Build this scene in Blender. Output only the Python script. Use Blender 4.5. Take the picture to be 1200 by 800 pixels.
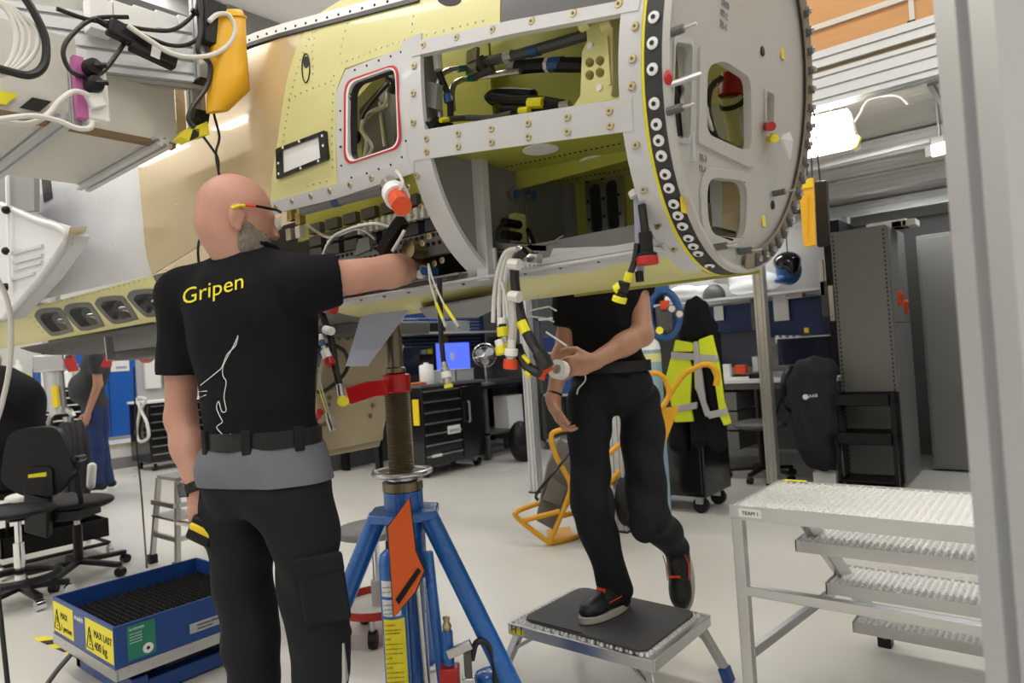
import bpy, bmesh, math, random
import numpy as np
from mathutils import Vector, Matrix
from mathutils.geometry import tessellate_polygon
random.seed(7)
for o in list(bpy.data.objects):
    bpy.data.objects.remove(o)
scene = bpy.context.scene
C = scene.collection
# ------------------------------------------------------------------ camera
TH, RO, PT, FP = math.radians(39.5), math.radians(3.7), math.radians(1.15), 800.0
EYE = Vector((0, 0, 1.27))
FW = Vector((-math.sin(TH)*math.cos(PT), math.cos(TH)*math.cos(PT), math.sin(PT)))
R0 = Vector((math.cos(TH), math.sin(TH), 0)); U0 = R0.cross(FW)
RT = R0*math.cos(RO)-U0*math.sin(RO); UP = R0*math.sin(RO)+U0*math.cos(RO)
cd = bpy.data.cameras.new('camera'); cam = bpy.data.objects.new('camera', cd); C.objects.link(cam)
cd.sensor_width = 36; cd.lens = FP/1200*36; cd.clip_start = .05
cam.matrix_world = Matrix(((RT.x, UP.x, -FW.x, EYE.x), (RT.y, UP.y, -FW.y, EYE.y), (RT.z, UP.z, -FW.z, EYE.z), (0, 0, 0, 1)))
cd.dof.use_dof = True; cd.dof.focus_distance = 1.95; cd.dof.aperture_fstop = 4.5
scene.camera = cam
# ------------------------------------------------------------------ world, lights, exposure
wd = bpy.data.worlds.new('world'); scene.world = wd; wd.use_nodes = True
wd.node_tree.nodes['Background'].inputs[0].default_value = (.93, .96, 1, 1)
wd.node_tree.nodes['Background'].inputs[1].default_value = .3
scene.view_settings.view_transform = 'Standard'; scene.view_settings.look = 'None'
scene.view_settings.exposure = 0.56; scene.view_settings.gamma = 1
scene.view_settings.use_curve_mapping = False
CEIL = 4.9
LAMP_POS = [(x, y) for x in (-10.5, -8, -5.5, -3, -.5, 2) for y in (-2.6, .1, 2.7, 6.4)]
def area(x, y, z, sx, sy, p, rot=(0, 0, 0), col=(1, .97, .92)):
    l = bpy.data.lights.new('ceiling_light_source', 'AREA'); l.shape = 'RECTANGLE'; l.size = sx; l.size_y = sy
    l.energy = p; l.color = col
    o = bpy.data.objects.new('ceiling_light_source', l); C.objects.link(o); o.location = (x, y, z); o.rotation_euler = rot
    return o
for (x, y) in LAMP_POS:
    area(x, y, CEIL-.13, 1.5, .3, 18)
# ------------------------------------------------------------------ projection of a photo point onto a real plane
def ray(px, py):
    return FW+RT*((px-600)/FP)+UP*((400-py)/FP)
def W(px, py, x=None, y=None, z=None, d=None):
    r = ray(px, py)
    if x is not None: t = (x-EYE.x)/r.x
    elif y is not None: t = (y-EYE.y)/r.y
    elif z is not None: t = (z-EYE.z)/r.z
    else: t = d
    return EYE+r*t
# ------------------------------------------------------------------ materials
MATS = {}
def mat(name, col, rough=.5, metal=0., var=0., vs=6., bump=0., bs=60., coat=0., emit=0., spec=.5, stretch=None, alpha=1., trans=0.):
    if name in MATS: return MATS[name]
    m = bpy.data.materials.new(name); m.use_nodes = True; nt = m.node_tree; b = nt.nodes['Principled BSDF']
    b.inputs['Base Color'].default_value = (*col, 1); b.inputs['Roughness'].default_value = rough
    b.inputs['Metallic'].default_value = metal; b.inputs['Coat Weight'].default_value = coat
    b.inputs['Specular IOR Level'].default_value = spec; b.inputs['Alpha'].default_value = alpha
    b.inputs['Transmission Weight'].default_value = trans
    if emit:
        b.inputs['Emission Color'].default_value = (*col, 1); b.inputs['Emission Strength'].default_value = emit
    if var or bump:
        tc = nt.nodes.new('ShaderNodeTexCoord'); src = tc.outputs['Object']
        if stretch:
            mp = nt.nodes.new('ShaderNodeMapping'); mp.inputs['Scale'].default_value = stretch
            nt.links.new(src, mp.inputs[0]); src = mp.outputs[0]
    if var:
        n = nt.nodes.new('ShaderNodeTexNoise'); n.inputs['Scale'].default_value = vs; n.inputs['Detail'].default_value = 5
        nt.links.new(src, n.inputs['Vector'])
        mx = nt.nodes.new('ShaderNodeMix'); mx.data_type = 'RGBA'
        mx.inputs[6].default_value = (*[max(0, c*(1-var)) for c in col], 1)
        mx.inputs[7].default_value = (*[min(1, c*(1+var)) for c in col], 1)
        nt.links.new(n.outputs['Fac'], mx.inputs[0]); nt.links.new(mx.outputs[2], b.inputs['Base Color'])
        r = nt.nodes.new('ShaderNodeMapRange'); r.inputs[3].default_value = max(0, rough-.08); r.inputs[4].default_value = min(1, rough+.08)
        nt.links.new(n.outputs['Fac'], r.inputs[0]); nt.links.new(r.outputs[0], b.inputs['Roughness'])
    if bump:
        n2 = nt.nodes.new('ShaderNodeTexNoise'); n2.inputs['Scale'].default_value = bs; n2.inputs['Detail'].default_value = 4
        nt.links.new(src, n2.inputs['Vector'])
        bp = nt.nodes.new('ShaderNodeBump'); bp.inputs['Strength'].default_value = bump; bp.inputs['Distance'].default_value = .01
        nt.links.new(n2.outputs['Fac'], bp.inputs['Height']); nt.links.new(bp.outputs[0], b.inputs['Normal'])
    MATS[name] = m
    return m
M = dict(
 floor=mat('floor_epoxy', (.67, .655, .61), .3, var=.05, vs=1.2, bump=.02, bs=8),
 wall=mat('wall_paint', (.6, .6, .59), .7, var=.03),
 ceil=mat('ceiling_paint', (.85, .85, .84), .8, var=.03),
 alu=mat('anodised_aluminium', (.56, .56, .56), .3, 1.),
 tread=mat('bright_tread_metal', (.84, .84, .83), .45, .25),
 alupaint=mat('bright_aluminium_profile', (.6, .61, .62), .38, .5),
 alubeige=mat('aged_aluminium_profile', (.62, .59, .53), .4, .6, var=.06, vs=15),
 steel=mat('brushed_steel', (.55, .55, .55), .3, 1., var=.1, vs=30),
 chrome=mat('chrome', (.8, .8, .82), .1, 1.),
 brass=mat('cadmium_brass', (.52, .43, .24), .35, 1., var=.15, vs=80),
 primer=mat('yellow_zinc_primer', (.70, .665, .285), .42, var=.07, vs=7, coat=.15),
 primer_in=mat('olive_interior_primer', (.44, .44, .07), .45, var=.12, vs=9),
 composite=mat('tan_composite', (.66, .52, .3), .27, .2, var=.02, vs=.7, coat=.4, stretch=(1, 1, 3)),
 white=mat('white_lacquer', (.72, .73, .75), .3, var=.02, coat=.25),
 greyw=mat('grey_white_primer', (.6, .6, .61), .38, var=.04, vs=10, coat=.1),
 bulk=mat('warm_grey_bulkhead', (.5, .485, .455), .4, var=.06, vs=8),
 black=mat('black_plastic', (.008, .008, .009), .4, spec=.3, var=.2, vs=20),
 rubber=mat('black_rubber', (.014, .014, .015), .65, spec=.3, bump=.15, bs=90),
 seal=mat('dark_sealing_strip', (.028, .028, .032), .5, var=.2, vs=30),
 darkgrey=mat('dark_grey_metal', (.09, .09, .09), .45, var=.1),
 midgrey=mat('mid_grey_paint', (.25, .25, .25), .5, var=.08),
 cabgrey=mat('cabinet_grey', (.16, .157, .145), .42, var=.06, vs=4),
 gloss_black=mat('gloss_black', (.008, .008, .009), .15, coat=.3),
 blue=mat('jack_blue', (.012, .13, .47), .28, var=.08, vs=8, coat=.4),
 liftblue=mat('lift_table_blue', (.012, .06, .25), .4, var=.12, vs=6),
 doorblue=mat('door_blue', (.01, .11, .48), .4, var=.05),
 navy=mat('navy_pegboard', (.01, .032, .13), .5, var=.1),
 red=mat('red_plastic', (.45, .016, .012), .35, var=.1),
 redtape=mat('red_tape', (.5, .01, .012), .25, bump=.2, bs=20),
 orangered=mat('orange_red_cap', (.75, .07, .01), .3),
 orange=mat('signal_orange', (.83, .13, .015), .5, var=.06, bump=.1, bs=120),
 yellow=mat('yellow_plastic', (.85, .62, .01), .35),
 capyellow=mat('bright_yellow_cap', (.83, .74, .02), .4),
 bagyellow=mat('yellow_bag_cloth', (.80, .42, .008), .5, var=.08, bump=.25, bs=25),
 truckyellow=mat('hand_truck_yellow', (.72, .35, .01), .4, var=.12),
 hivis=mat('hi_vis_fabric', (.72, .82, .02), .7, var=.08, bump=.3, bs=22),
 reflect=mat('reflective_tape', (.5, .5, .5), .4, .3),
 label_white=mat('white_label', (.85, .85, .84), .5),
 label_yellow=mat('yellow_label', (.88, .76, .02), .45),
 green=mat('green_label', (.02, .22, .13), .5),
 ink=mat('black_ink', (.01, .01, .01), .6),
 inkwhite=mat('white_ink', (.85, .85, .85), .6),
 inkyellow=mat('yellow_print', (.85, .76, .02), .6),
 inkred=mat('red_ink', (.6, .02, .02), .5),
 wood=mat('plywood', (.56, .29, .11), .55, var=.14, vs=3, stretch=(1, 8, 8)),
 woodedge=mat('brown_board_edge', (.2, .12, .06), .6, var=.1),
 panelw=mat('cream_panel', (.62, .6, .55), .5, var=.03),
 skin=mat('skin', (.55, .285, .21), .48, var=.13, vs=18, bump=.06, bs=120, spec=.45),
 skin2=mat('tanned_skin', (.50, .26, .17), .5, var=.1, vs=18, bump=.06, bs=120),
 beard=mat('grey_beard', (.23, .19, .155), .8, var=.45, vs=70, bump=.8, bs=160),
 shirt=mat('black_cotton', (.0085, .0088, .011), .85, bump=.45, bs=12, spec=.15, var=.2, vs=5),
 trouser=mat('dark_work_trouser', (.013, .0138, .018), .8, bump=.6, bs=10, spec=.2, var=.3, vs=6),
 trgrey=mat('grey_trouser_panel', (.13, .135, .16), .75, bump=.4, bs=14, var=.15),
 greyshirt=mat('grey_cotton', (.045, .046, .05), .85, bump=.3, bs=10),
 denim=mat('denim', (.015, .035, .12), .85, var=.4, vs=6, bump=.3, bs=20),
 leather=mat('black_leather', (.009, .009, .009), .42, spec=.35, bump=.2, bs=80),
 sole=mat('grey_sole', (.38, .35, .31), .7, var=.1),
 cablew=mat('white_cable', (.72, .71, .67), .4),
 cableb=mat('black_cable', (.01, .01, .01), .4),
 glassy=mat('clear_plastic', (.8, .82, .84), .15, alpha=.45),
 lamp=mat('lit_lamp', (1, .97, .9), .4, emit=3.),
 screen=mat('lit_screen_blue', (.07, .12, .8), .3, emit=.9),
 screenoff=mat('dark_screen', (.015, .018, .035), .12),
 bronze=mat('oiled_screw_thread', (.2, .165, .11), .33, .85, var=.15, vs=40),
 lavender=mat('lavender_grey_fin', (.36, .38, .5), .45, var=.06, vs=10),
 doortan=mat('tan_gear_door', (.42, .35, .22), .5, var=.07, vs=8),
 pink=mat('magenta_strip', (.5, .13, .36), .5, var=.15, vs=40),
 cylblue=mat('pale_gas_cylinder', (.25, .4, .5), .35),
 bagblue=mat('blue_reel', (.02, .09, .28), .45),
 mesh=mat('perforated_grey', (.2, .2, .19), .5, .4, var=.2, vs=120),
)
# ------------------------------------------------------------------ mesh builder
def V(*a): return Vector(a)
def root_loc(o):
    l = Vector((0, 0, 0))
    while o is not None:
        l = l+o.location; o = o.parent
    return l
class MB:
    def __init__(s, M=None):
        s.v = []; s.f = []; s.M = M
    def add(s, vs, fs):
        n = len(s.v)
        if s.M is not None: vs = [s.M @ Vector(p) for p in vs]
        s.v += [tuple(p) for p in vs]; s.f += [tuple(n+i for i in f) for f in fs]
        return s
    def bx(s, x0, x1, y0, y1, z0, z1):
        vs = [(x, y, z) for z in (z0, z1) for y in (y0, y1) for x in (x0, x1)]
        return s.add(vs, [(0, 2, 3, 1), (4, 5, 7, 6), (0, 1, 5, 4), (2, 6, 7, 3), (0, 4, 6, 2), (1, 3, 7, 5)])
    def obx(s, c, ex, ey, ez):           # oriented box from centre and three half-extent vectors
        c = Vector(c); ex = Vector(ex); ey = Vector(ey); ez = Vector(ez)
        vs = [c+ex*i+ey*j+ez*k for k in (-1, 1) for j in (-1, 1) for i in (-1, 1)]
        return s.add(vs, [(0, 2, 3, 1), (4, 5, 7, 6), (0, 1, 5, 4), (2, 6, 7, 3), (0, 4, 6, 2), (1, 3, 7, 5)])
    def bar(s, a, b, w, h, up=(0, 0, 1)):
        a = Vector(a); b = Vector(b); d = (b-a); L = d.length; d.normalize(); up = Vector(up)
        sd = d.cross(up)
        if sd.length < 1e-4: sd = d.cross(Vector((1, 0, 0)))
        sd.normalize(); u = sd.cross(d)
        return s.obx((a+b)/2, d*L/2, sd*w/2, u*h/2)
    def cyl(s, a, b, r, r2=None, n=14, cap=True):
        a = Vector(a); b = Vector(b); r2 = r if r2 is None else r2
        d = (b-a).normalized(); x = d.orthogonal().normalized(); y = d.cross(x)
        vs = [a+(x*math.cos(t)+y*math.sin(t))*r for t in [2*math.pi*i/n for i in range(n)]]
        vs += [b+(x*math.cos(t)+y*math.sin(t))*r2 for t in [2*math.pi*i/n for i in range(n)]]
        fs = [(i, (i+1) % n, n+(i+1) % n, n+i) for i in range(n)]
        if cap: fs += [tuple(range(n-1, -1, -1)), tuple(range(n, 2*n))]
        return s.add(vs, fs)
    def tube(s, pts, r, n=8, closed=False):
        pts = [Vector(p) for p in pts]; m = len(pts)
        rs = r if isinstance(r, (list, tuple)) else [r]*m
        ts = []
        for i in range(m):
            a = pts[(i-1) % m] if (closed or i > 0) else pts[0]; b = pts[(i+1) % m] if (closed or i < m-1) else pts[-1]
            t = (b-a); ts.append(t.normalized() if t.length > 1e-9 else Vector((0, 0, 1)))
        x = ts[0].orthogonal().normalized(); vs = []
        for i in range(m):
            x = (x-ts[i]*x.dot(ts[i])); x = x.normalized() if x.length > 1e-6 else ts[i].orthogonal().normalized()
            y = ts[i].cross(x)
            vs += [pts[i]+(x*math.cos(2*math.pi*k/n)+y*math.sin(2*math.pi*k/n))*rs[i] for k in range(n)]
        fs = []
        for i in range(m if closed else m-1):
            j = (i+1) % m
            fs += [(i*n+k, i*n+(k+1) % n, j*n+(k+1) % n, j*n+k) for k in range(n)]
        if not closed: fs += [tuple(range(n-1, -1, -1)), tuple((m-1)*n+k for k in range(n))]
        return s.add(vs, fs)
    def prism(s, poly, vec):
        poly = [Vector(p) for p in poly]; vec = Vector(vec); n = len(poly)
        fs = [(i, (i+1) % n, n+(i+1) % n, n+i) for i in range(n)]
        tris = tessellate_polygon([poly])
        fs += [tuple(t) for t in tris]+[tuple(n+i for i in t[::-1]) for t in tris]
        return s.add(poly+[p+vec for p in poly], fs)
    def plate(s, outer, holes, vec):       # outer, holes: lists of 3-D points; extruded by vec
        loops = [[Vector(p) for p in outer]]+[[Vector(p) for p in h] for h in holes]
        vec = Vector(vec); pts = [p for l in loops for p in l]; n = len(pts)
        tris = tessellate_polygon(loops)
        fs = [tuple(t) for t in tris]+[tuple(n+i for i in t[::-1]) for t in tris]
        k = 0
        for l in loops:
            m = len(l); fs += [(k+i, k+(i+1) % m, n+k+(i+1) % m, n+k+i) for i in range(m)]; k += m
        return s.add(pts+[p+vec for p in pts], fs)
    def lathe(s, prof, c=(0, 0, 0), ax=(0, 0, 1), n=20):   # prof: (radius, height along ax)
        c = Vector(c); a = Vector(ax).normalized(); x = a.orthogonal().normalized(); y = a.cross(x); vs = []; m = len(prof)
        for (r, h) in prof:
            vs += [c+a*h+(x*math.cos(2*math.pi*k/n)+y*math.sin(2*math.pi*k/n))*r for k in range(n)]
        fs = [(i*n+k, i*n+(k+1) % n, (i+1)*n+(k+1) % n, (i+1)*n+k) for i in range(m-1) for k in range(n)]
        fs += [tuple(range(n-1, -1, -1)), tuple((m-1)*n+k for k in range(n))]
        return s.add(vs, fs)
    def sph(s, c, r, n=12, m=8):
        c = Vector(c); r = (r, r, r) if not isinstance(r, (tuple, list)) else r
        vs = []; fs = []
        for i in range(m+1):
            p = math.pi*i/m
            for k in range(n):
                t = 2*math.pi*k/n
                vs.append(c+Vector((r[0]*math.sin(p)*math.cos(t), r[1]*math.sin(p)*math.sin(t), r[2]*math.cos(p))))
        for i in range(m):
            for k in range(n):
                fs.append((i*n+k, (i+1)*n+k, (i+1)*n+(k+1) % n, i*n+(k+1) % n))
        return s.add(vs, fs)
    def grid(s, rows):                    # rows of points, quads in between
        n = len(rows[0]); vs = [p for r in rows for p in r]
        return s.add(vs, [(i*n+k, i*n+k+1, (i+1)*n+k+1, (i+1)*n+k) for i in range(len(rows)-1) for k in range(n-1)])
    def build(s, name, m, parent=None, smooth=30, bevel=0, solid=0, stuff=False, subsurf=0):
        me = bpy.data.meshes.new(name); off = root_loc(parent) if parent is not None else Vector((0, 0, 0))
        o = bpy.data.objects.new(name, me)
        if parent is None:
            a = np.array(s.v); off = Vector(((a[:, 0].min()+a[:, 0].max())/2, (a[:, 1].min()+a[:, 1].max())/2, a[:, 2].min()))
            o.location = off
        else: o.parent = parent
        me.from_pydata([tuple(Vector(p)-off) for p in s.v], [], s.f); me.update()
        bm = bmesh.new(); bm.from_mesh(me); bmesh.ops.recalc_face_normals(bm, faces=bm.faces); bm.to_mesh(me); bm.free()
        if smooth:
            me.polygons.foreach_set('use_smooth', [True]*len(me.polygons)); me.set_sharp_from_angle(angle=math.radians(smooth))
        me.materials.append(M[m] if isinstance(m, str) else m)
        if solid:
            md = o.modifiers.new('thickness', 'SOLIDIFY'); md.thickness = solid; md.offset = -1
            e_ = o.modifiers.new('crisp_edge', 'EDGE_SPLIT'); e_.split_angle = math.radians(35)
        if bevel:
            md = o.modifiers.new('soft_edge', 'BEVEL'); md.width = bevel; md.segments = 2; md.limit_method = 'ANGLE'
        if subsurf:
            md = o.modifiers.new('smooth_surface', 'SUBSURF'); md.levels = subsurf; md.render_levels = subsurf
        if stuff: o['kind'] = 'stuff'
        C.objects.link(o)
        return o
def tag(o, label, cat, group=None):
    o['label'] = label; o['category'] = cat
    if group: o['group'] = group
    return o
def struct(o):
    o['kind'] = 'structure'; return o
def thing(name, label, cat, loc=(0, 0, 0), group=None):
    o = bpy.data.objects.new(name, None); C.objects.link(o); o.location = loc; o.empty_display_size = .1
    return tag(o, label, cat, group)
def copy_thing(root, delta, label=None):
    r = root.copy(); C.objects.link(r); r.location = root.location+Vector(delta)
    if label: r['label'] = label
    def rec(a, b):
        for ch in [c for c in bpy.data.objects if c.parent == a]:
            c = ch.copy(); C.objects.link(c); c.parent = b; rec(ch, c)
    rec(root, r)
    return r
def share(src, parent, mtx):              # another piece with the same mesh
    o = bpy.data.objects.new(src.name.split('.')[0], src.data); o.parent = parent; o.matrix_local = mtx; C.objects.link(o)
    return o
def spline(pts, k=6, closed=False):
    pts = [Vector(p) for p in pts]; n = len(pts); out = []
    g = (lambda i: pts[i % n]) if closed else (lambda i: pts[max(0, min(n-1, i))])
    for i in range(n if closed else n-1):
        a, b, c, d = g(i-1), g(i), g(i+1), g(i+2)
        for j in range(k):
            t = j/k
            out.append(.5*((2*b)+(c-a)*t+(2*a-5*b+4*c-d)*t*t+(3*b-a-3*c+d)*t**3))
    if not closed: out.append(pts[-1])
    return out
def rrect(cx, cy, w, h, r, n=5):
    out = []
    for (sx, sy, a0) in ((1, 1, 0), (-1, 1, 90), (-1, -1, 180), (1, -1, 270)):
        for i in range(n+1):
            a = math.radians(a0+90*i/n); out.append((cx+sx*(w/2-r)+r*math.cos(a), cy+sy*(h/2-r)+r*math.sin(a)))
    return out
def roundpoly(pts, r, n=5):               # rounded polygon (list of Vectors, planar)
    pts = [Vector(p) for p in pts]; m = len(pts); out = []
    for i in range(m):
        a, b, c = pts[i-1], pts[i], pts[(i+1) % m]
        u = (a-b); v = (c-b); rr = min(r, u.length*.45, v.length*.45)
        p0 = b+u.normalized()*rr; p2 = b+v.normalized()*rr
        for k in range(n+1):
            t = k/n; out.append(p0*(1-t)**2+b*2*t*(1-t)+p2*t*t)
    return out
def text(s, size, origin, xdir, updir, m, name, parent=None, depth=.0008, align='LEFT', fit=None, bold=0.):
    cu = bpy.data.curves.new('t', 'FONT'); cu.body = s; cu.size = size; cu.extrude = depth; cu.align_x = align; cu.resolution_u = 3; cu.offset = bold
    t = bpy.data.objects.new('t', cu); C.objects.link(t)
    dg = bpy.context.evaluated_depsgraph_get(); me = bpy.data.meshes.new_from_object(t.evaluated_get(dg))
    bpy.data.objects.remove(t); x = Vector(xdir).normalized(); u = Vector(updir); u = (u-x*u.dot(x)).normalized(); z = x.cross(u)
    vs = np.array([v.co[:] for v in me.vertices]).reshape(-1, 3)
    k = 1.
    if fit and len(vs): k = fit/max(1e-6, vs[:, 0].max()-vs[:, 0].min())
    b = MB(); o0 = Vector(origin)
    b.add([o0+x*float(p[0])*k+u*float(p[1])*k+z*float(p[2]) for p in vs], [tuple(p.vertices) for p in me.polygons])
    bpy.data.meshes.remove(me)
    return b.build(name, m, parent, smooth=0)
def profile(b, a, e, w, h, up=(0, 0, 1), slot=.010, dep=.009, pitch=.045):
    """aluminium T-slot extrusion from a to e; w along side, h along up"""
    a = Vector(a); e = Vector(e); d = (e-a).normalized(); up = Vector(up); sd = d.cross(up).normalized(); u = sd.cross(d)
    def side(L, fixed):                   # groove centres on a side of length L
        n = max(1, round(L/pitch)); return [-L/2+L*(i+.5)/n for i in range(n)]
    pts = []
    for q in side(w, h): pts += [(q-slot/2, -h/2), (q-slot/2, -h/2+dep), (q+slot/2, -h/2+dep), (q+slot/2, -h/2)]
    c1 = [(-w/2, -h/2)]+pts+[(w/2, -h/2)]
    pts = []
    for q in side(h, w): pts += [(w/2, q-slot/2), (w/2-dep, q-slot/2), (w/2-dep, q+slot/2), (w/2, q+slot/2)]
    c1 += pts+[(w/2, h/2)]
    pts = []
    for q in reversed(side(w, h)): pts += [(q+slot/2, h/2), (q+slot/2, h/2-dep), (q-slot/2, h/2-dep), (q-slot/2, h/2)]
    c1 += pts+[(-w/2, h/2)]
    for q in reversed(side(h, w)): c1 += [(-w/2, q+slot/2), (-w/2+dep, q+slot/2), (-w/2+dep, q-slot/2), (-w/2, q-slot/2)]
    b.prism([a+sd*x+u*y for x, y in c1], e-a)
    return b
# ------------------------------------------------------------------ implicit bodies (smooth union of tapered limbs), surface nets
def RC(a, b, ra, rb, cut=None): return ('c', np.array(a, float), np.array(b, float), ra, rb, cut)
def EL(c, r, R=None, cut=None): return ('e', np.array(c, float), np.array(r, float), (np.array(R, float) if R is not None else np.eye(3)), 0, cut)
def sdf_mesh(prims, res=.008, k=.03, warp=None, minus=()):
    los = []; his = []
    for p in prims:
        if p[0] == 'c':
            los += [p[1]-p[3], p[2]-p[4]]; his += [p[1]+p[3], p[2]+p[4]]
        else:
            m = p[2].max(); los.append(p[1]-m); his.append(p[1]+m)
    lo = np.min(los, 0)-4*res; hi = np.max(his, 0)+4*res
    N = np.ceil((hi-lo)/res).astype(int)+1
    ax = [lo[i]+res*np.arange(N[i]) for i in range(3)]
    D = np.full(N, .5, np.float32)
    def ev(p, k, D, mode):
        if p[0] == 'c': l = np.minimum(p[1]-p[3], p[2]-p[4]); h = np.maximum(p[1]+p[3], p[2]+p[4])
        else: l = p[1]-p[2].max(); h = p[1]+p[2].max()
        mg = 2.5*k+3*res
        i0 = np.clip(((l-mg-lo)/res).astype(int), 0, N-1); i1 = np.clip(((h+mg-lo)/res).astype(int)+2, 1, N)
        if (i1 <= i0).any(): return
        X, Y, Z = np.meshgrid(*[ax[i][i0[i]:i1[i]] for i in range(3)], indexing='ij')
        Pn = np.stack([X, Y, Z], -1)
        if p[0] == 'c':
            ba = p[2]-p[1]; t = np.clip(((Pn-p[1]) @ ba)/max(1e-9, ba @ ba), 0, 1)
            dd = np.linalg.norm(Pn-p[1]-t[..., None]*ba, axis=-1)-(p[3]+(p[4]-p[3])*t)
        else:
            q = (Pn-p[1]) @ p[3]; k0 = np.linalg.norm(q/p[2], axis=-1); k1 = np.linalg.norm(q/(p[2]**2), axis=-1)
            dd = k0*(k0-1)/np.maximum(k1, 1e-6)
            dd = np.where(k0 < 1e-6, -p[2].min(), dd)
        if p[5] is not None:
            cp, cn = p[5]; dd = np.maximum(dd, (Pn-np.array(cp)) @ (np.array(cn)/np.linalg.norm(cn)))
        sl = tuple(slice(i0[i], i1[i]) for i in range(3)); S = D[sl]
        if mode == 'u':
            hh = np.clip(.5+.5*(S-dd)/k, 0, 1); D[sl] = S*(1-hh)+dd*hh-k*hh*(1-hh)
        else: D[sl] = np.maximum(S, -dd)
    for p in prims:
        kk = k
        if len(p) > 6: kk = p[6]
        ev(p, kk, D, 'u')
    for p in minus: ev(p, .002, D, 's')
    if warp is not None:
        X, Y, Z = np.meshgrid(*ax, indexing='ij'); D += warp(X, Y, Z).astype(np.float32)
    D[0], D[-1], D[:, 0], D[:, -1], D[:, :, 0], D[:, :, -1] = (.1,)*6
    S = D < 0
    c8 = [(i, j, l) for i in (0, 1) for j in (0, 1) for l in (0, 1)]
    n0, n1, n2 = N-1
    cnt = sum(S[i:i+n0, j:j+n1, l:l+n2].astype(np.int8) for i, j, l in c8)
    act = (cnt > 0) & (cnt < 8); idx = np.argwhere(act); vid = np.full(act.shape, -1, int); vid[act] = np.arange(len(idx))
    acc = np.zeros((len(idx), 3)); num = np.zeros(len(idx))
    for a in c8:
        for axn in range(3):
            if a[axn] == 1: continue
            b = list(a); b[axn] = 1
            da = D[idx[:, 0]+a[0], idx[:, 1]+a[1], idx[:, 2]+a[2]]; db = D[idx[:, 0]+b[0], idx[:, 1]+b[1], idx[:, 2]+b[2]]
            ok = (da < 0) != (db < 0); t = np.where(ok, da/np.where(da == db, 1, da-db), 0)
            p = np.tile(np.array(a, float), (len(idx), 1)); p[:, axn] += t
            acc += p*ok[:, None]; num += ok
    vs = lo+(idx+acc/num[:, None])*res
    fs = []
    for axn in range(3):
        o1, o2 = [q for q in range(3) if q != axn]
        sl0 = [slice(None)]*3; sl1 = [slice(None)]*3; sl0[axn] = slice(0, -1); sl1[axn] = slice(1, None)
        ch = np.argwhere(S[tuple(sl0)] != S[tuple(sl1)])
        ch = ch[(ch[:, o1] > 0) & (ch[:, o2] > 0) & (ch[:, o1] < N[o1]-1) & (ch[:, o2] < N[o2]-1)]
        q = []
        for (d1, d2) in ((0, 0), (-1, 0), (-1, -1), (0, -1)):
            cc = ch.copy(); cc[:, o1] += d1; cc[:, o2] += d2; q.append(vid[cc[:, 0], cc[:, 1], cc[:, 2]])
        fs.append(np.stack(q, 1))
    fs = np.concatenate(fs)
    return vs, fs[(fs >= 0).all(1)]
def sdf_obj(name, m, parent, prims, res=.008, k=.03, warp=None, minus=()):
    vs, fs = sdf_mesh(prims, res, k, warp, minus)
    b = MB(); b.v = [tuple(p) for p in vs]; b.f = [tuple(int(i) for i in f) for f in fs]
    return b.build(name, m, parent, smooth=180)
def orient(xa, za):                       # rotation matrix columns from x-axis and z-axis hints
    x = Vector(xa).normalized(); z = Vector(za); z = (z-x*z.dot(x)).normalized(); y = z.cross(x)
    return np.array([[x[i], y[i], z[i]] for i in range(3)])
# ------------------------------------------------------------------ the hall
struct(MB().bx(-12.2, 4.2, -4.2, 8.2, -.1, 0).build('floor', 'floor', smooth=0))
struct(MB().bx(-12.2, 4.2, -4.2, 8.2, CEIL, CEIL+.1).build('ceiling', 'ceil', smooth=0))
struct(MB().bx(-12.2, -12, -4.2, 8.2, 0, CEIL).build('wall_left', 'wall', smooth=0))
struct(MB().bx(-12, 4, 8, 8.2, 0, CEIL).build('wall_back', 'wall', smooth=0))
struct(MB().bx(4, 4.2, -4.2, 8.2, 0, CEIL).build('wall_right', 'wall', smooth=0))
struct(MB().bx(-12, 4, -4.2, -4, 0, CEIL).build('wall_front', 'wall', smooth=0))
for i, (x, y) in enumerate(LAMP_POS):
    t = thing('ceiling_lamp', 'long lit fluorescent fitting fixed under the white hall ceiling', 'lamp', (x, y, CEIL-.11), 'ceiling lamps')
    MB().bx(x-.8, x+.8, y-.17, y+.17, CEIL-.06, CEIL).build('housing', 'label_white', t)
    MB().bx(x-.75, x+.75, y-.14, y+.14, CEIL-.11, CEIL-.06).build('diffuser', 'lamp', t)
# red sprinkler pipes and grey beams under the ceiling
for y in (.35, 1.3):
    tag(MB().cyl((-12, y, CEIL-.3), (3.9, y, CEIL-.3), .03, n=10).build('sprinkler_pipe', 'red'), 'thin red sprinkler pipe running below the white ceiling', 'pipe', 'ceiling sprinkler pipes')
for x in (-6.3, -4.4):
    tag(MB().bx(x-.08, x+.08, -4, 8, CEIL-.26, CEIL).build('roof_beam', 'midgrey'), 'grey steel beam crossing the hall just under the ceiling', 'beam', 'ceiling beams')
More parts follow.
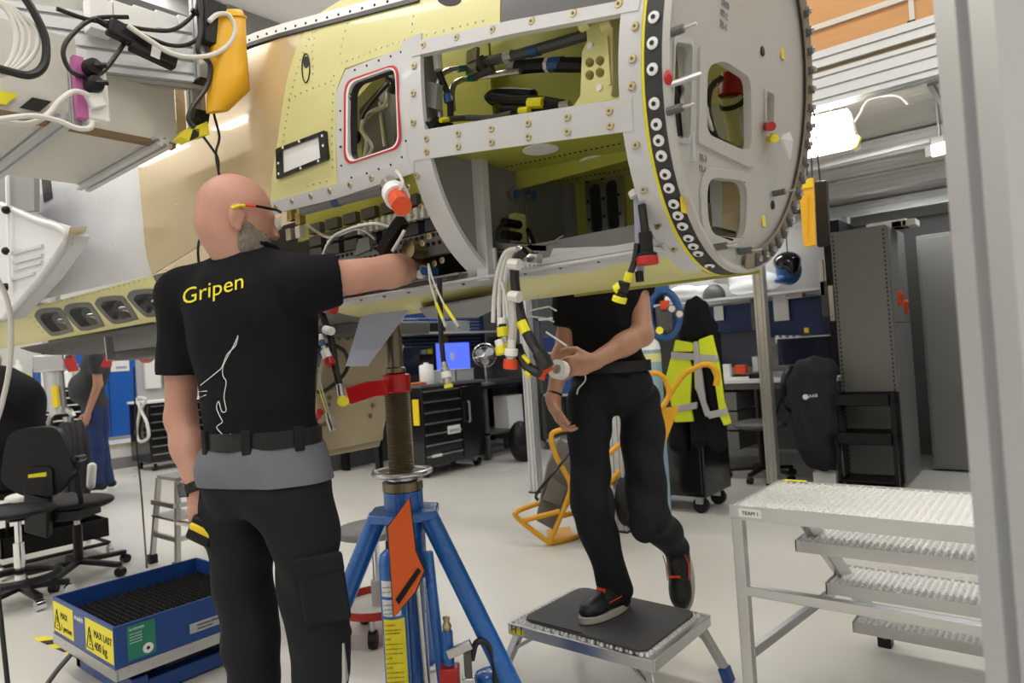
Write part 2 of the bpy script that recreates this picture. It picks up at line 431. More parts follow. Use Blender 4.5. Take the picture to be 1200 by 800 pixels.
# ------------------------------------------------------------------ the aircraft: forward fuselage on its jack
def ip(x, t):
    for (x0, v0), (x1, v1) in zip(t, t[1:]):
        if x >= x1 or (x1, v1) == t[-1]:
            k = (x-x0)/(x1-x0); k = max(0, min(1, k)); return v0+(v1-v0)*k
CY = 1.594
CYF = lambda x: ip(x, [(-.54, 1.576), (-1.2, 1.594), (-4.8, 1.594)])
CANT = lambda z: .143*(z-1.855)      # the front bulkhead leans: its foot lies further aft
def WB(px, py, off=0.):
    r = ray(px, py); return EYE+r*((-.54+off+.143*(EYE.z-1.855))/(r.x-.143*r.z))
def canted(p, k=1.): return Vector((p.x+CANT(p.z)*k, p.y, p.z))
def sp_(x):
    a = ip(x, [(-.54, .425), (-1.2, .449), (-1.9, .452), (-3, .47), (-4.8, .5)])
    cz = ip(x, [(-.54, 1.855), (-1.2, 1.90), (-1.9, 1.94), (-3, 1.97), (-4.8, 1.98)])
    zb = ip(x, [(-.54, 1.43), (-1.2, 1.432), (-1.9, 1.438), (-4.8, 1.45)])
    bu = ip(x, [(-.54, .425), (-1.2, .5), (-1.9, .6), (-4.8, .75)])
    n = ip(x, [(-.54, 2.), (-1.2, 2.15), (-1.9, 2.4), (-3, 2.8), (-4.8, 3.)])
    nu = ip(x, [(-.54, 2.), (-1.2, 2.5), (-1.9, 3.2), (-4.8, 4.)])
    return a, cz, cz-zb, bu, n, nu
def ny(x, z):
    a, cz, b, bu, n, nu = sp_(x)
    q, e = ((cz-z)/b, n) if z < cz else ((z-cz)/bu, nu)
    q = min(.9999, abs(q)); return CYF(x)-a*(1-q**e)**(1/e)
def NS(x, z, off=0.): return Vector((x, ny(x, z)-off, z))
def SXZ(px, py):
    y = 1.15
    for _ in range(14):
        p = W(px, py, y=y); y = .5*y+.5*ny(p.x, min(max(p.z, 1.45), 2.5))
    return p.x, p.z
def sec(x, ph, sc=1.):                    # full section; ph in degrees, 0 near side, -90 bottom, 180 far side
    a, cz, b, bu, n, nu = sp_(x); t = math.radians(ph); c, s = math.cos(t), math.sin(t)
    e, bb = (nu, bu) if s > 0 else (n, b)
    f = lambda v: math.copysign(abs(v)**(2/e), v)
    return Vector((x, CYF(x)-a*sc*f(c), cz+bb*sc*f(s)))
def patch(b, left, right, nr=14, nc=10, off=0.):
    """skin patch between two photo-traced boundary polylines"""
    L = [Vector(SXZ(*p)) for p in left]; Rr = [Vector(SXZ(*p)) for p in right]
    return patch_xz(b, L, Rr, nr, nc, off)
def along(pl, t):
    pl = [Vector(p) for p in pl]
    ds = [(q-p).length for p, q in zip(pl, pl[1:])]; s = t*sum(ds)
    for i, d in enumerate(ds):
        if s <= d or i == len(ds)-1: return pl[i].lerp(pl[i+1], min(1, s/max(d, 1e-9)))
        s -= d
def patch_xz(b, L, Rr, nr=14, nc=10, off=0.):
    rows = []
    for i in range(nr+1):
        p, q = along(L, i/nr), along(Rr, i/nr)
        rows.append([NS(*(p.lerp(q, j/nc)), off) for j in range(nc+1)])
    b.grid(rows); return b
AC = thing('aircraft_fuselage', 'unfinished jet fuselage in yellow primer and tan composite standing on a blue jack', 'aircraft', (-1.9, CY, 1.43))
ZS = lambda x: ip(x, [(-1.2, 2.165), (-1.28, 2.18), (-1.9, 2.30), (-2.9, 2.42), (-4.8, 2.55)])   # cockpit sill height
ts = SXZ(362, 24)[0]
# skins
b = MB(); patch_xz(b, [(SXZ(150, 60)[0], ZS(SXZ(150, 60)[0])), SXZ(160, 160), SXZ(168, 260), SXZ(178, 322)], [(ts, ZS(ts)), SXZ(350, 50), SXZ(338, 85), SXZ(326, 160), SXZ(317, 238)], 24, 14)
b.build('composite_skin', 'composite', AC, solid=.006, smooth=60)
b = MB(); xl = SXZ(150, 60)[0]
patch_xz(b, [(-4.85, 2.55), (-4.85, 2.1), (-4.85, 1.715)], [(xl, ZS(xl)), SXZ(160, 160), SXZ(168, 260), SXZ(178, 322)], 20, 20)
b.build('white_skin', 'white', AC, solid=.006, smooth=60)
# yellow hull with four lens-shaped openings
def lens(px, py, w=1., sc=1.):
    pts = [(-20*w, -9), (-15*w, -14), (4*w, -15.5), (10*w, -12), (22*w, 7), (20*w, 10), (2*w, 14), (-6*w, 11), (-19*w, -4)]
    q = [(px+x*sc, py+y*sc) for x, y in pts]
    return [Vector((p.x, p.y)) for p in spline([(x, y, 0) for x, y in q], 3, True)]
slots = [(63, 378, .95), (98, 372, 1.), (136, 364, 1.05), (175, 356, 1.1)]
top = [SXZ(-40+i*11, 381-i*2.95) for i in range(25)]; bot = [SXZ(-40+i*11.5, 416-i*2.05) for i in range(25)]
b = MB()
outer = [NS(x, z) for x, z in top]+[NS(x, z) for x, z in reversed(bot)]
fl = lambda pts: [NS(*SXZ(p[0], p[1])) for p in pts]
def skin_plate(b, outer, holes, th=.006, sub=2):
    """tessellated flat in (x, z), refined, then laid on the skin"""
    bm = bmesh.new(); loops = [[Vector((x, 0, z)) for x, z in l] for l in [outer]+holes]
    pts = [p for l in loops for p in l]; vs = [bm.verts.new(p) for p in pts]
    for t in tessellate_polygon(loops):
        try: bm.faces.new([vs[i] for i in t])
        except ValueError: pass
    bmesh.ops.subdivide_edges(bm, edges=[e for e in bm.edges if e.calc_length() > .05], cuts=sub, use_grid_fill=True)
    bmesh.ops.triangulate(bm, faces=bm.faces)
    bm.verts.index_update()
    b.add([NS(v.co.x, v.co.z, 0) for v in bm.verts], [tuple(v.index for v in f.verts) for f in bm.faces]); bm.free()
    return b
skin_plate(b, top+bot[::-1], [[SXZ(p.x, p.y) for p in lens(x, y, w)] for x, y, w in slots])
hull = b.build('yellow_hull_skin', 'primer', AC, solid=.006, smooth=60)
for x, y, w in slots:
    o = [NS(*SXZ(p.x, p.y), .003) for p in lens(x, y, w, 1.12)]; h = [NS(*SXZ(p.x, p.y), .003) for p in lens(x, y, w, .78)]
    b = MB(); n = len(o)
    b.add(o+h+[p+V(0, .05, 0) for p in h], [(i, (i+1) % n, n+(i+1) % n, n+i) for i in range(n)]+[(n+i, n+(i+1) % n, 2*n+(i+1) % n, 2*n+i) for i in range(n)])
    b.build('slot_frame', 'darkgrey', AC)
    c = sum(h, Vector())/n
    b = MB(); b.tube([c+V(-.07, .05, .01), c+V(.0, .05, .004), c+V(.07, .06, -.02)], .012, 8); b.build('slot_pipe', 'steel', AC)
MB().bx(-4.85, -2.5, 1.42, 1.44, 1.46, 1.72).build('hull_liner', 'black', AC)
# bottom skin, all lengths: from below the sill round to the far side
def phz(x, z):                            # section angle of height z on the near lower side
    a, cz, bb, bu, n, nu = sp_(x); q = min(1, (cz-z)/bb); return -math.degrees(math.asin(q**(n/2)))
def belly(x0, x1, zt, ph1, nx, nph):
    rows = []
    for i in range(nx+1):
        x = x0+(x1-x0)*i/nx; p0 = phz(x, zt); rows.append([canted(sec(x, p0+(ph1-p0)*j/nph), max(0, (x+1.2)/.6)) for j in range(nph+1)])
    return MB().grid(rows)
belly(-.6, -1.95, 1.47, -104, 14, 10).build('belly_skin_front', 'primer', AC, solid=.006, smooth=60)
belly(-1.95, -4.85, 1.50, -118, 14, 10).build('belly_skin_rear', 'darkgrey', AC, solid=.006, smooth=60)
# far side, upper nose and far cockpit wall
rows = [[canted(sec(x, ph), (x+1.2)/.6) for ph in [35+i*(207/22) for i in range(23)]] for x in [-.6-.6*i/6 for i in range(7)]]
MB().grid(rows).build('nose_top_skin', 'primer', AC, solid=.006, smooth=60)
rows = [[sec(x, ph) for ph in [125+i*(117/14) for i in range(15)]] for x in [-1.2-3.65*i/16 for i in range(17)]]
MB().grid(rows).build('far_side_skin', 'composite', AC, solid=.006, smooth=60)
# yellow skin between tan skin and window panel
b = MB(); patch(b, [(362, 24), (350, 50), (338, 85), (326, 160), (317, 238)], [(424, -14), (404, 80), (394, 105), (394, 150), (396, 218)], 18, 8)
b.build('yellow_side_skin', 'primer', AC, solid=.006, smooth=60)
b = MB(); x0 = SXZ(424, -14)[0]
patch_xz(b, [SXZ(424, -14), SXZ(404, 80)], [SXZ(492, -14), SXZ(482, 53)], 10, 8)
b.build('yellow_upper_skin', 'primer', AC, solid=.006, smooth=60)
b = MB(); patch(b, [(494, -38), (483.5, 50)], [(600, -60), (586, 27)], 8, 8)
b.build('yellow_shoulder_skin', 'primer', AC, solid=.006, smooth=60)
b = MB(); patch(b, [(602, -60), (587, 26)], [(775, -95), (752, -2)], 8, 10)
b.build('grey_shoulder_skin', 'darkgrey', AC, solid=.006, smooth=60)
# the oval latch hole, rivets, fasteners
riv = MB(); fas = MB()
def rivet(px, py, r=.0028, bld=None):
    x, z = SXZ(px, py); p = NS(x, z); (bld or riv).cyl(p+V(0, .002, 0), p-V(0, .0022, 0), r, r*.8, 7)
def rowr(pts, step=7.5, r=.0028):
    for (a, c) in zip(pts, pts[1:]):
        a = Vector(a); c = Vector(c); n = max(1, int((c-a).length/step))
        for i in range(n): p = a.lerp(c, i/n); rivet(p.x, p.y, r)
rowr([(366, 38), (352, 70), (341, 110), (334, 150), (327, 205)]); rowr([(370, 30), (366, 60), (367, 95)])
rowr([(412, 10), (402, 45), (397, 72)]); rowr([(339, 116), (360, 106), (388, 95), (398, 76)], 6.5); rowr([(400, 74), (440, 58), (480, 44)], 7)
rowr([(391, 100), (389, 150), (390, 205)], 9); rowr([(481, 46), (485, 10)], 9); rowr([(489, 43), (530, 33), (575, 22)], 9)
rowr([(20, 366), (60, 356), (110, 343), (175, 326)], 6, .0035); rowr([(35, 372), (60, 400)], 7, .0035)
rowr([(360, 218), (390, 210)], 7)
riv.build('rivet_row', 'steel', AC, stuff=True)
b = MB()
for (px, py, rx, ry) in ((359, 80, 4.5, 17),):
    ol = [NS(*SXZ(px+rx*math.cos(t), py+ry*math.sin(t)), .002) for t in [2*math.pi*i/20 for i in range(20)]]; b.tube(ol, .0018, 6, True)
b.build('latch_ring', 'ink', AC)
b = MB(); ol = [NS(*SXZ(359+3.2*math.cos(t), 73+7*math.sin(t)), .0015) for t in [2*math.pi*i/16 for i in range(16)]]; b.prism(ol, (0, .004, 0)); b.build('latch_hole', 'ink', AC)
b = MB(); ol = [NS(*SXZ(527+14*math.cos(t), -1+8*math.sin(t)), .0015) for t in [2*math.pi*i/16 for i in range(16)]]; b.prism(ol, (0, .004, 0)); b.build('access_hole', 'ink', AC)
# black framed name plate
q = [SXZ(*p) for p in ((326, 175), (384, 153), (387, 187), (327, 211))]
c4 = [NS(*p) for p in q]; b = MB(); cc = sum(c4, Vector())/4
inn = [cc+(p-cc)*.74 for p in c4]
b.plate(roundpoly([p-V(0, .009, 0) for p in c4], .008), [[p-V(0, .009, 0) for p in inn]], (0, .009, 0)); pl = b.build('plate_frame', 'gloss_black', AC)
MB().prism([p-V(0, .004, 0) for p in inn], (0, .004, 0)).build('plate_face', 'label_white', AC)
b = MB()
for a, c in zip(c4, c4[1:]+c4[:1]):
    for k in (.12, .5):
        p = a.lerp(c, k); p = cc+(p-cc)*.89; b.cyl(p-V(0, .011, 0), p-V(0, .007, 0), .004, n=8)
b.build('plate_screw', 'inkwhite', AC)
# window panel with the red sealed opening
wo = [SXZ(*p) for p in ((481, 52), (405, 82), (394, 108), (396, 216), (481, 189))]
wl = lambda g: [Vector(p) for p in roundpoly([V(*SXZ(x, y), 0) for x, y in ((409-g, 98-g*.7), (464+g*.8, 78-g), (468+g, 170+g*.6), (409-g, 190+g))], .035, 6)]
hole = wl(0)
b = MB(); skin_plate(b, wo, [[(p.x, p.y) for p in hole]], sub=1); b.build('window_panel', 'greyw', AC, solid=.008, smooth=60)
def ring(l1, l2, off, off2, name, m):
    n = len(l1); o = [NS(p.x, p.y, off) for p in l1]; i_ = [NS(p.x, p.y, off2) for p in l2]
    MB().add(o+i_, [(k, (k+1) % n, n+(k+1) % n, n+k) for k in range(n)]).build(name, m, AC, solid=.002)
ring(wl(4.2), wl(1.8), .003, .003, 'red_seal', 'inkred'); ring(wl(1.8), wl(0), .0028, .002, 'white_seal', 'inkwhite')
n = len(hole); o = [NS(p.x, p.y) for p in hole]
MB().add(o+[p+V(0, .03, 0) for p in o], [(k, (k+1) % n, n+(k+1) % n, n+k) for k in range(n)]).build('window_lip', 'seal', AC)
b = MB()
for p in ((416, 82), (430, 77), (444, 71), (458, 66), (470, 61), (399, 130), (399, 152), (399, 172), (400, 194), (412, 208), (430, 203), (444, 198), (458, 193), (471, 184), (475, 68), (476, 92), (476, 117), (476, 141), (476, 165)):
    rivet(*p, .0032, b)
b.build('panel_screw', 'ink', AC, stuff=True)
# interior behind the window: olive wall, pipes, cables
MB().bx(-2.2, -1.22, 1.46, 1.47, 1.74, 2.2).build('cabin_wall', 'primer_in', AC)
MB().obx(W(428, 122, y=1.40), (.16, 0, .06), (0, .05, 0), (0, 0, .008)).build('cabin_shelf', 'primer', AC)
MB().obx(W(448, 150, y=1.42), (.07, 0, 0), (0, .03, 0), (0, 0, .14)).build('cabin_box', 'darkgrey', AC)
MB().obx(W(460, 148, y=1.37), (.02, 0, .01), (0, .02, 0), (-.012, 0, .12)).build('cabin_bracket', 'midgrey', AC)
def hose(name, m, pts, r, k=6, n=8, parent=None): return MB().tube(spline(pts, k), r, n).build(name, m, parent or AC)
PX = lambda y, *l: [W(px, py, y=y) for px, py in l]
hose('cabin_pipe', 'steel', PX(1.32, (425, 143), (436, 132), (452, 124), (456, 108)), .009)
hose('cabin_pipe', 'alu', PX(1.34, (446, 120), (448, 145), (452, 172)), .007)
hose('cabin_cable', 'cableb', PX(1.30, (462, 92), (446, 108), (430, 128), (424, 140)), .005)
hose('cabin_cable', 'cablew', PX(1.30, (426, 140), (424, 152), (430, 165), (427, 185)), .006)
hose('cabin_cable', 'cablew', PX(1.29, (429, 160), (436, 172), (431, 184)), .005)
hose('cabin_hose', 'cableb', PX(1.30, (455, 92), (462, 98), (458, 108)), .012)
b = MB(); p = W(414, 160, y=1.43); b.cyl(p, p+V(0, .015, 0), .022, n=16); b.build('cabin_hole', 'ink', AC)
# ---- frames and rails round the nose bay
def arc_strip(x0, x1, z0, z1, name, m, off=.004, n=26, th=.008):
    p0, p1 = phz(x0, z0) if z0 < sp_(x0)[1] else None, None
    rows = []
    for i in range(n+1):
        z = z0+(z1-z0)*(math.sin(math.pi/2*i/n) if False else i/n); rows.append([NS(x0, z, off), NS(x1, z, off)])
    return MB().grid(rows).build(name, m, AC, solid=th, smooth=60)
def zn(n, z0, z1): return [z0+(z1-z0)*(i/n)**1.8 for i in range(n+1)]
def frame_strip(x0, x1, z0, z1, name, m, off=.004, cant=0):
    rows = [[NS(x0, z, off)+V(cant*CANT(z), 0, 0), NS(x1, z, off)+V(cant*CANT(z), 0, 0)] for z in zn(30, z0, z1)]
    return MB().grid(rows).build(name, m, AC, solid=.012, smooth=60)
frame_strip(-1.24, -1.172, 1.462, 2.062, 'bay_frame', 'greyw')
frame_strip(-.634, -.586, 1.437, 2.25, 'front_frame', 'greyw', cant=1)
def rail(pts_top, pts_bot, name, m, off=.006, th=.016):
    b = MB(); T = [Vector(SXZ(*p)) for p in pts_top]; B = [Vector(SXZ(*p)) for p in pts_bot]
    rows = [[NS(*along(T, i/10), off) for i in range(11)], [NS(*(along(T, i/10).lerp(along(B, i/10), .5)), off) for i in range(11)], [NS(*along(B, i/10), off) for i in range(11)]]
    b.grid(rows); return b.build(name, m, AC, solid=th, smooth=50)
rail([(484, 50), (600, 25), (752, -2)], [(484, 67), (600, 41), (750, 13)], 'upper_rail', 'greyw')
rail([(485, 155), (600, 136), (742, 115)], [(485, 189), (600, 173), (744, 154)], 'middle_rail', 'greyw')
rail([(317, 237), (396, 216), (487, 187)], [(318, 252), (396, 233), (487, 203)], 'rear_rail', 'greyw')
fb = MB(); fr = MB()
def fastener(px, py, r=.0075, off=.006):
    x, z = SXZ(px, py); p = NS(x, z, off); fr.cyl(p, p-V(0, .0028, 0), r*1.2, r*.95, 12); fb.cyl(p-V(0, .002, 0), p-V(0, .0032, 0), r*.5, r*.45, 8)
for p in ((498, 54), (537, 45), (579, 36), (625, 26), (674, 17), (727, 6), (502, 163), (502, 178), (539, 157), (539, 172), (578, 151), (578, 167), (621, 145), (621, 161), (667, 138), (667, 155), (716, 131), (717, 148),
          (487, 78), (486, 110), (486, 144), (746, 32), (743, 70), (742, 102), (747, 171), (756, 223), (773, 265), (791, 292),
          (325, 242), (344, 236), (366, 230), (388, 224), (412, 217), (437, 209),
          (490, 206), (480, 220), (495, 243), (486, 255), (505, 277), (497, 285), (520, 305), (511, 309), (528, 325), (540, 324)): fastener(*p)
for i in range(15):
    x = -.74-.11*i; p = NS(x, 1.476, .012); fr.cyl(p, p-V(0, .002, 0), .006, n=9); fb.cyl(p, p-V(0, .006, 0), .0038, n=8)
fr.build('fastener_head', 'brass', AC, stuff=True); fb.build('fastener_socket', 'darkgrey', AC, stuff=True)
# sill along the lower edge of the bays
b = MB(); rows = [[NS(x, z, .008) for x in [-.67-1.65*i/20 for i in range(21)]] for z in (1.488, 1.478, 1.466)]; b.grid(rows)
b.build('lower_sill', 'greyw', AC, solid=.02, smooth=50)
b = MB().bx(-2.32, -.68, 1.33, 1.42, 1.476, 1.482).build('sill_shelf', 'greyw', AC)
# dark flanges and structure inside the nose bay
MB().prism([V(-1.21, ny(-1.2, z)+.012, z) for z in [1.47+.033*i for i in range(11)]]+[V(-1.21, 1.775, 1.80), V(-1.21, 1.775, 1.47)], (.01, 0, 0)).build('bay_side_wall', 'midgrey', AC)
MB().bx(-1.205, -1.165, 1.335, 1.36, 1.47, 1.80).build('bay_flange', 'greyw', AC)
MB().bx(-1.205, -1.17, 1.745, 1.775, 1.6, 1.79).build('bay_flange', 'midgrey', AC)
MB().bx(-1.2, -.62, 1.775, 1.785, 1.44, 1.80).build('bay_back_wall', 'primer_in', AC)
b = MB(); b.plate([(-1.2, 1.17, 1.79), (-.62, 1.17, 1.75), (-.62, 1.785, 1.75), (-1.2, 1.785, 1.79)], [], (0, 0, .006)); b.build('bay_deck', 'primer_in', AC)
b = MB()
for (x, y) in ((-.99, 1.36), (-.95, 1.55)):
    z = 1.79-(x+1.2)*.069-.001; MB().cyl((x, y, z), (x, y, z-.003), .045, n=20).build('deck_hole', 'label_white', AC)
pass
b = MB()
for i in range(34):
    for (y, dx) in ((1.26, 0), (1.45, .008), (1.70, .004)):
        x = -1.18+.016*i+dx; z = 1.79-(x+1.2)*.069; b.cyl((x, y, z), (x, y, z-.002), .003, n=6)
b.build('deck_rivet', 'ink', AC, stuff=True)
# two-slot vent panel on the back wall
b = MB(); pts = [(x, 1.772, z) for x, z in rrect(-1.06, 1.695, .13, .19, .015)]
hs = [[(x, 1.772, z) for x, z in rrect(cx, 1.695, .038, .15, .018)] for cx in (-1.09, -1.032)]
b.plate(pts, hs, (0, -.012, 0)); vp = b.build('vent_panel', 'alu', AC)
for cx in (-1.09, -1.032): MB().bx(cx-.02, cx+.02, 1.768, 1.774, 1.615, 1.775).build('vent_slot', 'ink', AC)
b = MB()
for x in (-1.115, -1.061, -1.008):
    for z in (1.61, 1.665, 1.72, 1.78): b.cyl((x, 1.762, z), (x, 1.756, z), .0045, n=8)
b.build('vent_screw', 'ink', AC, stuff=True)
# tray, shelf and small fittings in the lower bay
b = MB(); b.prism([W(590, 326, y=1.37), W(640, 312, y=1.37), W(648, 291, y=1.37), W(745, 287, y=1.37), W(750, 303, y=1.37), W(690, 318, y=1.37)], (0, .006, 0)); b.build('tray_panel', 'greyw', AC)
text('1-13-1 PO-BOX SECT', .012, W(675, 305, y=1.368), (1, 0, .0), (0, 0, 1), 'ink', 'tray_marking', AC, fit=.06)
c = W(625, 310, y=1.355); MB().obx(c, (.018, 0, 0), (0, .0008, 0), (0, 0, .009)).build('number_label', 'label_white', AC); text('1 3 3', .014, c+V(-.014, -.0012, -.005), (1, 0, 0), (0, 0, 1), 'ink', 'number_print', AC, fit=.028)
MB().bx(-1.2, -.66, 1.40, 1.74, 1.545, 1.552).build('bay_shelf', 'midgrey', AC)
MB().bx(-1.16, -.70, 1.40, 1.44, 1.47, 1.545).build('bay_channel', 'midgrey', AC)
MB().obx(W(640, 289, y=1.42), (.06, 0, 0), (0, .02, 0), (0, 0, .003)).build('shelf_bracket', 'primer', AC)
hose('tie_wire', 'cablew', PX(1.42, (650, 287), (652, 281), (660, 276)), .0018)
for (px, py) in ((601, 228), (621, 229)):
    c = W(px, py, x=-1.19); b = MB().cyl(c, c+V(.014, 0, 0), .017, n=18); b.build('gauge', 'steel', AC)
    MB().cyl(c+V(.014, 0, 0), c+V(.016, 0, 0), .013, n=16).build('gauge_face', 'bagblue', AC)
MB().obx(W(607, 268, x=-1.17), (.012, 0, 0), (0, .022, 0), (0, 0, .04)).build('valve_plate', 'primer', AC)
for py in (262, 276):
    c = W(600, py, x=-1.15); MB().cyl(c-V(0, .035, 0), c+V(0, .03, 0), .012, n=14).build('valve_body', 'black', AC)
hose('valve_hose', 'cableb', [W(618, 268, x=-1.15), W(624, 280, x=-1.15), W(626, 290, x=-1.15)], .006)
hose('valve_hose', 'steel', [W(618, 240, x=-1.18), W(618, 262, x=-1.17), W(622, 285, x=-1.16)], .006)
hose('valve_hose', 'cableb', [W(595, 258, x=-1.15), W(584, 268, x=-1.12), W(582, 284, x=-1.1)], .005)
b = MB(); b.prism([W(565, 283, y=1.4), W(640, 288, y=1.4), W(640, 294, y=1.4), (W(560, 291, y=1.4))], (0, .05, 0)); b.build('bay_bracket', 'midgrey', AC)
b = MB(); b.obx(W(570, 305, y=1.36), (.035, 0, 0), (0, .004, 0), (0, 0, .028)); b.build('bay_gusset', 'greyw', AC)
# ---- upper bay: back wall, hoses, yellow bracket
MB().bx(-1.62, -.62, 1.52, 1.53, 1.74, 2.2).build('upper_back_wall', 'primer_in', AC)
MB().bx(-1.21, -1.2, 1.19, 1.235, 1.80, 2.07).build('upper_side_wall', 'midgrey', AC)
XX = lambda *l, x=-1.175: [W(px, py, x=x) for px, py in l]
hose('hydraulic_pipe', 'alu', XX((516, 140), (514, 100), (522, 84), (549, 79)), .0075)
hose('hydraulic_pipe', 'alu', XX((531, 130), (530, 105), (538, 95), (557, 91))+PX(1.32, (610, 83)), .0075)
hose('green_sleeve', 'green', XX((536, 81), (549, 79)), .0085); hose('green_sleeve', 'green', XX((550, 92), (559, 91)), .0085)
hose('braided_hose', 'darkgrey', PX(1.33, (556, 75), (600, 66), (650, 52), (690, 40)), .014)
hose('hose_fitting', 'brass', PX(1.33, (562, 74), (572, 72)), .0155); hose('hose_fitting', 'alu', PX(1.33, (592, 68), (601, 65)), .015)
hose('blue_band', 'bagblue', PX(1.33, (621, 61), (632, 58)), .0152)
hose('black_hose', 'black', PX(1.34, (606, 79), (640, 76), (684, 76)), .018)
hose('blue_band', 'bagblue', PX(1.34, (645, 76), (660, 75)), .0185); hose('white_band', 'cablew', PX(1.34, (641, 76), (645, 76)), .0186)
hose('hose_nipple', 'alu', PX(1.34, (596, 80), (608, 79)), .011)
b = MB(); c = W(554, 72, y=1.31); b.obx(c, (.018, 0, 0), (0, .006, 0), (.004, 0, .03)); b.build('hose_clamp', 'steel', AC)
b = MB(); c = W(560, 75, y=1.32); b.cyl(c-V(.02, 0, 0), c+V(.02, 0, 0), .018, n=6); b.build('hex_fitting', 'darkgrey', AC)
b = MB(); c = W(567, 86, y=1.33); b.cyl(c-V(.03, 0, -.003), c+V(.03, 0, .003), .011, n=6); b.build('hex_fitting', 'darkgrey', AC)
hose('white_connector', 'cablew', XX((512, 62), (513, 72), (514, 82), x=-1.165), .011)
hose('braided_cable', 'rubber', XX((514, 84), (520, 98), (527, 118), (528, 136), x=-1.16), .008)
hose('blue_clamp', 'bagblue', XX((524, 110), (526, 120), x=-1.16), .011); hose('white_sleeve', 'cablew', XX((525, 113), (526, 118), x=-1.16), .0115)
hose('yellow_sleeve', 'capyellow', XX((516, 141), (525, 140), x=-1.15), .006); hose('bay_cable', 'darkgrey', XX((525, 140), (545, 138), x=-1.15)+PX(1.28, (575, 138), (600, 133)), .008)
hose('bay_cable', 'black', PX(1.29, (575, 115), (600, 118), (630, 118), (660, 123)), [.012]*19)
hose('bay_cable', 'black', PX(1.29, (588, 128), (620, 128), (650, 124)), .011)
hose('yellow_sleeve', 'capyellow', PX(1.28, (620, 121), (637, 120)), .013); hose('yellow_sleeve', 'capyellow', PX(1.27, (609, 130), (620, 129)), .009)
hose('bay_cable', 'black', PX(1.36, (573, 118), (580, 112), (600, 111), (625, 113)), .018)
hose('steel_end', 'steel', PX(1.28, (657, 124), (668, 122)), .01)
b = MB(); c = W(508, 112, x=-1.18); b.obx(c, (.02, 0, -.01), (0, .01, 0), (.005, 0, .03)); b.build('pipe_bracket', 'midgrey', AC)
hose('bay_cable', 'black', XX((503, 150), (510, 144), (520, 150), (528, 151), x=-1.17), .016)
# yellow forked bracket with four round holes
yb = 1.22
out = [W(px, py, y=yb) for px, py in ((686, 26), (718, 22), (718, 100), (716, 112), (724, 119), (672, 124), (680, 112), (682, 60), (688, 48))]
hs = [[W(px+5.2*math.cos(t), py+5.8*math.sin(t), y=yb) for t in [2*math.pi*i/16 for i in range(16)]] for px, py in ((691, 73), (703, 71), (691, 88), (703, 85))]
b = MB(); b.plate(out, hs, (0, .03, 0)); b.build('yellow_bracket', 'primer', AC, bevel=.003)
b = MB()
for px, py in ((692, 54), (703, 103)): c = W(px, py, y=yb); b.cyl(c, c-V(0, .004, 0), .007, n=10)
b.build('bracket_bolt', 'inkwhite', AC)
MB().obx(W(713, 71, y=yb-.004), (.003, 0, 0), (0, .003, 0), (0, 0, .05)).build('bracket_rib', 'primer', AC)
for px in (686, 712):
    c = W(px, 28, y=yb); MB().cyl(c-V(.012, 0, 0), c+V(.012, 0, 0), .014, n=14).build('bracket_pin', 'primer', AC)
hose('bay_cable', 'cableb', PX(1.3, (720, 40), (730, 60), (728, 90), (733, 110)), .012); hose('bay_cable', 'cablew', PX(1.28, (718, 38), (728, 33), (734, 30)), .004)
b = MB(); c = W(728, 55, y=1.33); b.cyl(c-V(.0, .02, 0), c+V(.03, 0, .01), .02, n=14); b.build('bay_fitting', 'midgrey', AC)
# ---- dark sealing strip with white washers, then the bulkhead
NA = 72
rows = [[canted(sec(x, 360*i/NA, 1.004)) for i in range(NA+1)] for x in (-.581, -.543)]
MB().grid(rows).build('sealing_strip', 'seal', AC, solid=.006, smooth=60)
rows = [[canted(sec(x, 360*i/NA, 1.006)) for i in range(NA+1)] for x in (-.587, -.580)]
MB().grid(rows).build('yellow_edge', 'capyellow', AC, solid=.008, smooth=60)
wa = None
for px, py in ((773, 20), (770, 51), (770, 81), (770, 121), (771, 143), (773, 163), (775, 184), (778, 203), (783, 221), (788, 237), (794, 252), (800, 265), (807, 276), (814, 286), (822, 294), (836, 304)):
    best = min((((Vector((lambda q: (q[0], q[1]))(_proj))-Vector((px, py))).length, ph) for ph in range(-95, 40) for _proj in [(lambda v: ((600+FP*v.dot(RT)/v.dot(FW)), (400-FP*v.dot(UP)/v.dot(FW))))(canted(sec(-.562, ph))-EYE)]), key=lambda t: t[0])[1]
    p = canted(sec(-.562, best, 1.008)); nrm = (sec(-.562, best, 1.1)-sec(-.562, best, 1.)).normalized(); nrm.x = 0
    if wa is None:
        wa = MB().lathe([(.0, 0), (.0115, 0), (.011, .002), (.005, .003), (0, .003)], n=16)
        wa = wa.build('washer', 'inkwhite', AC, smooth=40)
        for v in wa.data.vertices: v.co += root_loc(AC)
        hb = MB().cyl((0, 0, .002), (0, 0, .0045), .0045, n=10).build('washer_bolt', 'ink', wa)
        for v in hb.data.vertices: v.co += root_loc(AC)
        hbm = hb.data; wo_ = wa
        mtx = Matrix.Translation(p-root_loc(AC)) @ nrm.to_track_quat('Z', 'Y').to_matrix().to_4x4(); wa.matrix_local = mtx
    else:
        mtx = Matrix.Translation(p-root_loc(AC)) @ nrm.to_track_quat('Z', 'Y').to_matrix().to_4x4()
        o = share(wo_, AC, mtx); h2 = bpy.data.objects.new('washer_bolt', hbm); h2.parent = o; C.objects.link(h2)
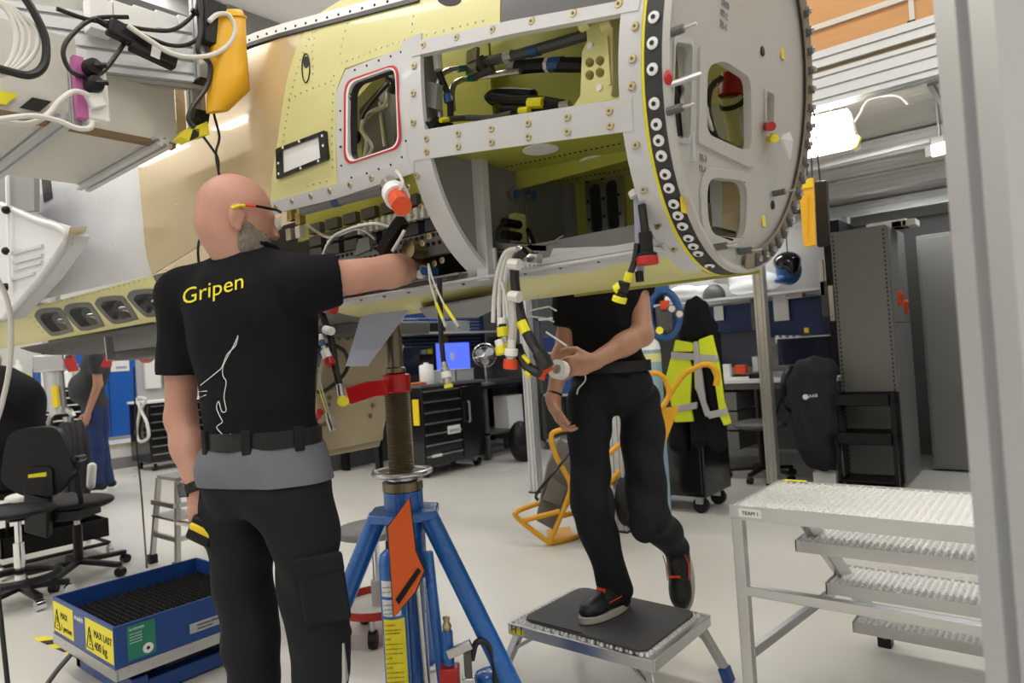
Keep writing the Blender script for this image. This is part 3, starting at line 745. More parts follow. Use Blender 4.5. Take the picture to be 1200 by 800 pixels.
# bulkhead plate with three openings
BX = -.54
def bl(*pts, r=.03, n=5): return roundpoly([WB(px, py) for px, py in pts], r, n)
disc = [canted(sec(-.54, 360*i/NA, .985)) for i in range(NA)]
h1 = bl((790, 50), (810, 53), (807, 163), (787, 159), r=.012)
h2 = bl((826, 78), (846, 72), (877, 92), (878, 177), (864, 175), (825, 157), r=.03)
h4 = bl((896, 108), (905, 111), (904, 146), (896, 143), r=.01)
h3 = bl((825, 208), (874, 213), (872, 281), (828, 275), r=.05)
b = MB(); b.plate(disc, [h1, h2, h3, h4], (-.012, 0, 0)); b.build('bulkhead', 'bulk', AC)
def frame_ring(h, g, name, m, th=.006):
    c = sum(h, Vector())/len(h); o = []
    for p in h:
        d = p-c; o.append(p+d.normalized()*g)
    MB().plate([p+V(th, 0, 0) for p in o], [[p+V(th, 0, 0) for p in h]], (-th, 0, 0)).build(name, m, AC, bevel=.0015)
fo = roundpoly([WB(px, py, .006) for px, py in ((821, 53), (830, 52), (888, 80), (885, 195), (876, 195), (819, 167))], .008); MB().plate(fo, [[p+V(.006, 0, 0) for p in h2]], (-.006, 0, 0)).build('bulkhead_window_frame', 'bulk', AC, bevel=.0015); frame_ring(h4, .012, 'bulkhead_slot_frame', 'bulk'); frame_ring(h3, .03, 'bulkhead_window_frame', 'bulk'); frame_ring(h1, .012, 'bulkhead_slot_frame', 'alupaint', .004)
rows = [[canted(sec(-.54, 360*i/NA, s_))+V(dx, 0, 0) for i in range(NA+1)] for s_, dx in ((1.006, -.003), (1.006, .012), (.985, .012), (.96, .002), (.96, -.004))]
MB().grid(rows).build('bulkhead_rim', 'bulk', AC, smooth=60)
rows = [[canted(sec(-.54, 95+173*i/40, s_))+V(.0135, 0, 0) for i in range(41)] for s_ in (.985, .885)]
MB().grid(rows).build('rim_band', mat('brown_rim_band', (.26, .21, .15), .55, var=.25, vs=30), AC, solid=.004, smooth=60)
# clips round the far rim: each a small block with a bolt
for i, ph in enumerate([112, 119, 126, 133, 140, 147, 154, 161, 168, 175, 182, 189, 196, 203, 210, 217, 224, 231, 238, 245, 252, 259]):
    p = canted(sec(-.54, ph, .94))+V(.016, 0, 0); r = (sec(-.54, ph, 1)-sec(-.54, ph, .5)).normalized(); t = V(1, 0, 0).cross(r)
    cl = MB().obx(p, (.006, 0, 0), r*.016, t*.010).build('rim_clip', 'darkgrey', AC, bevel=.002)
    MB().cyl(p+V(.007, 0, 0), p+V(.013, 0, 0), .007, n=10).build('clip_bolt', 'steel', cl)
def studs(lst):
    for px, py, dx in lst:
        p = WB(px, py, .004); k = MB().cyl(p, p+V(.03, 0, 0), .008, n=10).build('stud', 'darkgrey', AC)
        MB().cyl(p+V(.03, 0, 0), p+V(.055, 0, 0), .003, n=8).build('stud_pin', 'steel', k)
studs([(783, 40, 0), (782, 131, 0), (836, 290, 0), (866, 295, 0), (906, 227, 0)])
b = MB()
for p in ((893, 60), (904, 162), (905, 240)): c = WB(*p); b.lathe([(0, 0), (.012, 0), (.011, .003), (0, .003)], c, (1, 0, 0), 16)
b.build('bulkhead_plug', 'ink', AC)
for p in ((917, 62), (801, 240), (895, 258)):
    c = WB(*p, .001); MB().obx(c, (.0008, 0, 0), (0, .011, 0), (0, 0, .016)).build('orange_tag', 'yellow', AC)
for (px, py, s_, h) in ((846, 4, ['2303', '07-2', '32-1'], .016), (820, 187, ['32-3', '12-1'], .016)):
    for i, t_ in enumerate(s_): text(t_, .02, WB(px, py, .0025)-V(.0031*i, 0, i*.022), (0, 1, 0), (0, 0, 1), 'midgrey', 'stencil', AC)
# parts seen through the bulkhead windows
hose('duct_hose', 'red', [WB(858, 88, -.12), WB(856, 112, -.12)], .032, n=14)
hose('duct_hose', 'primer', [WB(856, 112, -.12), WB(860, 140, -.12), WB(866, 175, -.1)], .028, n=14)
hose('duct_band', 'ink', [WB(857, 119, -.12), WB(858, 124, -.12)], .031, n=14); hose('duct_band', 'steel', [WB(861, 146, -.117), WB(862, 150, -.116)], .0305, n=14)
hose('nose_cable', 'cableb', [WB(845, 92, -.08), WB(832, 105, -.08), WB(830, 130, -.06), WB(838, 160, -.06), WB(850, 170, -.06)], .008)
hose('nose_cable', 'cablew', [WB(835, 95, -.1), WB(828, 130, -.06), WB(842, 165, -.06), WB(856, 172, -.06)], .005)
hose('red_cable', 'orangered', [WB(788, 74, -.06), WB(800, 73, -.06), WB(812, 75, -.06)], .006)
hose('nose_cable', 'cableb', [WB(790, 100, -.04), WB(796, 128, -.04), WB(800, 158, -.04)], .012)
MB().obx(WB(804, 115, -.02), (.01, 0, 0), (0, .006, 0), (0, 0, .13)).build('slot_post', 'alupaint', AC)
c = WB(784, 100, .01); MB().cyl(c, c+V(.03, .07, .03), .006, n=8).build('latch_rod', 'alupaint', AC)
MB().sph(WB(783, 91, .01), (.008, .01, .014)).build('latch_knob', 'red', AC)
c = WB(838, 242, -.1); MB().bx(-.70, -.69, c.y-.05, c.y+.01, 1.46, 1.62).build('nose_bracket', 'alu', AC)
MB().cyl(WB(898, 148), WB(904, 148, .03), .011, n=12).build('red_plug', 'red', AC)
MB().cyl(WB(902, 163), WB(908, 162, .03), .01, n=12).build('yellow_plug', 'capyellow', AC)
b = MB(); c = WB(916, 164, .03); b.prism([c+V(0, -.01, .0), c+V(0, .02, .02), c+V(.0, .05, .03), c+V(.01, .04, -.0), c+V(0, .045, -.04), c+V(0, .015, -.02)], (.006, 0, 0)); b.build('plastic_wrap', 'glassy', AC)
for nm_, m_, pp in (('nose_inner_panel', 'label_white', ((815, 118), (900, 128), (900, 200), (815, 190))), ('nose_dark_slot', 'ink', ((812, 205), (832, 205), (832, 292), (812, 292))), ('nose_post', 'alupaint', ((832, 205), (846, 205), (846, 292), (832, 292))), ('nose_tan_panel', 'composite', ((846, 205), (882, 205), (882, 292), (846, 292)))):
    MB().prism([W(px, py, y=1.762) for px, py in pp], (0, .008, 0)).build(nm_, m_, AC)
# cockpit sill: dark edge and white strip with screws
def sill_strip(dz0, dz1, off, name, m, th):
    rows = [[NS(x, ZS(x)+dz, off) for x in [-1.2-3.6*i/24 for i in range(25)]] for dz in (dz0, (dz0+dz1)/2, dz1)]
    MB().grid(rows).build(name, m, AC, solid=th, smooth=60)
sill_strip(-.006, .008, .006, 'sill_seal', 'seal', .02); sill_strip(.008, .042, .004, 'cockpit_sill', 'label_white', .03)
b = MB()
for i in range(26):
    x = -1.22-.05*i; p = NS(x, ZS(x)+.018, .004); b.cyl(p, p-V(0, .002, 0), .004, n=7)
b.build('sill_screw', 'ink', AC, stuff=True)
# ---- rear avionics bay (dark opening behind the mechanic's arm)
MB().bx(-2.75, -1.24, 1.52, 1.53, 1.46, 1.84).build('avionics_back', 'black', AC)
b = MB()
for i in range(9):
    for j in range(3): b.bx(-2.10+i*.1, -2.03+i*.1, 1.44, 1.50, 1.66+.045*j, 1.695+.045*j)
b.build('avionics_rack', 'darkgrey', AC)
b = MB()
for i in range(24):
    for j in range(2):
        x = -1.88+.024*i; b.cyl((x, 1.395, 1.61+.025*j), (x, 1.40, 1.61+.025*j), .006, n=8)
b.build('strip_hole', 'ink', AC, stuff=True)
MB().bx(-1.92, -1.28, 1.40, 1.42, 1.575, 1.645).build('perforated_strip', 'midgrey', AC)
MB().bx(-1.92, -1.26, 1.32, 1.52, 1.495, 1.50).build('avionics_floor', 'midgrey', AC)
b = MB()
for i in range(16): b.bx(-1.78+.03*i, -1.765+.03*i, 1.405, 1.43, 1.695, 1.73)
b.build('connector_row', 'label_white', AC, stuff=True)
hose('avionics_pipe', 'alu', PX(1.36, (368, 330), (385, 285), (405, 270), (440, 262), (470, 270)), .006); hose('avionics_pipe', 'alu', PX(1.37, (358, 262), (385, 278), (420, 268), (440, 280)), .005)
hose('drain_tube', 'midgrey', PX(1.22, (355, 247), (395, 236), (450, 222)), .015); hose('blue_band', 'bagblue', PX(1.22, (392, 237), (400, 235)), .0155)
for (px, py, m_) in ((342, 252, 'brass'), (352, 272, 'label_white'), (341, 275, 'alu'), (352, 256, 'brass')):
    c = W(px, py, y=1.33); MB().obx(c, (.014, 0, 0), (0, .012, 0), (0, 0, .02)).build('relay', m_, AC, bevel=.002)
for (px, py, m_) in ((408, 343, 'brass'), (416, 342, 'green'), (424, 341, 'orangered'), (400, 345, 'label_white'), (500, 322, 'label_white'), (505, 318, 'bagblue'), (488, 325, 'label_white')):
    c = W(px, py, y=1.34); MB().cyl(c-V(0, .03, 0), c+V(0, .02, 0), .012, n=12).build('connector', m_, AC)
hose('black_strut', 'black', PX(1.30, (448, 296), (460, 275), (472, 258)), .022, n=4); hose('lit_edge', 'label_white', PX(1.28, (460, 294), (468, 281), (474, 270)), .005)
c = W(478, 292, y=1.33); MB().cyl(c, c+V(0, .05, 0), .028, n=16).build('round_fitting', 'brass', AC)
b = MB(); b.prism([W(415, 300, y=1.39), W(420, 280, y=1.39), W(432, 278, y=1.39), W(434, 292, y=1.39)], (0, .01, 0)); b.build('bracket_plate', 'midgrey', AC)
# capped pipe with red cover sticking out at the frame
a, c = W(456, 215, y=1.15), W(472, 243, y=1.08)
hose('capped_pipe', 'alu', [a, a.lerp(c, .45)], .022, n=14); hose('pipe_collar', 'label_white', [a.lerp(c, .40), a.lerp(c, .62)], .032, n=14); hose('red_cap', 'orangered', [a.lerp(c, .6), a.lerp(c, .95)], .024, n=14)
hose('cap_lanyard', 'cablew', PX(1.1, (464, 228), (472, 218), (470, 208), (464, 200)), .004)
# black door piece and hull liner near the tan skin
b = MB(); b.prism([NS(*SXZ(*p), .003) for p in ((180, 323), (238, 307), (250, 330), (240, 352), (193, 350))], (0, .02, 0)); b.build('black_panel', 'darkgrey', AC)
b = MB(); c = NS(*SXZ(203, 333), .006); b.cyl(c, c+V(0, .02, 0), .035, n=20); b.build('panel_hole', 'ink', AC)
# blade fin below the belly
ft = [W(427, 356, y=1.52), W(487, 353, y=1.52), W(431, 429, y=1.52), W(405, 429, y=1.52)]
b = MB(); th = .014
b.add([ft[0], (ft[0]+ft[1])/2-V(0, th, 0), ft[1], (ft[0]+ft[1])/2+V(0, th, 0), ft[3], (ft[2]+ft[3])/2-V(0, th*.5, 0), ft[2], (ft[2]+ft[3])/2+V(0, th*.5, 0)],
      [(0, 1, 5, 4), (1, 2, 6, 5), (2, 3, 7, 6), (3, 0, 4, 7), (4, 5, 6, 7), (0, 3, 2, 1)]); b.build('blade_fin', 'lavender', AC, smooth=25)
b = MB(); c = (ft[0]+ft[1])/2
b.lathe([(.115, 0), (.12, .004), (.10, .008)], (0, 0, 0), n=24); b.v = [tuple(Vector((p[0]*1.15+c.x, p[1]*.28+c.y, p[2]+c.z-.008))for p in [q])[0] for q in b.v]; b.build('fin_base', 'midgrey', AC)
# grey belly panels
b = MB(); b.prism([W(492, 363, z=1.428), W(590, 346, z=1.428), W(600, 353, z=1.415), W(560, 372, z=1.415), W(500, 372, z=1.42)], (0, 0, .006)); b.build('belly_panel', 'midgrey', AC)
# tan nose gear door with bolt holes
gp = [W(px, py, x=-2.6) for px, py in ((392, 372), (474, 372), (466, 392), (467, 400), (474, 405), (445, 523), (372, 537), (376, 440))]
b = MB(); b.plate(gp, [], (-.03, 0, 0)); b.build('gear_door', 'doortan', AC, bevel=.004)
b = MB(); b.prism([W(px, py, x=-2.59) for px, py in ((368, 460), (452, 445), (447, 515), (372, 530))], (.012, 0, 0)); b.build('gear_door_flange', 'doortan', AC, bevel=.003)
b = MB()
for px, py in ((386, 466), (385, 474), (437, 475), (434, 487), (380, 497), (397, 396), (407, 396)): c = W(px, py, x=-2.576); b.cyl(c, c+V(.003, 0, 0), .011, n=10)
b.build('door_bolt_hole', 'woodedge', AC, stuff=True)
hose('door_cable', 'cableb', [W(px, py, x=-2.54) for px, py in ((368, 410), (385, 404), (402, 410), (408, 425), (402, 440), (382, 457), (372, 459))], .009)
# grey hanging bracket far left and the intake
b = MB(); b.bar(W(127, 395, y=1.3), W(130, 422, y=1.3), .035, .01, (1, 0, 0)); b.build('hull_bracket', 'alu', AC)
iy = .95
prof = [W(px, py, y=iy) for px, py in ((-120, 205), (3, 240), (45, 258), (70, 266), (81, 275), (76, 288), (50, 325), (8, 372), (-120, 400))]
MB().prism(prof, (0, .075, 0)).build('intake_wall', 'white', AC, bevel=.006)
b = MB(); lp = [p-V(0, .004, 0) for p in prof[1:-1]]
b.tube(spline(lp, 4), .016, 8); b.build('intake_lip', 'greyw', AC, smooth=60)
b = MB(); b.prism([W(81, 270, y=iy-.012), W(101, 269, y=iy+.08), W(97, 285, y=iy+.08), W(77, 288, y=iy-.012)], (.012, 0, .012)); b.build('intake_tip', 'composite', AC)
for i, (px, py) in enumerate(((31, 293), (32, 304), (33, 312), (26, 325))):
    a = W(px-16, py+4, y=iy-.004); c = W(px+19-i*1.5, py-5, y=iy-.004); b = MB().bar(a, c, .012, .012); b.build('intake_louvre', 'greyw', AC)
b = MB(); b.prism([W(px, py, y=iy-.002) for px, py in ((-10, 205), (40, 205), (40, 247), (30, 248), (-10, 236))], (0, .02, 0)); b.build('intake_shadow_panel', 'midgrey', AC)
b = MB(); b.prism([W(px, py, y=iy+.1) for px, py in ((15, 235), (25, 222), (40, 212), (42, 248))], (0, .02, 0)); b.build('intake_fairing', 'white', AC)
b = MB(); b.prism([NS(*SXZ(*p), .004) for p in ((49, 203), (59, 203), (62, 232), (52, 237))], (0, .006, 0)); b.build('side_slot', 'ink', AC)
b = MB(); b.bar(W(8, 205, y=iy-.02), W(12, 345, y=iy-.02), .018, .01, (0, 1, 0)); b.build('intake_seam', 'label_white', AC)
for py in (246, 294, 336):
    c = W(7, py, y=iy-.03); MB().sph(c, .018).build('intake_bolt', 'black', AC)
# ------------------------------------------------------------------ helpers for boxes standing in the hall
def bY(b, p0, p1, y, dep):
    a, c = W(*p0, y=y), W(*p1, y=y); return b.bx(min(a.x, c.x), max(a.x, c.x), y, y+dep, min(a.z, c.z), max(a.z, c.z))
def bX(b, p0, p1, x, dep):
    a, c = W(*p0, x=x), W(*p1, x=x); return b.bx(x-dep, x, min(a.y, c.y), max(a.y, c.y), min(a.z, c.z), max(a.z, c.z))
# ------------------------------------------------------------------ raised work platform, upper left
pt = thing('work_platform', 'overhead work platform of aluminium profiles and cream panels, power strip on its end', 'platform', (-2.4, .6, 1.97))
a, e = W(-60, 30, x=-2.25), W(246, 76, x=-2.0); e.z = a.z = (a.z+e.z)/2
b = MB(); profile(b, a, e, .08, .165, pitch=.041); b.build('end_beam', 'alupaint', pt)
b = MB(); p = W(236, -60, x=-1.97); q = W(239, 95, x=-1.97); profile(b, q, V(q.x, q.y, 2.75), .045, .045, up=(1, 0, 0)); b.build('corner_post', 'alupaint', pt)
MB().bx(q.x-.024, q.x+.024, q.y-.024, q.y+.024, q.z-.006, q.z).build('post_end_cap', 'black', pt)
b = MB(); p = W(229, 103, x=-2.06); q2 = W(232, 158, x=-2.06); profile(b, q2, V(q2.x, q2.y, p.z+.1), .04, .04, up=(1, 0, 0)); b.build('corner_post', 'alupaint', pt)
b = MB(); b.bx(-2.13, -2.10, -.3, W(204, 110, x=-2.1).y, 1.985, a.z); b.build('fascia_panel', 'panelw', pt)
bX(MB(), (205, 103), (219, 160), -2.12, .02).build('fascia_end_panel', 'composite', pt)
MB().bx(-2.125, -2.095, -.3, W(204, 150, x=-2.1).y, 1.972, 1.987).build('brown_edge', 'woodedge', pt)
MB().bx(-2.75, -2.13, -.3, .96, 1.990, 2.0).build('deck_underside', 'panelw', pt)
MB().bx(-2.75, -2.135, -.3, .96, 2.06, 2.10).build('deck_board', 'panelw', pt)
for y in (.66, .93):
    b = MB(); profile(b, (-2.06 if y > .9 else -2.02, y, 1.975), (-2.72, y, 1.975), .045, .03); b.build('deck_bar', 'alupaint', pt)
b = MB(); profile(b, W(86, 75, x=-2.0), W(92, 150, x=-2.0), .03, .03, up=(1, 0, 0)); b.build('strip_holder', 'alupaint', pt)
for i in range(5):
    p0 = W(105+i*26, 2+i*5.5, x=-2.02); MB().bx(p0.x-.05, p0.x, p0.y, p0.y+.062, p0.z-.07, p0.z+.02).build('duct_cover', 'label_white', pt, bevel=.002)
for i in range(6):
    y0 = .2+.075*i; MB().prism([(-2.094, y0, 2.0), (-2.094, y0+.045, 2.0), (-2.094, y0+.075, 2.035), (-2.094, y0+.03, 2.035)], (.003, 0, 0)).build('hazard_stripe', 'capyellow' if i % 2 == 0 else 'ink', pt)
# power strip with plugs
ps = thing('power_strip', 'white power strip with magenta side fixed upright on the aluminium platform', 'power strip', W(104, 140, x=-1.97))
a, c = W(108, 72, x=-1.96), W(110, 142, x=-1.96); ctr = (a+c)/2
MB().obx(ctr+V(0, .006, 0), (.012, 0, 0), (0, .028, 0), (0, -.003, (a.z-c.z)/2)).build('strip_body', 'label_white', ps, bevel=.006)
MB().obx(ctr+V(.0, -.032, 0), (.012, 0, 0), (0, .012, 0), (0, -.003, (a.z-c.z)/2)).build('magenta_side', 'pink', ps)
for i, (px, py) in enumerate(((106, 81), (108, 101))):
    p = W(px, py, x=-1.945); k = MB().lathe([(.022, 0), (.024, .01), (.02, .03), (.008, .034)], p, (1, 0, 0), 16).build('black_plug', 'black', ps)
    MB().cyl(p+V(.03, 0, 0), p+V(.04, .025, .004), .007, n=8).build('plug_neck', 'black', k)
MB().obx(W(112, 118, x=-1.94), (.012, 0, 0), (0, .018, .008), (0, -.008, .018)).build('white_plug', 'label_white', ps, bevel=.004)
# black adapters lying along the beam
for (px, py, w_, l) in ((150, 42, .05, 'large black power adapter with thick cables on the platform beam'), (180, 62, .06, 'black power adapter with a white label on the platform beam'), (250, 28, .035, 'tall black box clipped beside the yellow bag')):
    p = W(px, py, x=-1.93); t = thing('power_adapter', l, 'adapter', p-V(0, 0, .03))
    hgt = .022 if w_ > .04 else .07
    MB().obx(p, (.016, 0, 0), (0, w_, -.012 if w_ > .04 else 0), (0, .006, hgt)).build('housing', 'black', t, bevel=.006)
    if w_ == .06: MB().obx(p+V(.0165, .0, .0), (.0006, 0, 0), (0, .012, -.002), (0, .004, .02)).build('label', 'label_white', t)
    MB().cyl(p-V(0, w_, -.01), p-V(0, w_+.03, -.02), .008, n=8).build('cable_socket', 'black', t)
def cable(name, label, m, pts, r, x=-1.94, k=8, cat='cable', group=None):
    q = [W(p[0], p[1], x=(p[2] if len(p) > 2 else x)) for p in pts]
    return tag(MB().tube(spline(q, k), r, 8).build(name, m), label, cat, group)
cable('power_cable', 'thick black cable curving down the far end of the platform beam', 'cableb', [(24, -10), (40, 15), (53, 45), (52, 75), (35, 88), (5, 82), (-20, 74)], .010)
for i, off in enumerate((0, 7, 15, 24)):
    cable('power_cable', 'white cable loop in a bundle hanging over the platform beam', 'cablew', [(-12, 0-i), (6+off*.4, 10), (18+off, 35), (17+off, 60), (4+off*.6, 82), (-20, 86+off*.3)], .006, x=-1.95, group='white cable loops')
cable('power_cable', 'black cable coiled in a wide loop round the adapters', 'cableb', [(150, 20), (110, 22), (85, 40), (74, 60), (82, 82), (100, 90), (120, 84), (138, 62), (147, 48)], .006)
cable('power_cable', 'black cable running from adapters up to the corner post', 'cableb', [(66, 10), (100, 22), (135, 28), (175, 35), (205, 34), (228, 15), (233, -5)], .006)
cable('power_cable', 'black cable sagging from adapters below the corner post', 'cableb', [(132, 24), (165, 40), (200, 53), (225, 50), (245, 30), (258, 5)], .006)
cable('power_cable', 'black cable dropping along the corner post to the taped joint', 'cableb', [(234, -8), (236, 30), (232, 60), (246, 75), (243, 100), (226, 125), (221, 140), (228, 150)], .007, x=-1.92)
cable('power_cable', 'white cable arching from the adapters over to the yellow bag', 'cablew', [(150, 30), (175, 47), (205, 64), (240, 66), (265, 55), (275, 35), (268, 18), (255, 17), (245, 25)], .007, x=-1.9)
cable('power_cable', 'white cable leaving the power strip in a drooping curve', 'cablew', [(105, 112), (88, 107), (70, 118), (55, 135), (30, 145), (-15, 138)], .007, x=-1.93)
cable('power_cable', 'white cable hanging under the power strip from its lower end', 'cablew', [(109, 142), (105, 150), (90, 150), (70, 142), (45, 136), (20, 137), (-15, 142)], .007, x=-1.91)
cable('power_cable', 'thin black cable hanging from the taped joint above the bald man', 'cableb', [(248, 102), (250, 130), (257, 160), (253, 180), (257, 206)], .004, x=-2.0)
cable('power_cable', 'thin black cable from the hazard tape down to the bald man', 'cableb', [(238, 160), (247, 172), (255, 185), (256, 200)], .004, x=-1.99)
cable('power_cable', 'black cable looping behind the neck of the bald man', 'cableb', [(256, 206), (247, 262), (236, 276), (232, 292), (234, 318)], .004, x=-2.0)
tj = thing('taped_joint', 'black block wrapped in yellow and black hazard tape on platform bar', 'tape', W(232, 165, x=-1.99))
MB().obx(W(233, 138, x=-2.0), (.02, 0, 0), (0, .024, 0), (0, .004, .02)).build('clamp_block', 'black', tj, bevel=.003)
for i, (pp, m_) in enumerate(((((211, 160), (220, 150), (226, 152), (222, 165)), 'capyellow'), (((222, 164), (226, 152), (234, 150), (233, 160)), 'ink'), (((232, 160), (229, 148), (243, 142), (246, 157)), 'capyellow'))):
    MB().prism([W(*p, x=-1.965) for p in pp], (-.05, 0, 0)).build('tape_wrap', m_, tj)
# yellow bag
yb_ = thing('yellow_bag', 'bright yellow fabric bag hanging beside the platform corner post', 'bag', W(268, 132, x=-1.93))
rows = []
for (pxl, pxr, py, dp) in ((252, 284, 12, .012), (250, 287, 22, .03), (247, 288, 60, .035), (246, 290, 90, .045), (244, 291, 108, .05), (242, 268, 132, .02)):
    l, r = W(pxl, py, x=-1.93), W(pxr, py - (0 if py < 110 else 2), x=-1.93); c = (l+r)/2; h = (r-l)/2
    rows.append([c+h*math.cos(t)*1.0+V(dp*math.sin(t), 0, 0) for t in [2*math.pi*i/18 for i in range(19)]])
b = MB(); b.grid(rows); b.f.append(tuple(range(18))); b.f.append(tuple(5*19+i for i in range(18))); b.build('bag_body', 'bagyellow', yb_, smooth=50)
b = MB(); b.tube([p+(p-sum(rows[1], Vector())/19)*.02 for p in rows[1][:-1]], .004, 6, True); b.build('bag_seam', 'bagyellow', yb_)
# ------------------------------------------------------------------ mezzanine on the right
mz = thing('mezzanine', 'mezzanine of white aluminium profile beams over the benches and grey cabinets', 'mezzanine', (-1, 5.5, 2.44))
def pbeam(a, e, w, h, m='alupaint', name='beam', pitch=.05): b = MB(); profile(b, a, e, w, h, pitch=pitch, slot=.012, dep=.012); return b.build(name, m, mz)
pbeam((-2.9, 3.8, 2.69), (3.2, 3.8, 2.69), .08, .085, pitch=.2); pbeam((-2.9, 3.82, 2.54), (3.2, 3.82, 2.54), .10, .17, pitch=.057)
MB().bx(-2.9, 3.2, 3.8, 3.84, 2.625, 2.648).build('gap_shade_strip', 'composite', mz)  # tan strip stands in for the shadow in the gap between the beams
for y, h in ((5.15, .13), (6.3, .13), (7.5, .13)): pbeam((-7.5, y, 2.49), (3.2, y, 2.49), .09, h, pitch=.045)
for x in (.25, 1.8): pbeam((x, 3.87, 2.49), (x, 7.9, 2.49), .09, .13, pitch=.045)
pbeam((-.42, 3.87, 2.52), (-.42, 5.1, 2.52), .12, .16, m='midgrey', pitch=.05)
for i in range(26):
    y = 3.95+i*.155; MB().bx(-7.5 if y > 5.2 else -2.9, 3.2, y, y+.147, 2.575, 2.60 if i % 2 else 2.596).build('deck_slat', 'panelw', mz)
MB().bx(-7.5, 3.2, 5.2, 7.95, 2.605, 2.64).build('deck_board', 'panelw', mz); MB().bx(-2.9, 3.2, 3.84, 5.2, 2.605, 2.64).build('deck_board', 'panelw', mz)
for (x, y, lab) in ((-3.9, 4.95, 'slim aluminium profile post standing behind the hanging cable bundle'), (-2.1, 6.0, 'tall aluminium profile post standing in front of the desk with the jacket'), (-2.50, 4.13, 'aluminium profile post showing between the legs of the stepping man'), (2.2, 3.95, 'aluminium profile post carrying the far end of the mezzanine')):
    b = MB(); profile(b, (x, y, .012), (x, y, 2.425 if y > 4.5 else 2.572), .09, .09, up=(1, 0, 0)); t = thing('profile_post', lab, 'post', (x, y, 0)); b.build('profile', 'alubeige' if y > 5.5 else 'alupaint', t)
    MB().bx(x-.055, x+.055, y-.055, y+.055, 0, .012).build('foot_plate', 'black', t)
# near blurred profile post at the right edge
npst = thing('profile_post', 'thick pale aluminium profile post standing beside the metal access stairs', 'post', (-.02, .77, 0))
b = MB(); profile(b, V(-.016, .779, .01), V(-.016, .779, 3.4), .115, .08, up=(.62, -.78, 0), slot=.018, dep=.02, pitch=.08); b.build('profile', 'alupaint', npst); MB().bx(-.09, .05, .72, .83, 0, .01).build('foot_plate', 'black', npst)
# plywood crate on the mezzanine
cr = thing('plywood_crate', 'orange brown plywood crate with pale battens on the mezzanine', 'crate', (-.2, 4.6, 2.64))
MB().bx(-1.3, .75, 4.1, 5.0, 2.64, 3.7).build('crate_panel', 'wood', cr)
for z in (2.98, 3.45): MB().bx(-1.3, .75, 4.085, 4.1, z, z+.03).build('batten', 'panelw', cr)
for x in (-.55, -.28, .3): MB().bx(x-.012, x+.012, 4.09, 4.1, 2.64, 3.7).build('batten', 'panelw', cr)
b = MB(); bY(b, (1063, 25), (1073, 32), 3.85, .05); t = tag(b.build('camera_box', 'black'), 'small black box standing on the white mezzanine edge beam', 'box')
# lit lamp hanging below the beam and tube lamp
lm = thing('work_lamp', 'glowing white box lamp hung under the mezzanine beam', 'lamp', W(975, 185, y=3.95))
q = [W(px, py, y=3.98) for px, py in ((944, 138), (988, 128), (998, 172), (944, 184))]
MB().prism(q, (0, .05, 0)).build('lit_panel', 'lamp', lm)
q2 = [W(px, py, y=3.97) for px, py in ((988, 128), (993, 127), (1005, 170), (998, 174))]
MB().prism(q2, (0, .09, 0)).build('lamp_side', 'label_white', lm); MB().prism([W(px, py, y=3.96) for px, py in ((998, 174), (1004, 171), (1008, 160), (1004, 158))], (0, .04, 0)).build('yellow_corner', 'capyellow', lm)
MB().bar(W(972, 128, y=3.99), W(976, 118, y=3.99), .03, .01).build('lamp_hanger', 'label_white', lm)
l_ = area(*(W(970, 158, y=3.93)), .25, .25, 9, rot=(math.radians(75), 0, 0))
cable('lamp_cable', 'thin white cable looping from the work lamp along the mezzanine deck', 'cablew', [(0, 0)]*0 or [(998, 146), (1005, 135), (1010, 125), (1018, 117), (1040, 112), (1062, 118), (1066, 126)], .006, x=None, k=6) if False else None
tag(MB().tube(spline([W(px, py, y=4.2) for px, py in ((1000, 145), (1008, 132), (1013, 122), (1022, 115), (1050, 112), (1064, 122))], 6), .007, 8).build('lamp_cable', 'cablew'), 'thin white cable looping from the work lamp along the mezzanine', 'cable')
tl = thing('tube_lamp', 'lit fluorescent tube lamp fixed under the rear mezzanine beam', 'lamp', W(1110, 176, y=4.6))
a, c = W(1092, 177, y=4.6), W(1200, 150, y=4.6); MB().bar(a, c, .05, .06).build('tube', 'lamp', tl); MB().bar(a-V(.03, 0, 0), a, .055, .065).build('end_cap', 'panelw', tl)
MB().bar(a+V(0, 0, .05), c+V(0, 0, .05), .03, .04).build('mount_rail', 'alupaint', tl)
for f_ in (.1, .9):
    h_ = a.lerp(c, f_)+V(0, 0, .05); MB().cyl(h_, V(h_.x, h_.y, 2.576), .008).build('hanger_rod', 'alupaint', tl)
MB().bar(W(945, 200, y=4.7), W(1090, 165, y=4.7), .02, .02).build('conduit', 'alupaint', mz)
# cool daylight-white strip lamps under the mezzanine over the benches
for x in (-6.6, -4.8, -2.9, -1.0, .9):
    t = thing('bench_lamp', 'slim white strip lamp under the mezzanine above the workbenches', 'lamp', (x, 6.75, 2.50), 'bench lamps')
    MB().bx(x-.6, x+.6, 6.70, 6.80, 2.53, 2.572).build('housing', 'label_white', t); MB().bx(x-.58, x+.58, 6.715, 6.785, 2.505, 2.53).build('diffuser', 'lamp', t)
    area(x, 6.75, 2.495, 1.1, .07, 7, col=(.92, .96, 1))
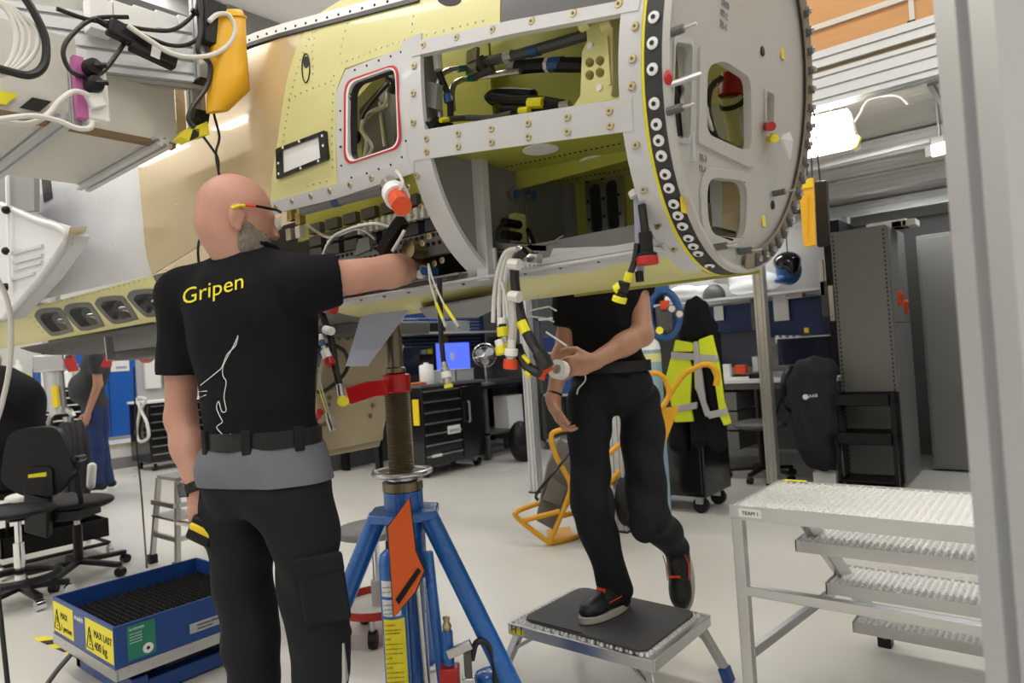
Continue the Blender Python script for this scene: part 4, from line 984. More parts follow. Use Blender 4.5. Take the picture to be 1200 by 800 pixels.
# ------------------------------------------------------------------ grey cabinets and black cart
cb = thing('steel_cabinet', 'tall grey steel cabinet with slotted edges and red clips on its side', 'cabinet', (-1.33, 6.6, 0))
MB().bx(-1.55, -1.13, 6.2, 6.95, .02, 2.13).build('body', 'cabgrey', cb, bevel=.006)
MB().bx(-1.131, -1.122, 6.24, 6.93, .04, 1.33).build('lower_door', 'cabgrey', cb, bevel=.003); MB().bx(-1.131, -1.122, 6.24, 6.93, 1.335, 2.12).build('upper_door', 'cabgrey', cb, bevel=.003)
b = MB()
for x in (-1.53, -1.15):
    for i in range(56): b.bx(x-.006, x+.006, 6.196, 6.2, .1+.036*i, .12+.036*i)
b.build('slot_row', 'ink', cb, stuff=True)
for (px, py) in ((1053, 349), (1060, 359)):
    p = W(px, py, x=-1.124); t = thing('red_clip', 'small red plastic clip fixed on the grey cabinet side', 'clip', p, 'red clips')
    for k in (-1, 0, 1): MB().cyl(p+V(0, 0, .03*k), p+V(.03, 0, .03*k), .03, n=12).build('clip_ring', 'orangered', t)
for (x0, x1, y0, lab) in ((-1.05, -.70, 7.05, 'narrow dark grey steel cabinet standing behind the slotted grey cabinet'),):
    t = thing('steel_cabinet', lab, 'cabinet', (-.87, 7.4, 0)); MB().bx(x0, x1, y0, 7.9, .02, 2.1).build('body', 'cabgrey', t, bevel=.006); MB().bx(x0+.02, x1-.02, y0-.008, y0, .05, 2.07).build('door', 'cabgrey', t, bevel=.002); MB().bx(x1-.05, x1-.035, y0-.02, y0-.008, 1.0, 1.15).build('handle', 'steel', t)
t = thing('steel_cabinet', 'navy blue cabinet partly hidden behind the grey cabinets', 'cabinet', (-.4, 7.5, 0)); MB().bx(-.66, -.1, 7.1, 7.9, .1, 2.05).build('body', 'navy', t, bevel=.004); MB().bx(-.66, -.1, 7.12, 7.9, 0, .1).build('plinth', 'label_white', t)
ct = thing('utility_cart', 'black three-tier utility cart in front of the grey cabinet', 'cart', (-1.33, 5.95, 0))
x0, x1, y0, y1 = -1.51, -1.12, 5.8, 6.1
for z, h in ((.70, .09), (.40, .09), (.10, .02)):
    b = MB(); b.bx(x0, x1, y0, y1, z, z+.006); b.bx(x0, x1, y0, y0+.006, z, z+h); b.bx(x0, x1, y1-.006, y1, z, z+h); b.bx(x0, x0+.006, y0, y1, z, z+h); b.bx(x1-.006, x1, y0, y1, z, z+h); b.build('tray', 'black', ct)
for x in (x0-.008, x1+.008):
    for y in (y0+.05, y1-.05): MB().bx(x-.014, x+.014, y-.02, y+.02, .07, .79).build('leg', 'black', ct)
for x in (x0, x1):
    for y in (y0+.05, y1-.05): MB().cyl((x-.01, y, .035), (x+.01, y, .035), .035, n=14).build('caster', 'black', ct)
# boxes lying on top of the cabinets and on the beam
for (px, py, w_, h_, m_, lab) in ((1040, 250, .3, .06, 'label_white', 'white cardboard box lying on the grey cabinet top'), (1052, 248, .08, .05, 'navy', 'small dark blue box beside the white box on the cabinet'), (1066, 246, .1, .05, 'panelw', 'small cream box lying on the cabinet top')):
    c = W(px, py, y=6.55); c.z = 2.13
    t = tag(MB().bx(c.x-w_/2, c.x+w_/2, c.y-.1, c.y+.1, 2.13, 2.13+h_).build('storage_box', m_, bevel=.004), lab, 'box')
# ------------------------------------------------------------------ right workbench with shelf, pegboard, screens
wb = thing('workbench', 'workbench with white top, drawers and blue pegboard behind the hi-vis jacket', 'workbench', (-2.6, 6.8, 0))
MB().bx(-3.6, -1.62, 6.4, 7.2, .86, .90).build('worktop', 'label_white', wb, bevel=.004)
MB().bx(-3.6, -1.62, 6.42, 7.2, .80, .86).build('apron', 'darkgrey', wb)
MB().bx(-3.6, -1.62, 7.22, 7.26, .9, 2.4).build('back_panel', 'bulk', wb)
MB().bx(-3.6, -1.62, 7.19, 7.22, 1.28, 1.66).build('pegboard', 'navy', wb)
b = MB()
for i in range(48):
    for j in range(8): b.bx(-3.58+.041*i, -3.57+.041*i, 7.187, 7.19, 1.30+.045*j, 1.31+.045*j)
b.build('peg_hole', 'ink', wb, stuff=True)
MB().bx(-3.6, -1.62, 6.85, 7.2, 1.70, 1.725).build('upper_shelf', 'label_white', wb); MB().bx(-2.3, -1.62, 6.9, 7.2, 1.25, 1.27).build('lower_shelf', 'label_white', wb)
for x in (-3.58, -2.6, -1.66): MB().bx(x-.02, x+.02, 7.16, 7.22, 0, 2.4).build('upright', 'cabgrey', wb)
for x in (-3.5, -1.75):
    for y in (6.5, 7.1): MB().bx(x-.03, x+.03, y-.03, y+.03, 0, .80).build('leg', 'darkgrey', wb)
for i in range(3): dr = MB().bx(-3.35, -2.55, 6.425, 6.9, .22+.19*i, .395+.19*i).build('drawer', 'cabgrey', wb, bevel=.004); MB().bx(-3.2, -2.7, 6.41, 6.425, .35+.19*i, .37+.19*i).build('drawer_handle', 'alu', dr)
def monitor(x, y, z, w, h, lab, scr='screenoff', rz=0, frame='black'):
    t = thing('monitor', lab, 'monitor', (x, y, z)); Mx = Matrix.Translation((x, y, z)) @ Matrix.Rotation(rz, 4, 'Z')
    MB(Mx).bx(-w/2, w/2, 0, .04, .1, .1+h).build('housing', frame, t, bevel=.005); MB(Mx).bx(-w/2+.012, w/2-.012, -.003, 0, .115, .1+h-.012).build('screen', scr, t)
    MB(Mx).bx(-.03, .03, .03, .05, 0, .25).build('stand_neck', frame, t); MB(Mx).bx(-.11, .11, -.05, .13, 0, .012).build('stand_foot', frame, t); return t
monitor(-2.72, 6.9, .9, .58, .36, 'dark flat screen standing on the white worktop behind the jacket')
monitor(-2.02, 6.85, .9, .5, .26, 'low dark laptop screen on the worktop behind the profile post')
for (px0, py0, px1, py1, y, dep, m_, nm, lab) in (
    (845, 427, 856, 442, 6.5, .05, 'label_white', 'cup', 'small white cup on the worktop beside the red tape holder'),
    (861, 428, 874, 438, 6.48, .08, 'orangered', 'tape_holder', 'orange red tape holder on the white worktop'),
    (881, 418, 889, 436, 6.55, .05, 'label_white', 'bottle', 'tall white bottle on the worktop next to the profile post'),
    (877, 438, 898, 443, 6.45, .12, 'black', 'keyboard', 'black keyboard lying on the white worktop'),
    (906, 436, 942, 441, 6.45, .2, 'midgrey', 'keyboard', 'wide grey keyboard lying in front of the laptop screen'),
    (836, 359, 848, 375, 7.15, .02, 'label_white', 'paper_sheet', 'white paper note hung on the blue pegboard'),
    (905, 345, 925, 375, 7.14, .02, 'label_white', 'paper_sheet', 'white sheet with black marks hung beside the post'),
    (920, 342, 940, 348, 7.0, .12, 'panelw', 'folder_pile', 'pile of paper folders lying over the blue pegboard'),
    (908, 393, 913, 402, 7.0, .1, 'label_white', 'binder', 'white binder back on the lower shelf beside the post'),
    (916, 393, 921, 402, 7.0, .1, 'label_white', 'binder', 'second white binder back on the lower shelf'),
    (924, 393, 929, 402, 7.0, .1, 'label_white', 'binder', 'third white binder back on the lower shelf'),
    (932, 393, 937, 402, 7.0, .1, 'label_white', 'binder', 'fourth white binder back next to the blue strap'),
    (948, 400, 956, 422, 6.9, .02, 'bagblue', 'strap', 'blue strap with a pale band hanging above the jacket'),
    (942, 384, 948, 390, 6.88, .02, 'yellow', 'yellow_note', 'small yellow note on the edge of the lower shelf')):
    b = MB(); bY(b, (px0, py0), (px1, py1), y, dep); o = b.build(nm, m_, bevel=.004); tag(o, lab, nm.replace('_', ' '))
# clutter on the upper shelf
def blob(name, m, lab, cat, px, py, y, r, k=.03, seed=1, n=6, zmin=None):
    c = W(px, py, y=y); rnd = random.Random(seed)
    pr = [EL(c+V(rnd.uniform(-.7, .7)*r[0], rnd.uniform(-.5, .5)*r[1], rnd.uniform(-.5, .5)*r[2]), [q*rnd.uniform(.45, .7) for q in r]) for _ in range(n)]
    o = sdf_obj(name, m, None, pr, .018, k); 
    if zmin is not None: o.location.z = zmin
    return tag(o, lab, cat)
blob('cloth_bundle', 'label_white', 'crumpled white cloth bundle on the upper shelf beside the cap', 'cloth', 812, 350, 7.0, (.3, .12, .1), seed=3, zmin=1.725)
blob('cloth_bundle', 'label_white', 'big white plastic sheet heaped on the upper shelf by the post', 'cloth', 872, 338, 7.0, (.28, .13, .16), seed=5, zmin=1.725)
cp = thing('cap', 'dark grey baseball cap lying on the upper shelf', 'cap', W(837, 352, y=6.98)); c = W(837, 350, y=6.98); c.z = 1.725
cp.location = c
sdf_obj('crown', 'darkgrey', cp, [EL(c+V(0, 0, .03), (.12, .11, .13), cut=((c.x, c.y, c.z), (0, 0, -1)))], .01, .01); MB().lathe([(.09, 0), (.09, .008), (0, .012)], c+V(.12, -.03, .002), n=16).build('visor', 'darkgrey', cp)
hlm = thing('hanging_helmet', 'dark blue and black helmet hanging over the folder pile', 'helmet', W(925, 330, y=6.95)); c = W(924, 314, y=6.95)
sdf_obj('shell', 'bagblue', hlm, [EL(c+V(0, 0, -.02), (.12, .12, .15)), EL(c+V(-.05, -.08, -.12), (.07, .09, .03))], .012, .03); sdf_obj('visor', 'gloss_black', hlm, [EL(c+V(0, -.03, .06), (.13, .13, .10)), EL(c+V(.06, -.06, .0), (.06, .08, .09))], .012, .03)
MB().tube([c+V(0, 0, .12), c+V(0, 0, .35)], .006).build('hook_strap', 'black', hlm)
for i, (px, py, w_) in enumerate(((962, 320, .02), (966, 345, .03), (974, 350, .02))):
    p = W(px, py, y=6.6); t = tag(MB().bx(p.x-w_, p.x+w_, 6.6, 6.63, p.z-.2, p.z+.12).build('hanging_tool', 'steel' if i != 1 else 'darkgrey'), ['slim steel rule hanging beside the grey cabinet', 'dark flat tool hanging beside the grey cabinet', 'narrow steel tool hanging close to the cabinet edge'][i], 'tool')
t = tag(MB().bx(-1.72, -1.58, 6.64, 7.16, .9, 2.3).build('tool_board', 'black', smooth=0), 'black tool board between the workbench and the grey cabinet', 'panel')
# ------------------------------------------------------------------ blue tripod jack
JX, JY = -1.86, 1.60
jk = thing('tripod_jack', 'blue tripod aircraft jack with a long threaded steel column', 'jack', (JX, JY, 0))
def J(*a): return V(JX, JY, 0)+V(*a)
b = MB(); pr = [(.044, .80)]
z = .86
while z < 1.175:
    pr += [(.042, z), (.046, z+.004), (.042, z+.008)]; z += .008
pr += [(.042, 1.18)]
b.lathe(pr, (JX, JY, 0), n=24); b.build('threaded_column', 'bronze', jk, smooth=40)
MB().lathe([(.028, 1.16), (.028, 1.40), (.022, 1.41), (.018, 1.432)], (JX, JY, 0), n=20).build('inner_ram', 'bronze', jk)
MB().lathe([(.03, 1.23), (.036, 1.235), (.036, 1.25), (.03, 1.255)], (JX, JY, 0), n=20).build('ram_collar', 'bronze', jk)
b = MB(); b.tube([J(.10*math.cos(t), .10*math.sin(t), .885) for t in [2*math.pi*i/32 for i in range(32)]], .0095, 8, True)
for k in range(4): t = k*math.pi/2+.4; b.cyl(J(.03*math.cos(t), .03*math.sin(t), .865), J(.098*math.cos(t), .098*math.sin(t), .885), .008, n=8)
b.lathe([(.05, .855), (.055, .86), (.055, .875), (.048, .88)], (JX, JY, 0), n=20); b.build('hand_wheel', 'steel', jk)
MB().lathe([(.058, .82), (.071, .823), (.071, .853), (.055, .856)], (JX, JY, 0), n=24).build('top_ring', 'bronze', jk)
MB().lathe([(.069, .52), (.069, .82)], (JX, JY, 0), n=24).build('upper_cylinder', 'blue', jk)
b = MB(); hexp = [J(.135*math.cos(t+.2), .135*math.sin(t+.2), .725) for t in [2*math.pi*i/6 for i in range(6)]]; b.prism(hexp, (0, 0, .03)); b.build('leg_flange', 'blue', jk, bevel=.006)
MB().lathe([(.052, .05), (.055, .06), (.055, .725)], (JX, JY, 0), n=24).build('main_cylinder', 'blue', jk)
vw = Vector((JX, JY, 0)).normalized(); rgt = V(RT.x, RT.y, 0).normalized(); awy = V(-rgt.y, rgt.x, 0)
for ang in (-20, 192, 92):
    d = rgt*math.cos(math.radians(ang))+awy*math.sin(math.radians(ang))
    lg = MB().cyl(J(0, 0, .74)+d*.09, J(0, 0, .02)+d*.44, .034, n=16).build('leg', 'blue', jk); MB().lathe([(.06, 0), (.06, .012), (.03, .03)], J(0, 0, 0)+d*.445, n=16).build('foot_pad', 'steel', lg)
# gas bottle on the front with labels
nr = -awy; c0 = J(0, 0, 0)+nr*.105-rgt*.035
MB().lathe([(.0, .14), (.041, .145), (.044, .16), (.044, .60), (.038, .63), (.02, .645), (.016, .65)], c0, n=24).build('reservoir', 'blue', jk, smooth=50)
MB().lathe([(.017, .645), (.017, .672), (.0, .674)], c0, n=14).build('reservoir_cap', 'black', jk)
def curved_label(z0, z1, a0, a1, m, name, r=.0447):
    rows = [[c0+V(0, 0, z)+(rgt*math.sin(math.radians(t))-awy*math.cos(math.radians(t)))*r for t in [a0+(a1-a0)*i/10 for i in range(11)]] for z in (z0, z1)]
    return MB().grid(rows).build(name, m, jk)
curved_label(.155, .425, -48, 55, 'label_yellow', 'instruction_label'); curved_label(.435, .49, -48, 40, 'label_white', 'white_label'); curved_label(.50, .552, -48, 40, 'label_white', 'white_label')
def jtext(s, z, size, m='ink', fit=.055): text(s, size, c0+V(0, 0, z)-awy*.0462-rgt*.028, rgt, (0, 0, 1), m, 'label_text', jk, fit=fit, depth=.0005)
jtext('THIS DEVICE IS FOR', .53, .01); jtext('JACK USE ONLY', .515, .01, fit=.045); jtext('HYDRAULIC OIL', .472, .01, fit=.05); jtext('AIR DRIVEN ONLY', .457, .01, fit=.05); jtext('MAX 250', .443, .01, fit=.028)
jtext('WARNING', .405, .012, 'inkred', .035); jtext('FOR GENERAL INSPECTION', .39, .008); jtext('OR REPAIR PURPOSE', .379, .008, fit=.05)
for i in range(13): jtext(['LOCK', 'THE RAM NUT BEFORE WORK', 'USE ONLY ON LEVEL FLOOR', 'DO NOT EXCEED RATED', 'LOAD', 'KEEP CLEAR WHEN LOWERING'][i % 6], .36-.0155*i, .008, fit=(.02 if i % 6 in (0, 4) else .056))
MB().cyl(J(0, 0, .06)+nr*.10+rgt*.06, J(0, 0, .62)+nr*.10+rgt*.045, .0125, n=12).build('chrome_rod', 'steel', jk)
MB().cyl(J(0, 0, .05)+nr*.08+rgt*.115, J(0, 0, .62)+nr*.08+rgt*.085, .018, n=14).build('side_pipe', 'blue', jk)
pb = J(0, 0, 0)+nr*.13+rgt*.14
MB().obx(pb+V(0, 0, .20), rgt*.032, awy*.03, (0, 0, .055)).build('pump_body', 'red', jk, bevel=.006)
MB().cyl(pb+V(0, 0, .26), pb+V(0, 0, .37), .018, n=12).build('pump_cylinder', 'blue', jk); MB().lathe([(.012, .37), (.016, .385), (.009, .4), (.013, .415), (0, .42)], pb, n=12).build('pump_valve', 'brass', jk)
MB().bar(pb+rgt*.0+V(0, 0, .305)-awy*.03, pb+rgt*.08+V(0, 0, .335)-awy*.03, .02, .03).build('pump_handle', 'steel', jk, bevel=.003)
MB().cyl(pb+rgt*.065+V(0, 0, .1)-awy*.03, pb+rgt*.065+V(0, 0, .31)-awy*.03, .013, n=12).build('pump_piston', 'darkgrey', jk)
MB().obx(pb+rgt*.065+V(0, 0, .19)-awy*.03, rgt*.022, awy*.02, (0, 0, .04)).build('pump_block', 'steel', jk, bevel=.004)
hs_ = [pb+rgt*.075+V(0, 0, .27), pb+rgt*.095+V(0, 0, .325), pb+rgt*.13+V(0, 0, .32), pb+rgt*.15+V(0, 0, .26), pb+rgt*.15+V(0, 0, .17)]
MB().tube(spline(hs_, 6), .011, 10).build('pump_hose', 'cableb', jk); MB().cyl(hs_[-1]-V(0, 0, .05), hs_[-1], .015, n=6).build('hose_nut', 'steel', jk)
MB().lathe([(.035, .0), (.05, .02), (.05, .2), (.03, .21)], pb+rgt*.13+awy*.05, n=16).build('pump_tank', 'blue', jk)
# red tape flag wrapped round the ram
rt = thing('red_tape', 'glossy red tape wrapped round the jack column under the fin', 'tape', J(0, 0, 1.22))
q = [W(px, py, d=2.34) for px, py in ((404, 455), (430, 447), (452, 445), (455, 463), (440, 464), (410, 474))]
MB().prism(q, awy*.012).build('tape_flag', 'redtape', rt, bevel=.003); MB().lathe([(.046, 1.165), (.05, 1.17), (.05, 1.225), (.045, 1.23)], (JX, JY, 0), n=20).build('tape_wrap', 'redtape', rt)
# orange pennant cover hanging on the jack
of = thing('orange_cover', 'orange fabric pennant with black edging hanging on the blue jack', 'cover', W(462, 722, d=2.24))
q = [W(px, py, d=2.24) for px, py in ((455, 617), (480, 583), (487, 645), (497, 668), (487, 692), (462, 722))]
MB().prism(q, -awy*.006).build('cover_cloth', 'orange', of)
MB().tube(q, .0045, 6, True).build('edging', 'cableb', of)
MB().prism([p-awy*.0075 for p in [W(px, py, d=2.24) for px, py in ((464, 701), (490, 664), (494, 668), (468, 707))]], -awy*.002).build('velcro_strip', 'black', of)
# ------------------------------------------------------------------ step stool with rubber mat
ss = thing('step_stool', 'low aluminium step stool with serrated top and a black mat', 'step stool', (-1.41, 2.18, 0))
x0, x1, y0, y1, zt = -1.72, -1.115, 1.96, 2.40, .26
for (a, c) in (((x0, y0), (x1, y0)), ((x1, y0), (x1, y1)), ((x1, y1), (x0, y1)), ((x0, y1), (x0, y0))):
    MB().bar((*a, zt-.02), (*c, zt-.02), .012, .04).build('top_rim', 'alu', ss, bevel=.002)
def grating(b, x0, x1, y0, y1, z, px_=.019, py_=.024, h=.011):
    nx = int((x1-x0)/px_); nyy = int((y1-y0)/py_)
    for i in range(nx):
        for j in range(nyy):
            x = x0+px_*(i+.5); y = y0+py_*(j+.5)+(py_*.5 if i % 2 else 0)+((i*7+j*13) % 5-2)*.0006
            b.add([(x-.006, y-.008, z), (x+.006, y-.008, z), (x+.006, y+.008, z), (x-.006, y+.008, z), (x-.0035, y-.004, z+h), (x+.0035, y-.004, z+h), (x+.0035, y+.004, z+h), (x-.0035, y+.004, z+h)],
                  [(4, 5, 6, 7), (0, 1, 5, 4), (1, 2, 6, 5), (2, 3, 7, 6), (3, 0, 4, 7)])
    return b
MB().bx(x0+.006, x1-.006, y0+.006, y1-.006, zt-.025, zt-.006).build('top_plate', 'alu', ss)
grating(MB(), x0+.01, x1-.01, y0+.01, y1-.01, zt-.006, .019, .022).build('serrated_teeth', 'tread', ss, stuff=True)
for sx, x in ((-1, x0), (1, x1)):
    for sy, y in ((-1, y0), (1, y1)):
        tp = V(x-sx*.03, y-sy*.03, zt-.03); ft_ = V(x+sx*.035, y+sy*.05, .03)
        lg = MB().bar(tp, ft_, .028, .028, (1, 0, 0)).build('leg', 'alu', ss, bevel=.002); MB().bar(tp.lerp(ft_, .86), ft_-V(-sx*.004, 0, .03), .038, .038, (1, 0, 0)).build('foot', 'liftblue', lg, bevel=.004)
        MB().bar(tp.lerp(ft_, .35), V(x-sx*.11, y-sy*.03, zt-.035), .012, .012).build('leg_brace', 'alu', ss)
MB().bx(x0+.01, x0+.075, y0-.0072, y0-.006, zt-.032, zt-.012).build('maker_label', 'label_yellow', ss); text('H 1', .018, (x0+.014, y0-.0075, zt-.029), (1, 0, 0), (0, 0, 1), 'ink', 'maker_mark', ss, fit=.05)
mt = thing('rubber_mat', 'worn black rubber mat lying on the step stool', 'mat', (-1.42, 2.2, zt+.004))
q = roundpoly([V(-1.685, 1.995, zt+.004), V(-1.155, 1.975, zt+.004), V(-1.15, 2.375, zt+.004), V(-1.68, 2.395, zt+.004)], .05)
MB().prism(q, (0, 0, .01)).build('mat', mat('worn_black_rubber', (.05, .05, .052), .6, var=.6, vs=14, bump=.3, bs=40, stretch=(1, 6, 1)), mt, bevel=.004)
# ------------------------------------------------------------------ access stairs
st = thing('access_stairs', 'aluminium access stairs with serrated treads and a landing on the top', 'stairs', (-.5, 2.55, 0))
sx0, sx1 = -.875, .12
def tread(x0, x1, y0, y1, z):
    fr_ = MB(); fr_.bx(x0, x1, y0, y0+.004, z-.04, z); fr_.bx(x0, x1, y1-.004, y1, z-.04, z); fr_.bx(x0, x0+.004, y0, y1, z-.04, z); fr_.bx(x1-.004, x1, y0, y1, z-.04, z); pass
    o = fr_.build('tread', 'alu', st); MB().bx(x0+.004, x1-.004, y0+.004, y1-.004, z-.012, z-.008).build('perforated_base', 'tread', o); t2 = grating(MB(), x0+.006, x1-.006, y0+.006, y1-.006, z-.008, .0205, .025, .009).build('serrated_teeth', 'tread', o, stuff=True); return o
tread(sx0, sx1, 2.09, 2.55, .75); tread(-.80, .1, 2.45, 2.69, .5625); tread(-.755, .1, 2.61, 2.85, .375); tread(-.715, .1, 2.77, 3.0, .1875)
MB().bx(sx0, sx1, 2.083, 2.09, .715, .755).build('landing_rim', 'alu', st)
MB().bx(sx0+.03, sx0+.10, 2.0815, 2.083, .722, .748).build('name_label', 'label_white', st); text('TEAM 1', .014, (sx0+.04, 2.081, .729), (1, 0, 0), (0, 0, 1), 'ink', 'label_text', st, fit=.05)
MB().bx(sx0+.02, sx0+.1, 2.53, 2.552, .751, .753).build('yellow_mark', 'label_yellow', st)
for x in (sx0+.02, .1): 
    lg = MB().bx(x-.0175, x+.0175, 2.085, 2.12, 0.02, .715).build('rear_leg', 'alu', st, bevel=.003); MB().bx(x-.022, x+.022, 2.08, 2.125, 0, .03).build('foot', 'black', lg)
for x in (-.80, .09):
    sg = MB().bar((x+.01, 2.42, .71), (x+.13 if x < 0 else x, 3.06, .05), .03, .055).build('stringer', 'alu', st, bevel=.003); MB().bx((x+.13 if x < 0 else x)-.025, (x+.13 if x < 0 else x)+.025, 3.035, 3.09, 0, .06).build('foot', 'black', sg, bevel=.004)
MB().bar((sx0+.02, 2.10, .49), (.1, 2.10, .49), .03, .03).build('cross_bar', 'alu', st, bevel=.002); MB().bar((sx0+.02, 2.10, .10), (.1, 2.10, .10), .03, .03).build('cross_bar', 'alu', st, bevel=.002)
for x in (sx0+.03, .1): MB().bar((x, 2.11, .29), (x+.09 if x < 0 else x, 2.76, .31), .02, .03).build('side_brace', 'alu', st, bevel=.002)
# ------------------------------------------------------------------ blue scissor lift table
lt = thing('lift_table', 'blue scissor lift table with black knobbed mat and yellow warning labels', 'lift table', (-3.26, 1.32, 0))
lx0, lx1, ly0, ly1, lz0, lz1 = -3.58, -2.90, 1.02, 1.66, .17, .33
tub = MB()
for (a, c, w) in ((lx0, lx1, ly0), (lx0, lx1, ly1)): MB().bx(a, c, w-.005, w+.005, lz0, lz1).build('side_panel', 'liftblue', lt, bevel=.002)
for x in (lx0, lx1): MB().bx(x-.005, x+.005, ly0, ly1, lz0, lz1).build('side_panel', 'liftblue', lt, bevel=.002)
MB().bx(lx0, lx1, ly0, ly1, .24, .25).build('deck', 'black', lt)
b = MB(); r6 = [2*math.pi*i/6 for i in range(6)]
for i in range(25):
    for j in range(27):
        x = lx0+.02+.027*i+(.0135 if j % 2 else 0); y = ly0+.02+.0235*j
        if x > lx1-.012: continue
        b.add([(x+.0085*math.cos(t), y+.0085*math.sin(t), .25) for t in r6]+[(x+.0055*math.cos(t), y+.0055*math.sin(t), .266) for t in r6], [(k, (k+1) % 6, 6+(k+1) % 6, 6+k) for k in range(6)]+[tuple(range(6, 12))])
b.build('knobbed_mat', 'rubber', lt, stuff=True)
b = MB(); b.bx(lx0-.008, lx1+.008, ly0-.008, ly0+.002, lz0-.045, lz0); b.bx(lx0-.008, lx1+.008, ly1-.002, ly1+.008, lz0-.045, lz0); b.bx(lx0-.008, lx0+.002, ly0, ly1, lz0-.045, lz0); b.bx(lx1-.002, lx1+.008, ly0, ly1, lz0-.045, lz0); b.build('safety_skirt', 'steel', lt)
b = MB(); b.bx(lx0+.05, lx1-.02, ly0+.06, ly0+.12, 0.01, .10); b.bx(lx0+.05, lx1-.02, ly1-.12, ly1-.06, 0.01, .10); b.bx(lx1-.1, lx1-.04, ly0+.06, ly1-.06, .01, .07); b.bx(lx0+.05, lx0+.1, ly0+.06, ly1-.06, .01, .07); b.build('base_frame', 'liftblue', lt, bevel=.004)
for y in (ly0+.17, ly1-.17): MB().bar((lx0+.1, y, .06), (lx1-.1, y, .19), .02, .04).build('scissor_arm', 'liftblue', lt); MB().bar((lx0+.1, y+.025, .19), (lx1-.1, y+.025, .06), .02, .04).build('scissor_arm', 'liftblue', lt)
for y in (ly0+.03, ly1-.05): MB().cyl((lx1-.06, y, .035), (lx1-.06, y+.02, .035), .035, n=16).build('roller', 'darkgrey', lt)
# warning labels on the -y side (left as seen) and green plate, rating plates on the +x side
yf = ly0-.0062
def sign(x0, x1, lines, fits):
    s_ = MB().bx(x0, x1, yf, yf+.001, .185, .315).build('warning_label', 'label_yellow', lt)
    w = x1-x0; a = V(x0+.012+.0, yf-.0006, .2)
    tri = [a, a+V(.07, 0, 0), a+V(.035, 0, .085)]; MB().tube(tri, .0025, 4, True).build('warning_triangle', 'ink', s_)
    text('!', .06, a+V(.028, -.0002, .012), (1, 0, 0), (0, 0, 1), 'ink', 'warning_mark', s_)
    for i, l in enumerate(lines): text(l, .04, (x0+.092, yf-.0006, .255-.05*i), (1, 0, 0), (0, 0, 1), 'ink', 'label_text', s_, fit=fits[i])
sign(-3.57, -3.33, ['MAX', '1 person'], [.08, .12]); sign(-3.19, -2.905, ['MAX LAST', '400 kg'], [.18, .13])
text('translyft', .035, (-3.31, yf-.0006, .285), (1, 0, 0), (0, 0, 1), 'inkwhite', 'maker_text', lt, fit=.1)
gx = lx1+.0055
MB().bx(gx, gx+.001, 1.06, 1.165, .185, .318).build('green_label', 'green', lt); text('SE-SERVICE', .02, (gx+.0015, 1.068, .298), (0, 1, 0), (0, 0, 1), 'inkwhite', 'label_text', lt, fit=.055)
for i in range(4): text('service kontroll', .01, (gx+.0015, 1.068, .282-.011*i), (0, 1, 0), (0, 0, 1), 'inkwhite', 'label_text', lt, fit=.045)
MB().cyl((gx+.001, 1.135, .212), (gx+.0025, 1.135, .212), .02, n=18).build('round_sticker', 'inkwhite', lt); MB().cyl((gx+.0026, 1.135, .212), (gx+.003, 1.135, .212), .007, n=12).build('sticker_centre', 'ink', lt)
for (y0_, y1_) in ((1.30, 1.44), (1.45, 1.56), (1.57, 1.63)):
    s_ = MB().bx(gx, gx+.001, y0_, y1_, .205, .245).build('rating_plate', 'reflect', lt); text('WARNING PRESS', .014, (gx+.0015, y0_+.03, .228), (0, 1, 0), (0, 0, 1), 'ink', 'plate_text', s_, fit=(y1_-y0_)*.65); text('CRUSH POINT', .014, (gx+.0015, y0_+.03, .213), (0, 1, 0), (0, 0, 1), 'ink', 'plate_text', s_, fit=(y1_-y0_)*.5)
# hazard tape on the floor round the lift table
k = 0
for (a, c) in ((W(48, 747, z=0), W(118, 778, z=0)), (W(128, 799, z=0), W(243, 770, z=0))):
    n = 7; d = (c-a); pr_ = V(-d.y, d.x, 0).normalized()*.025; sh = d.normalized()*.04
    for i in range(n):
        p, q_ = a+d*(i/n), a+d*((i+1)/n)
        t = tag(MB().prism([p-pr_-sh, q_-pr_-sh, q_+pr_+sh*.2, p+pr_+sh*.2], (0, 0, .0012)).build('floor_tape', 'ink' if i % 2 else 'label_yellow'), ('black' if i % 2 else 'yellow')+' hazard tape piece stuck on the floor round the blue lift table', 'tape', ('black' if i % 2 else 'yellow')+' floor tape pieces')
lc_ = [W(238, 761, z=0), W(280, 777, z=0), W(280, 781, z=0), W(236, 765, z=0)]; tag(MB().prism(lc_, (0, 0, .0012)).build('marking_tape', 'label_yellow'), 'plain yellow line stuck on the floor by the lift table corner', 'tape')
tag(MB().tube(spline([(-3.4, 1.03, .12), (-3.38, .95, .06), (-3.28, .86, .012), (-3.0, .76, .012), (-2.8, .6, .012), (-2.5, .4, .012)], 8), .011, 8).build('floor_cable', 'darkgrey'), 'dark cable running from under the blue lift table over the floor', 'cable')
tag(MB().tube(spline([W(px, py, d=4.9) for px, py in ((157, 430), (158, 470), (160, 520), (165, 570), (168, 610))]+[W(172, 665, z=.006)], 8), .006, 8).build('hanging_cable', 'cableb'), 'thin dark cable hanging straight down to the floor behind the lift table', 'cable')
tag(MB().tube(spline([W(px, py, d=2.2) for px, py in ((-4, 325), (8, 350), (13, 385), (11, 430), (3, 470), (-6, 500))], 8), .008, 8).build('hanging_cable', 'cablew'), 'white cable hanging in front of the yellow hull and intake', 'cable')
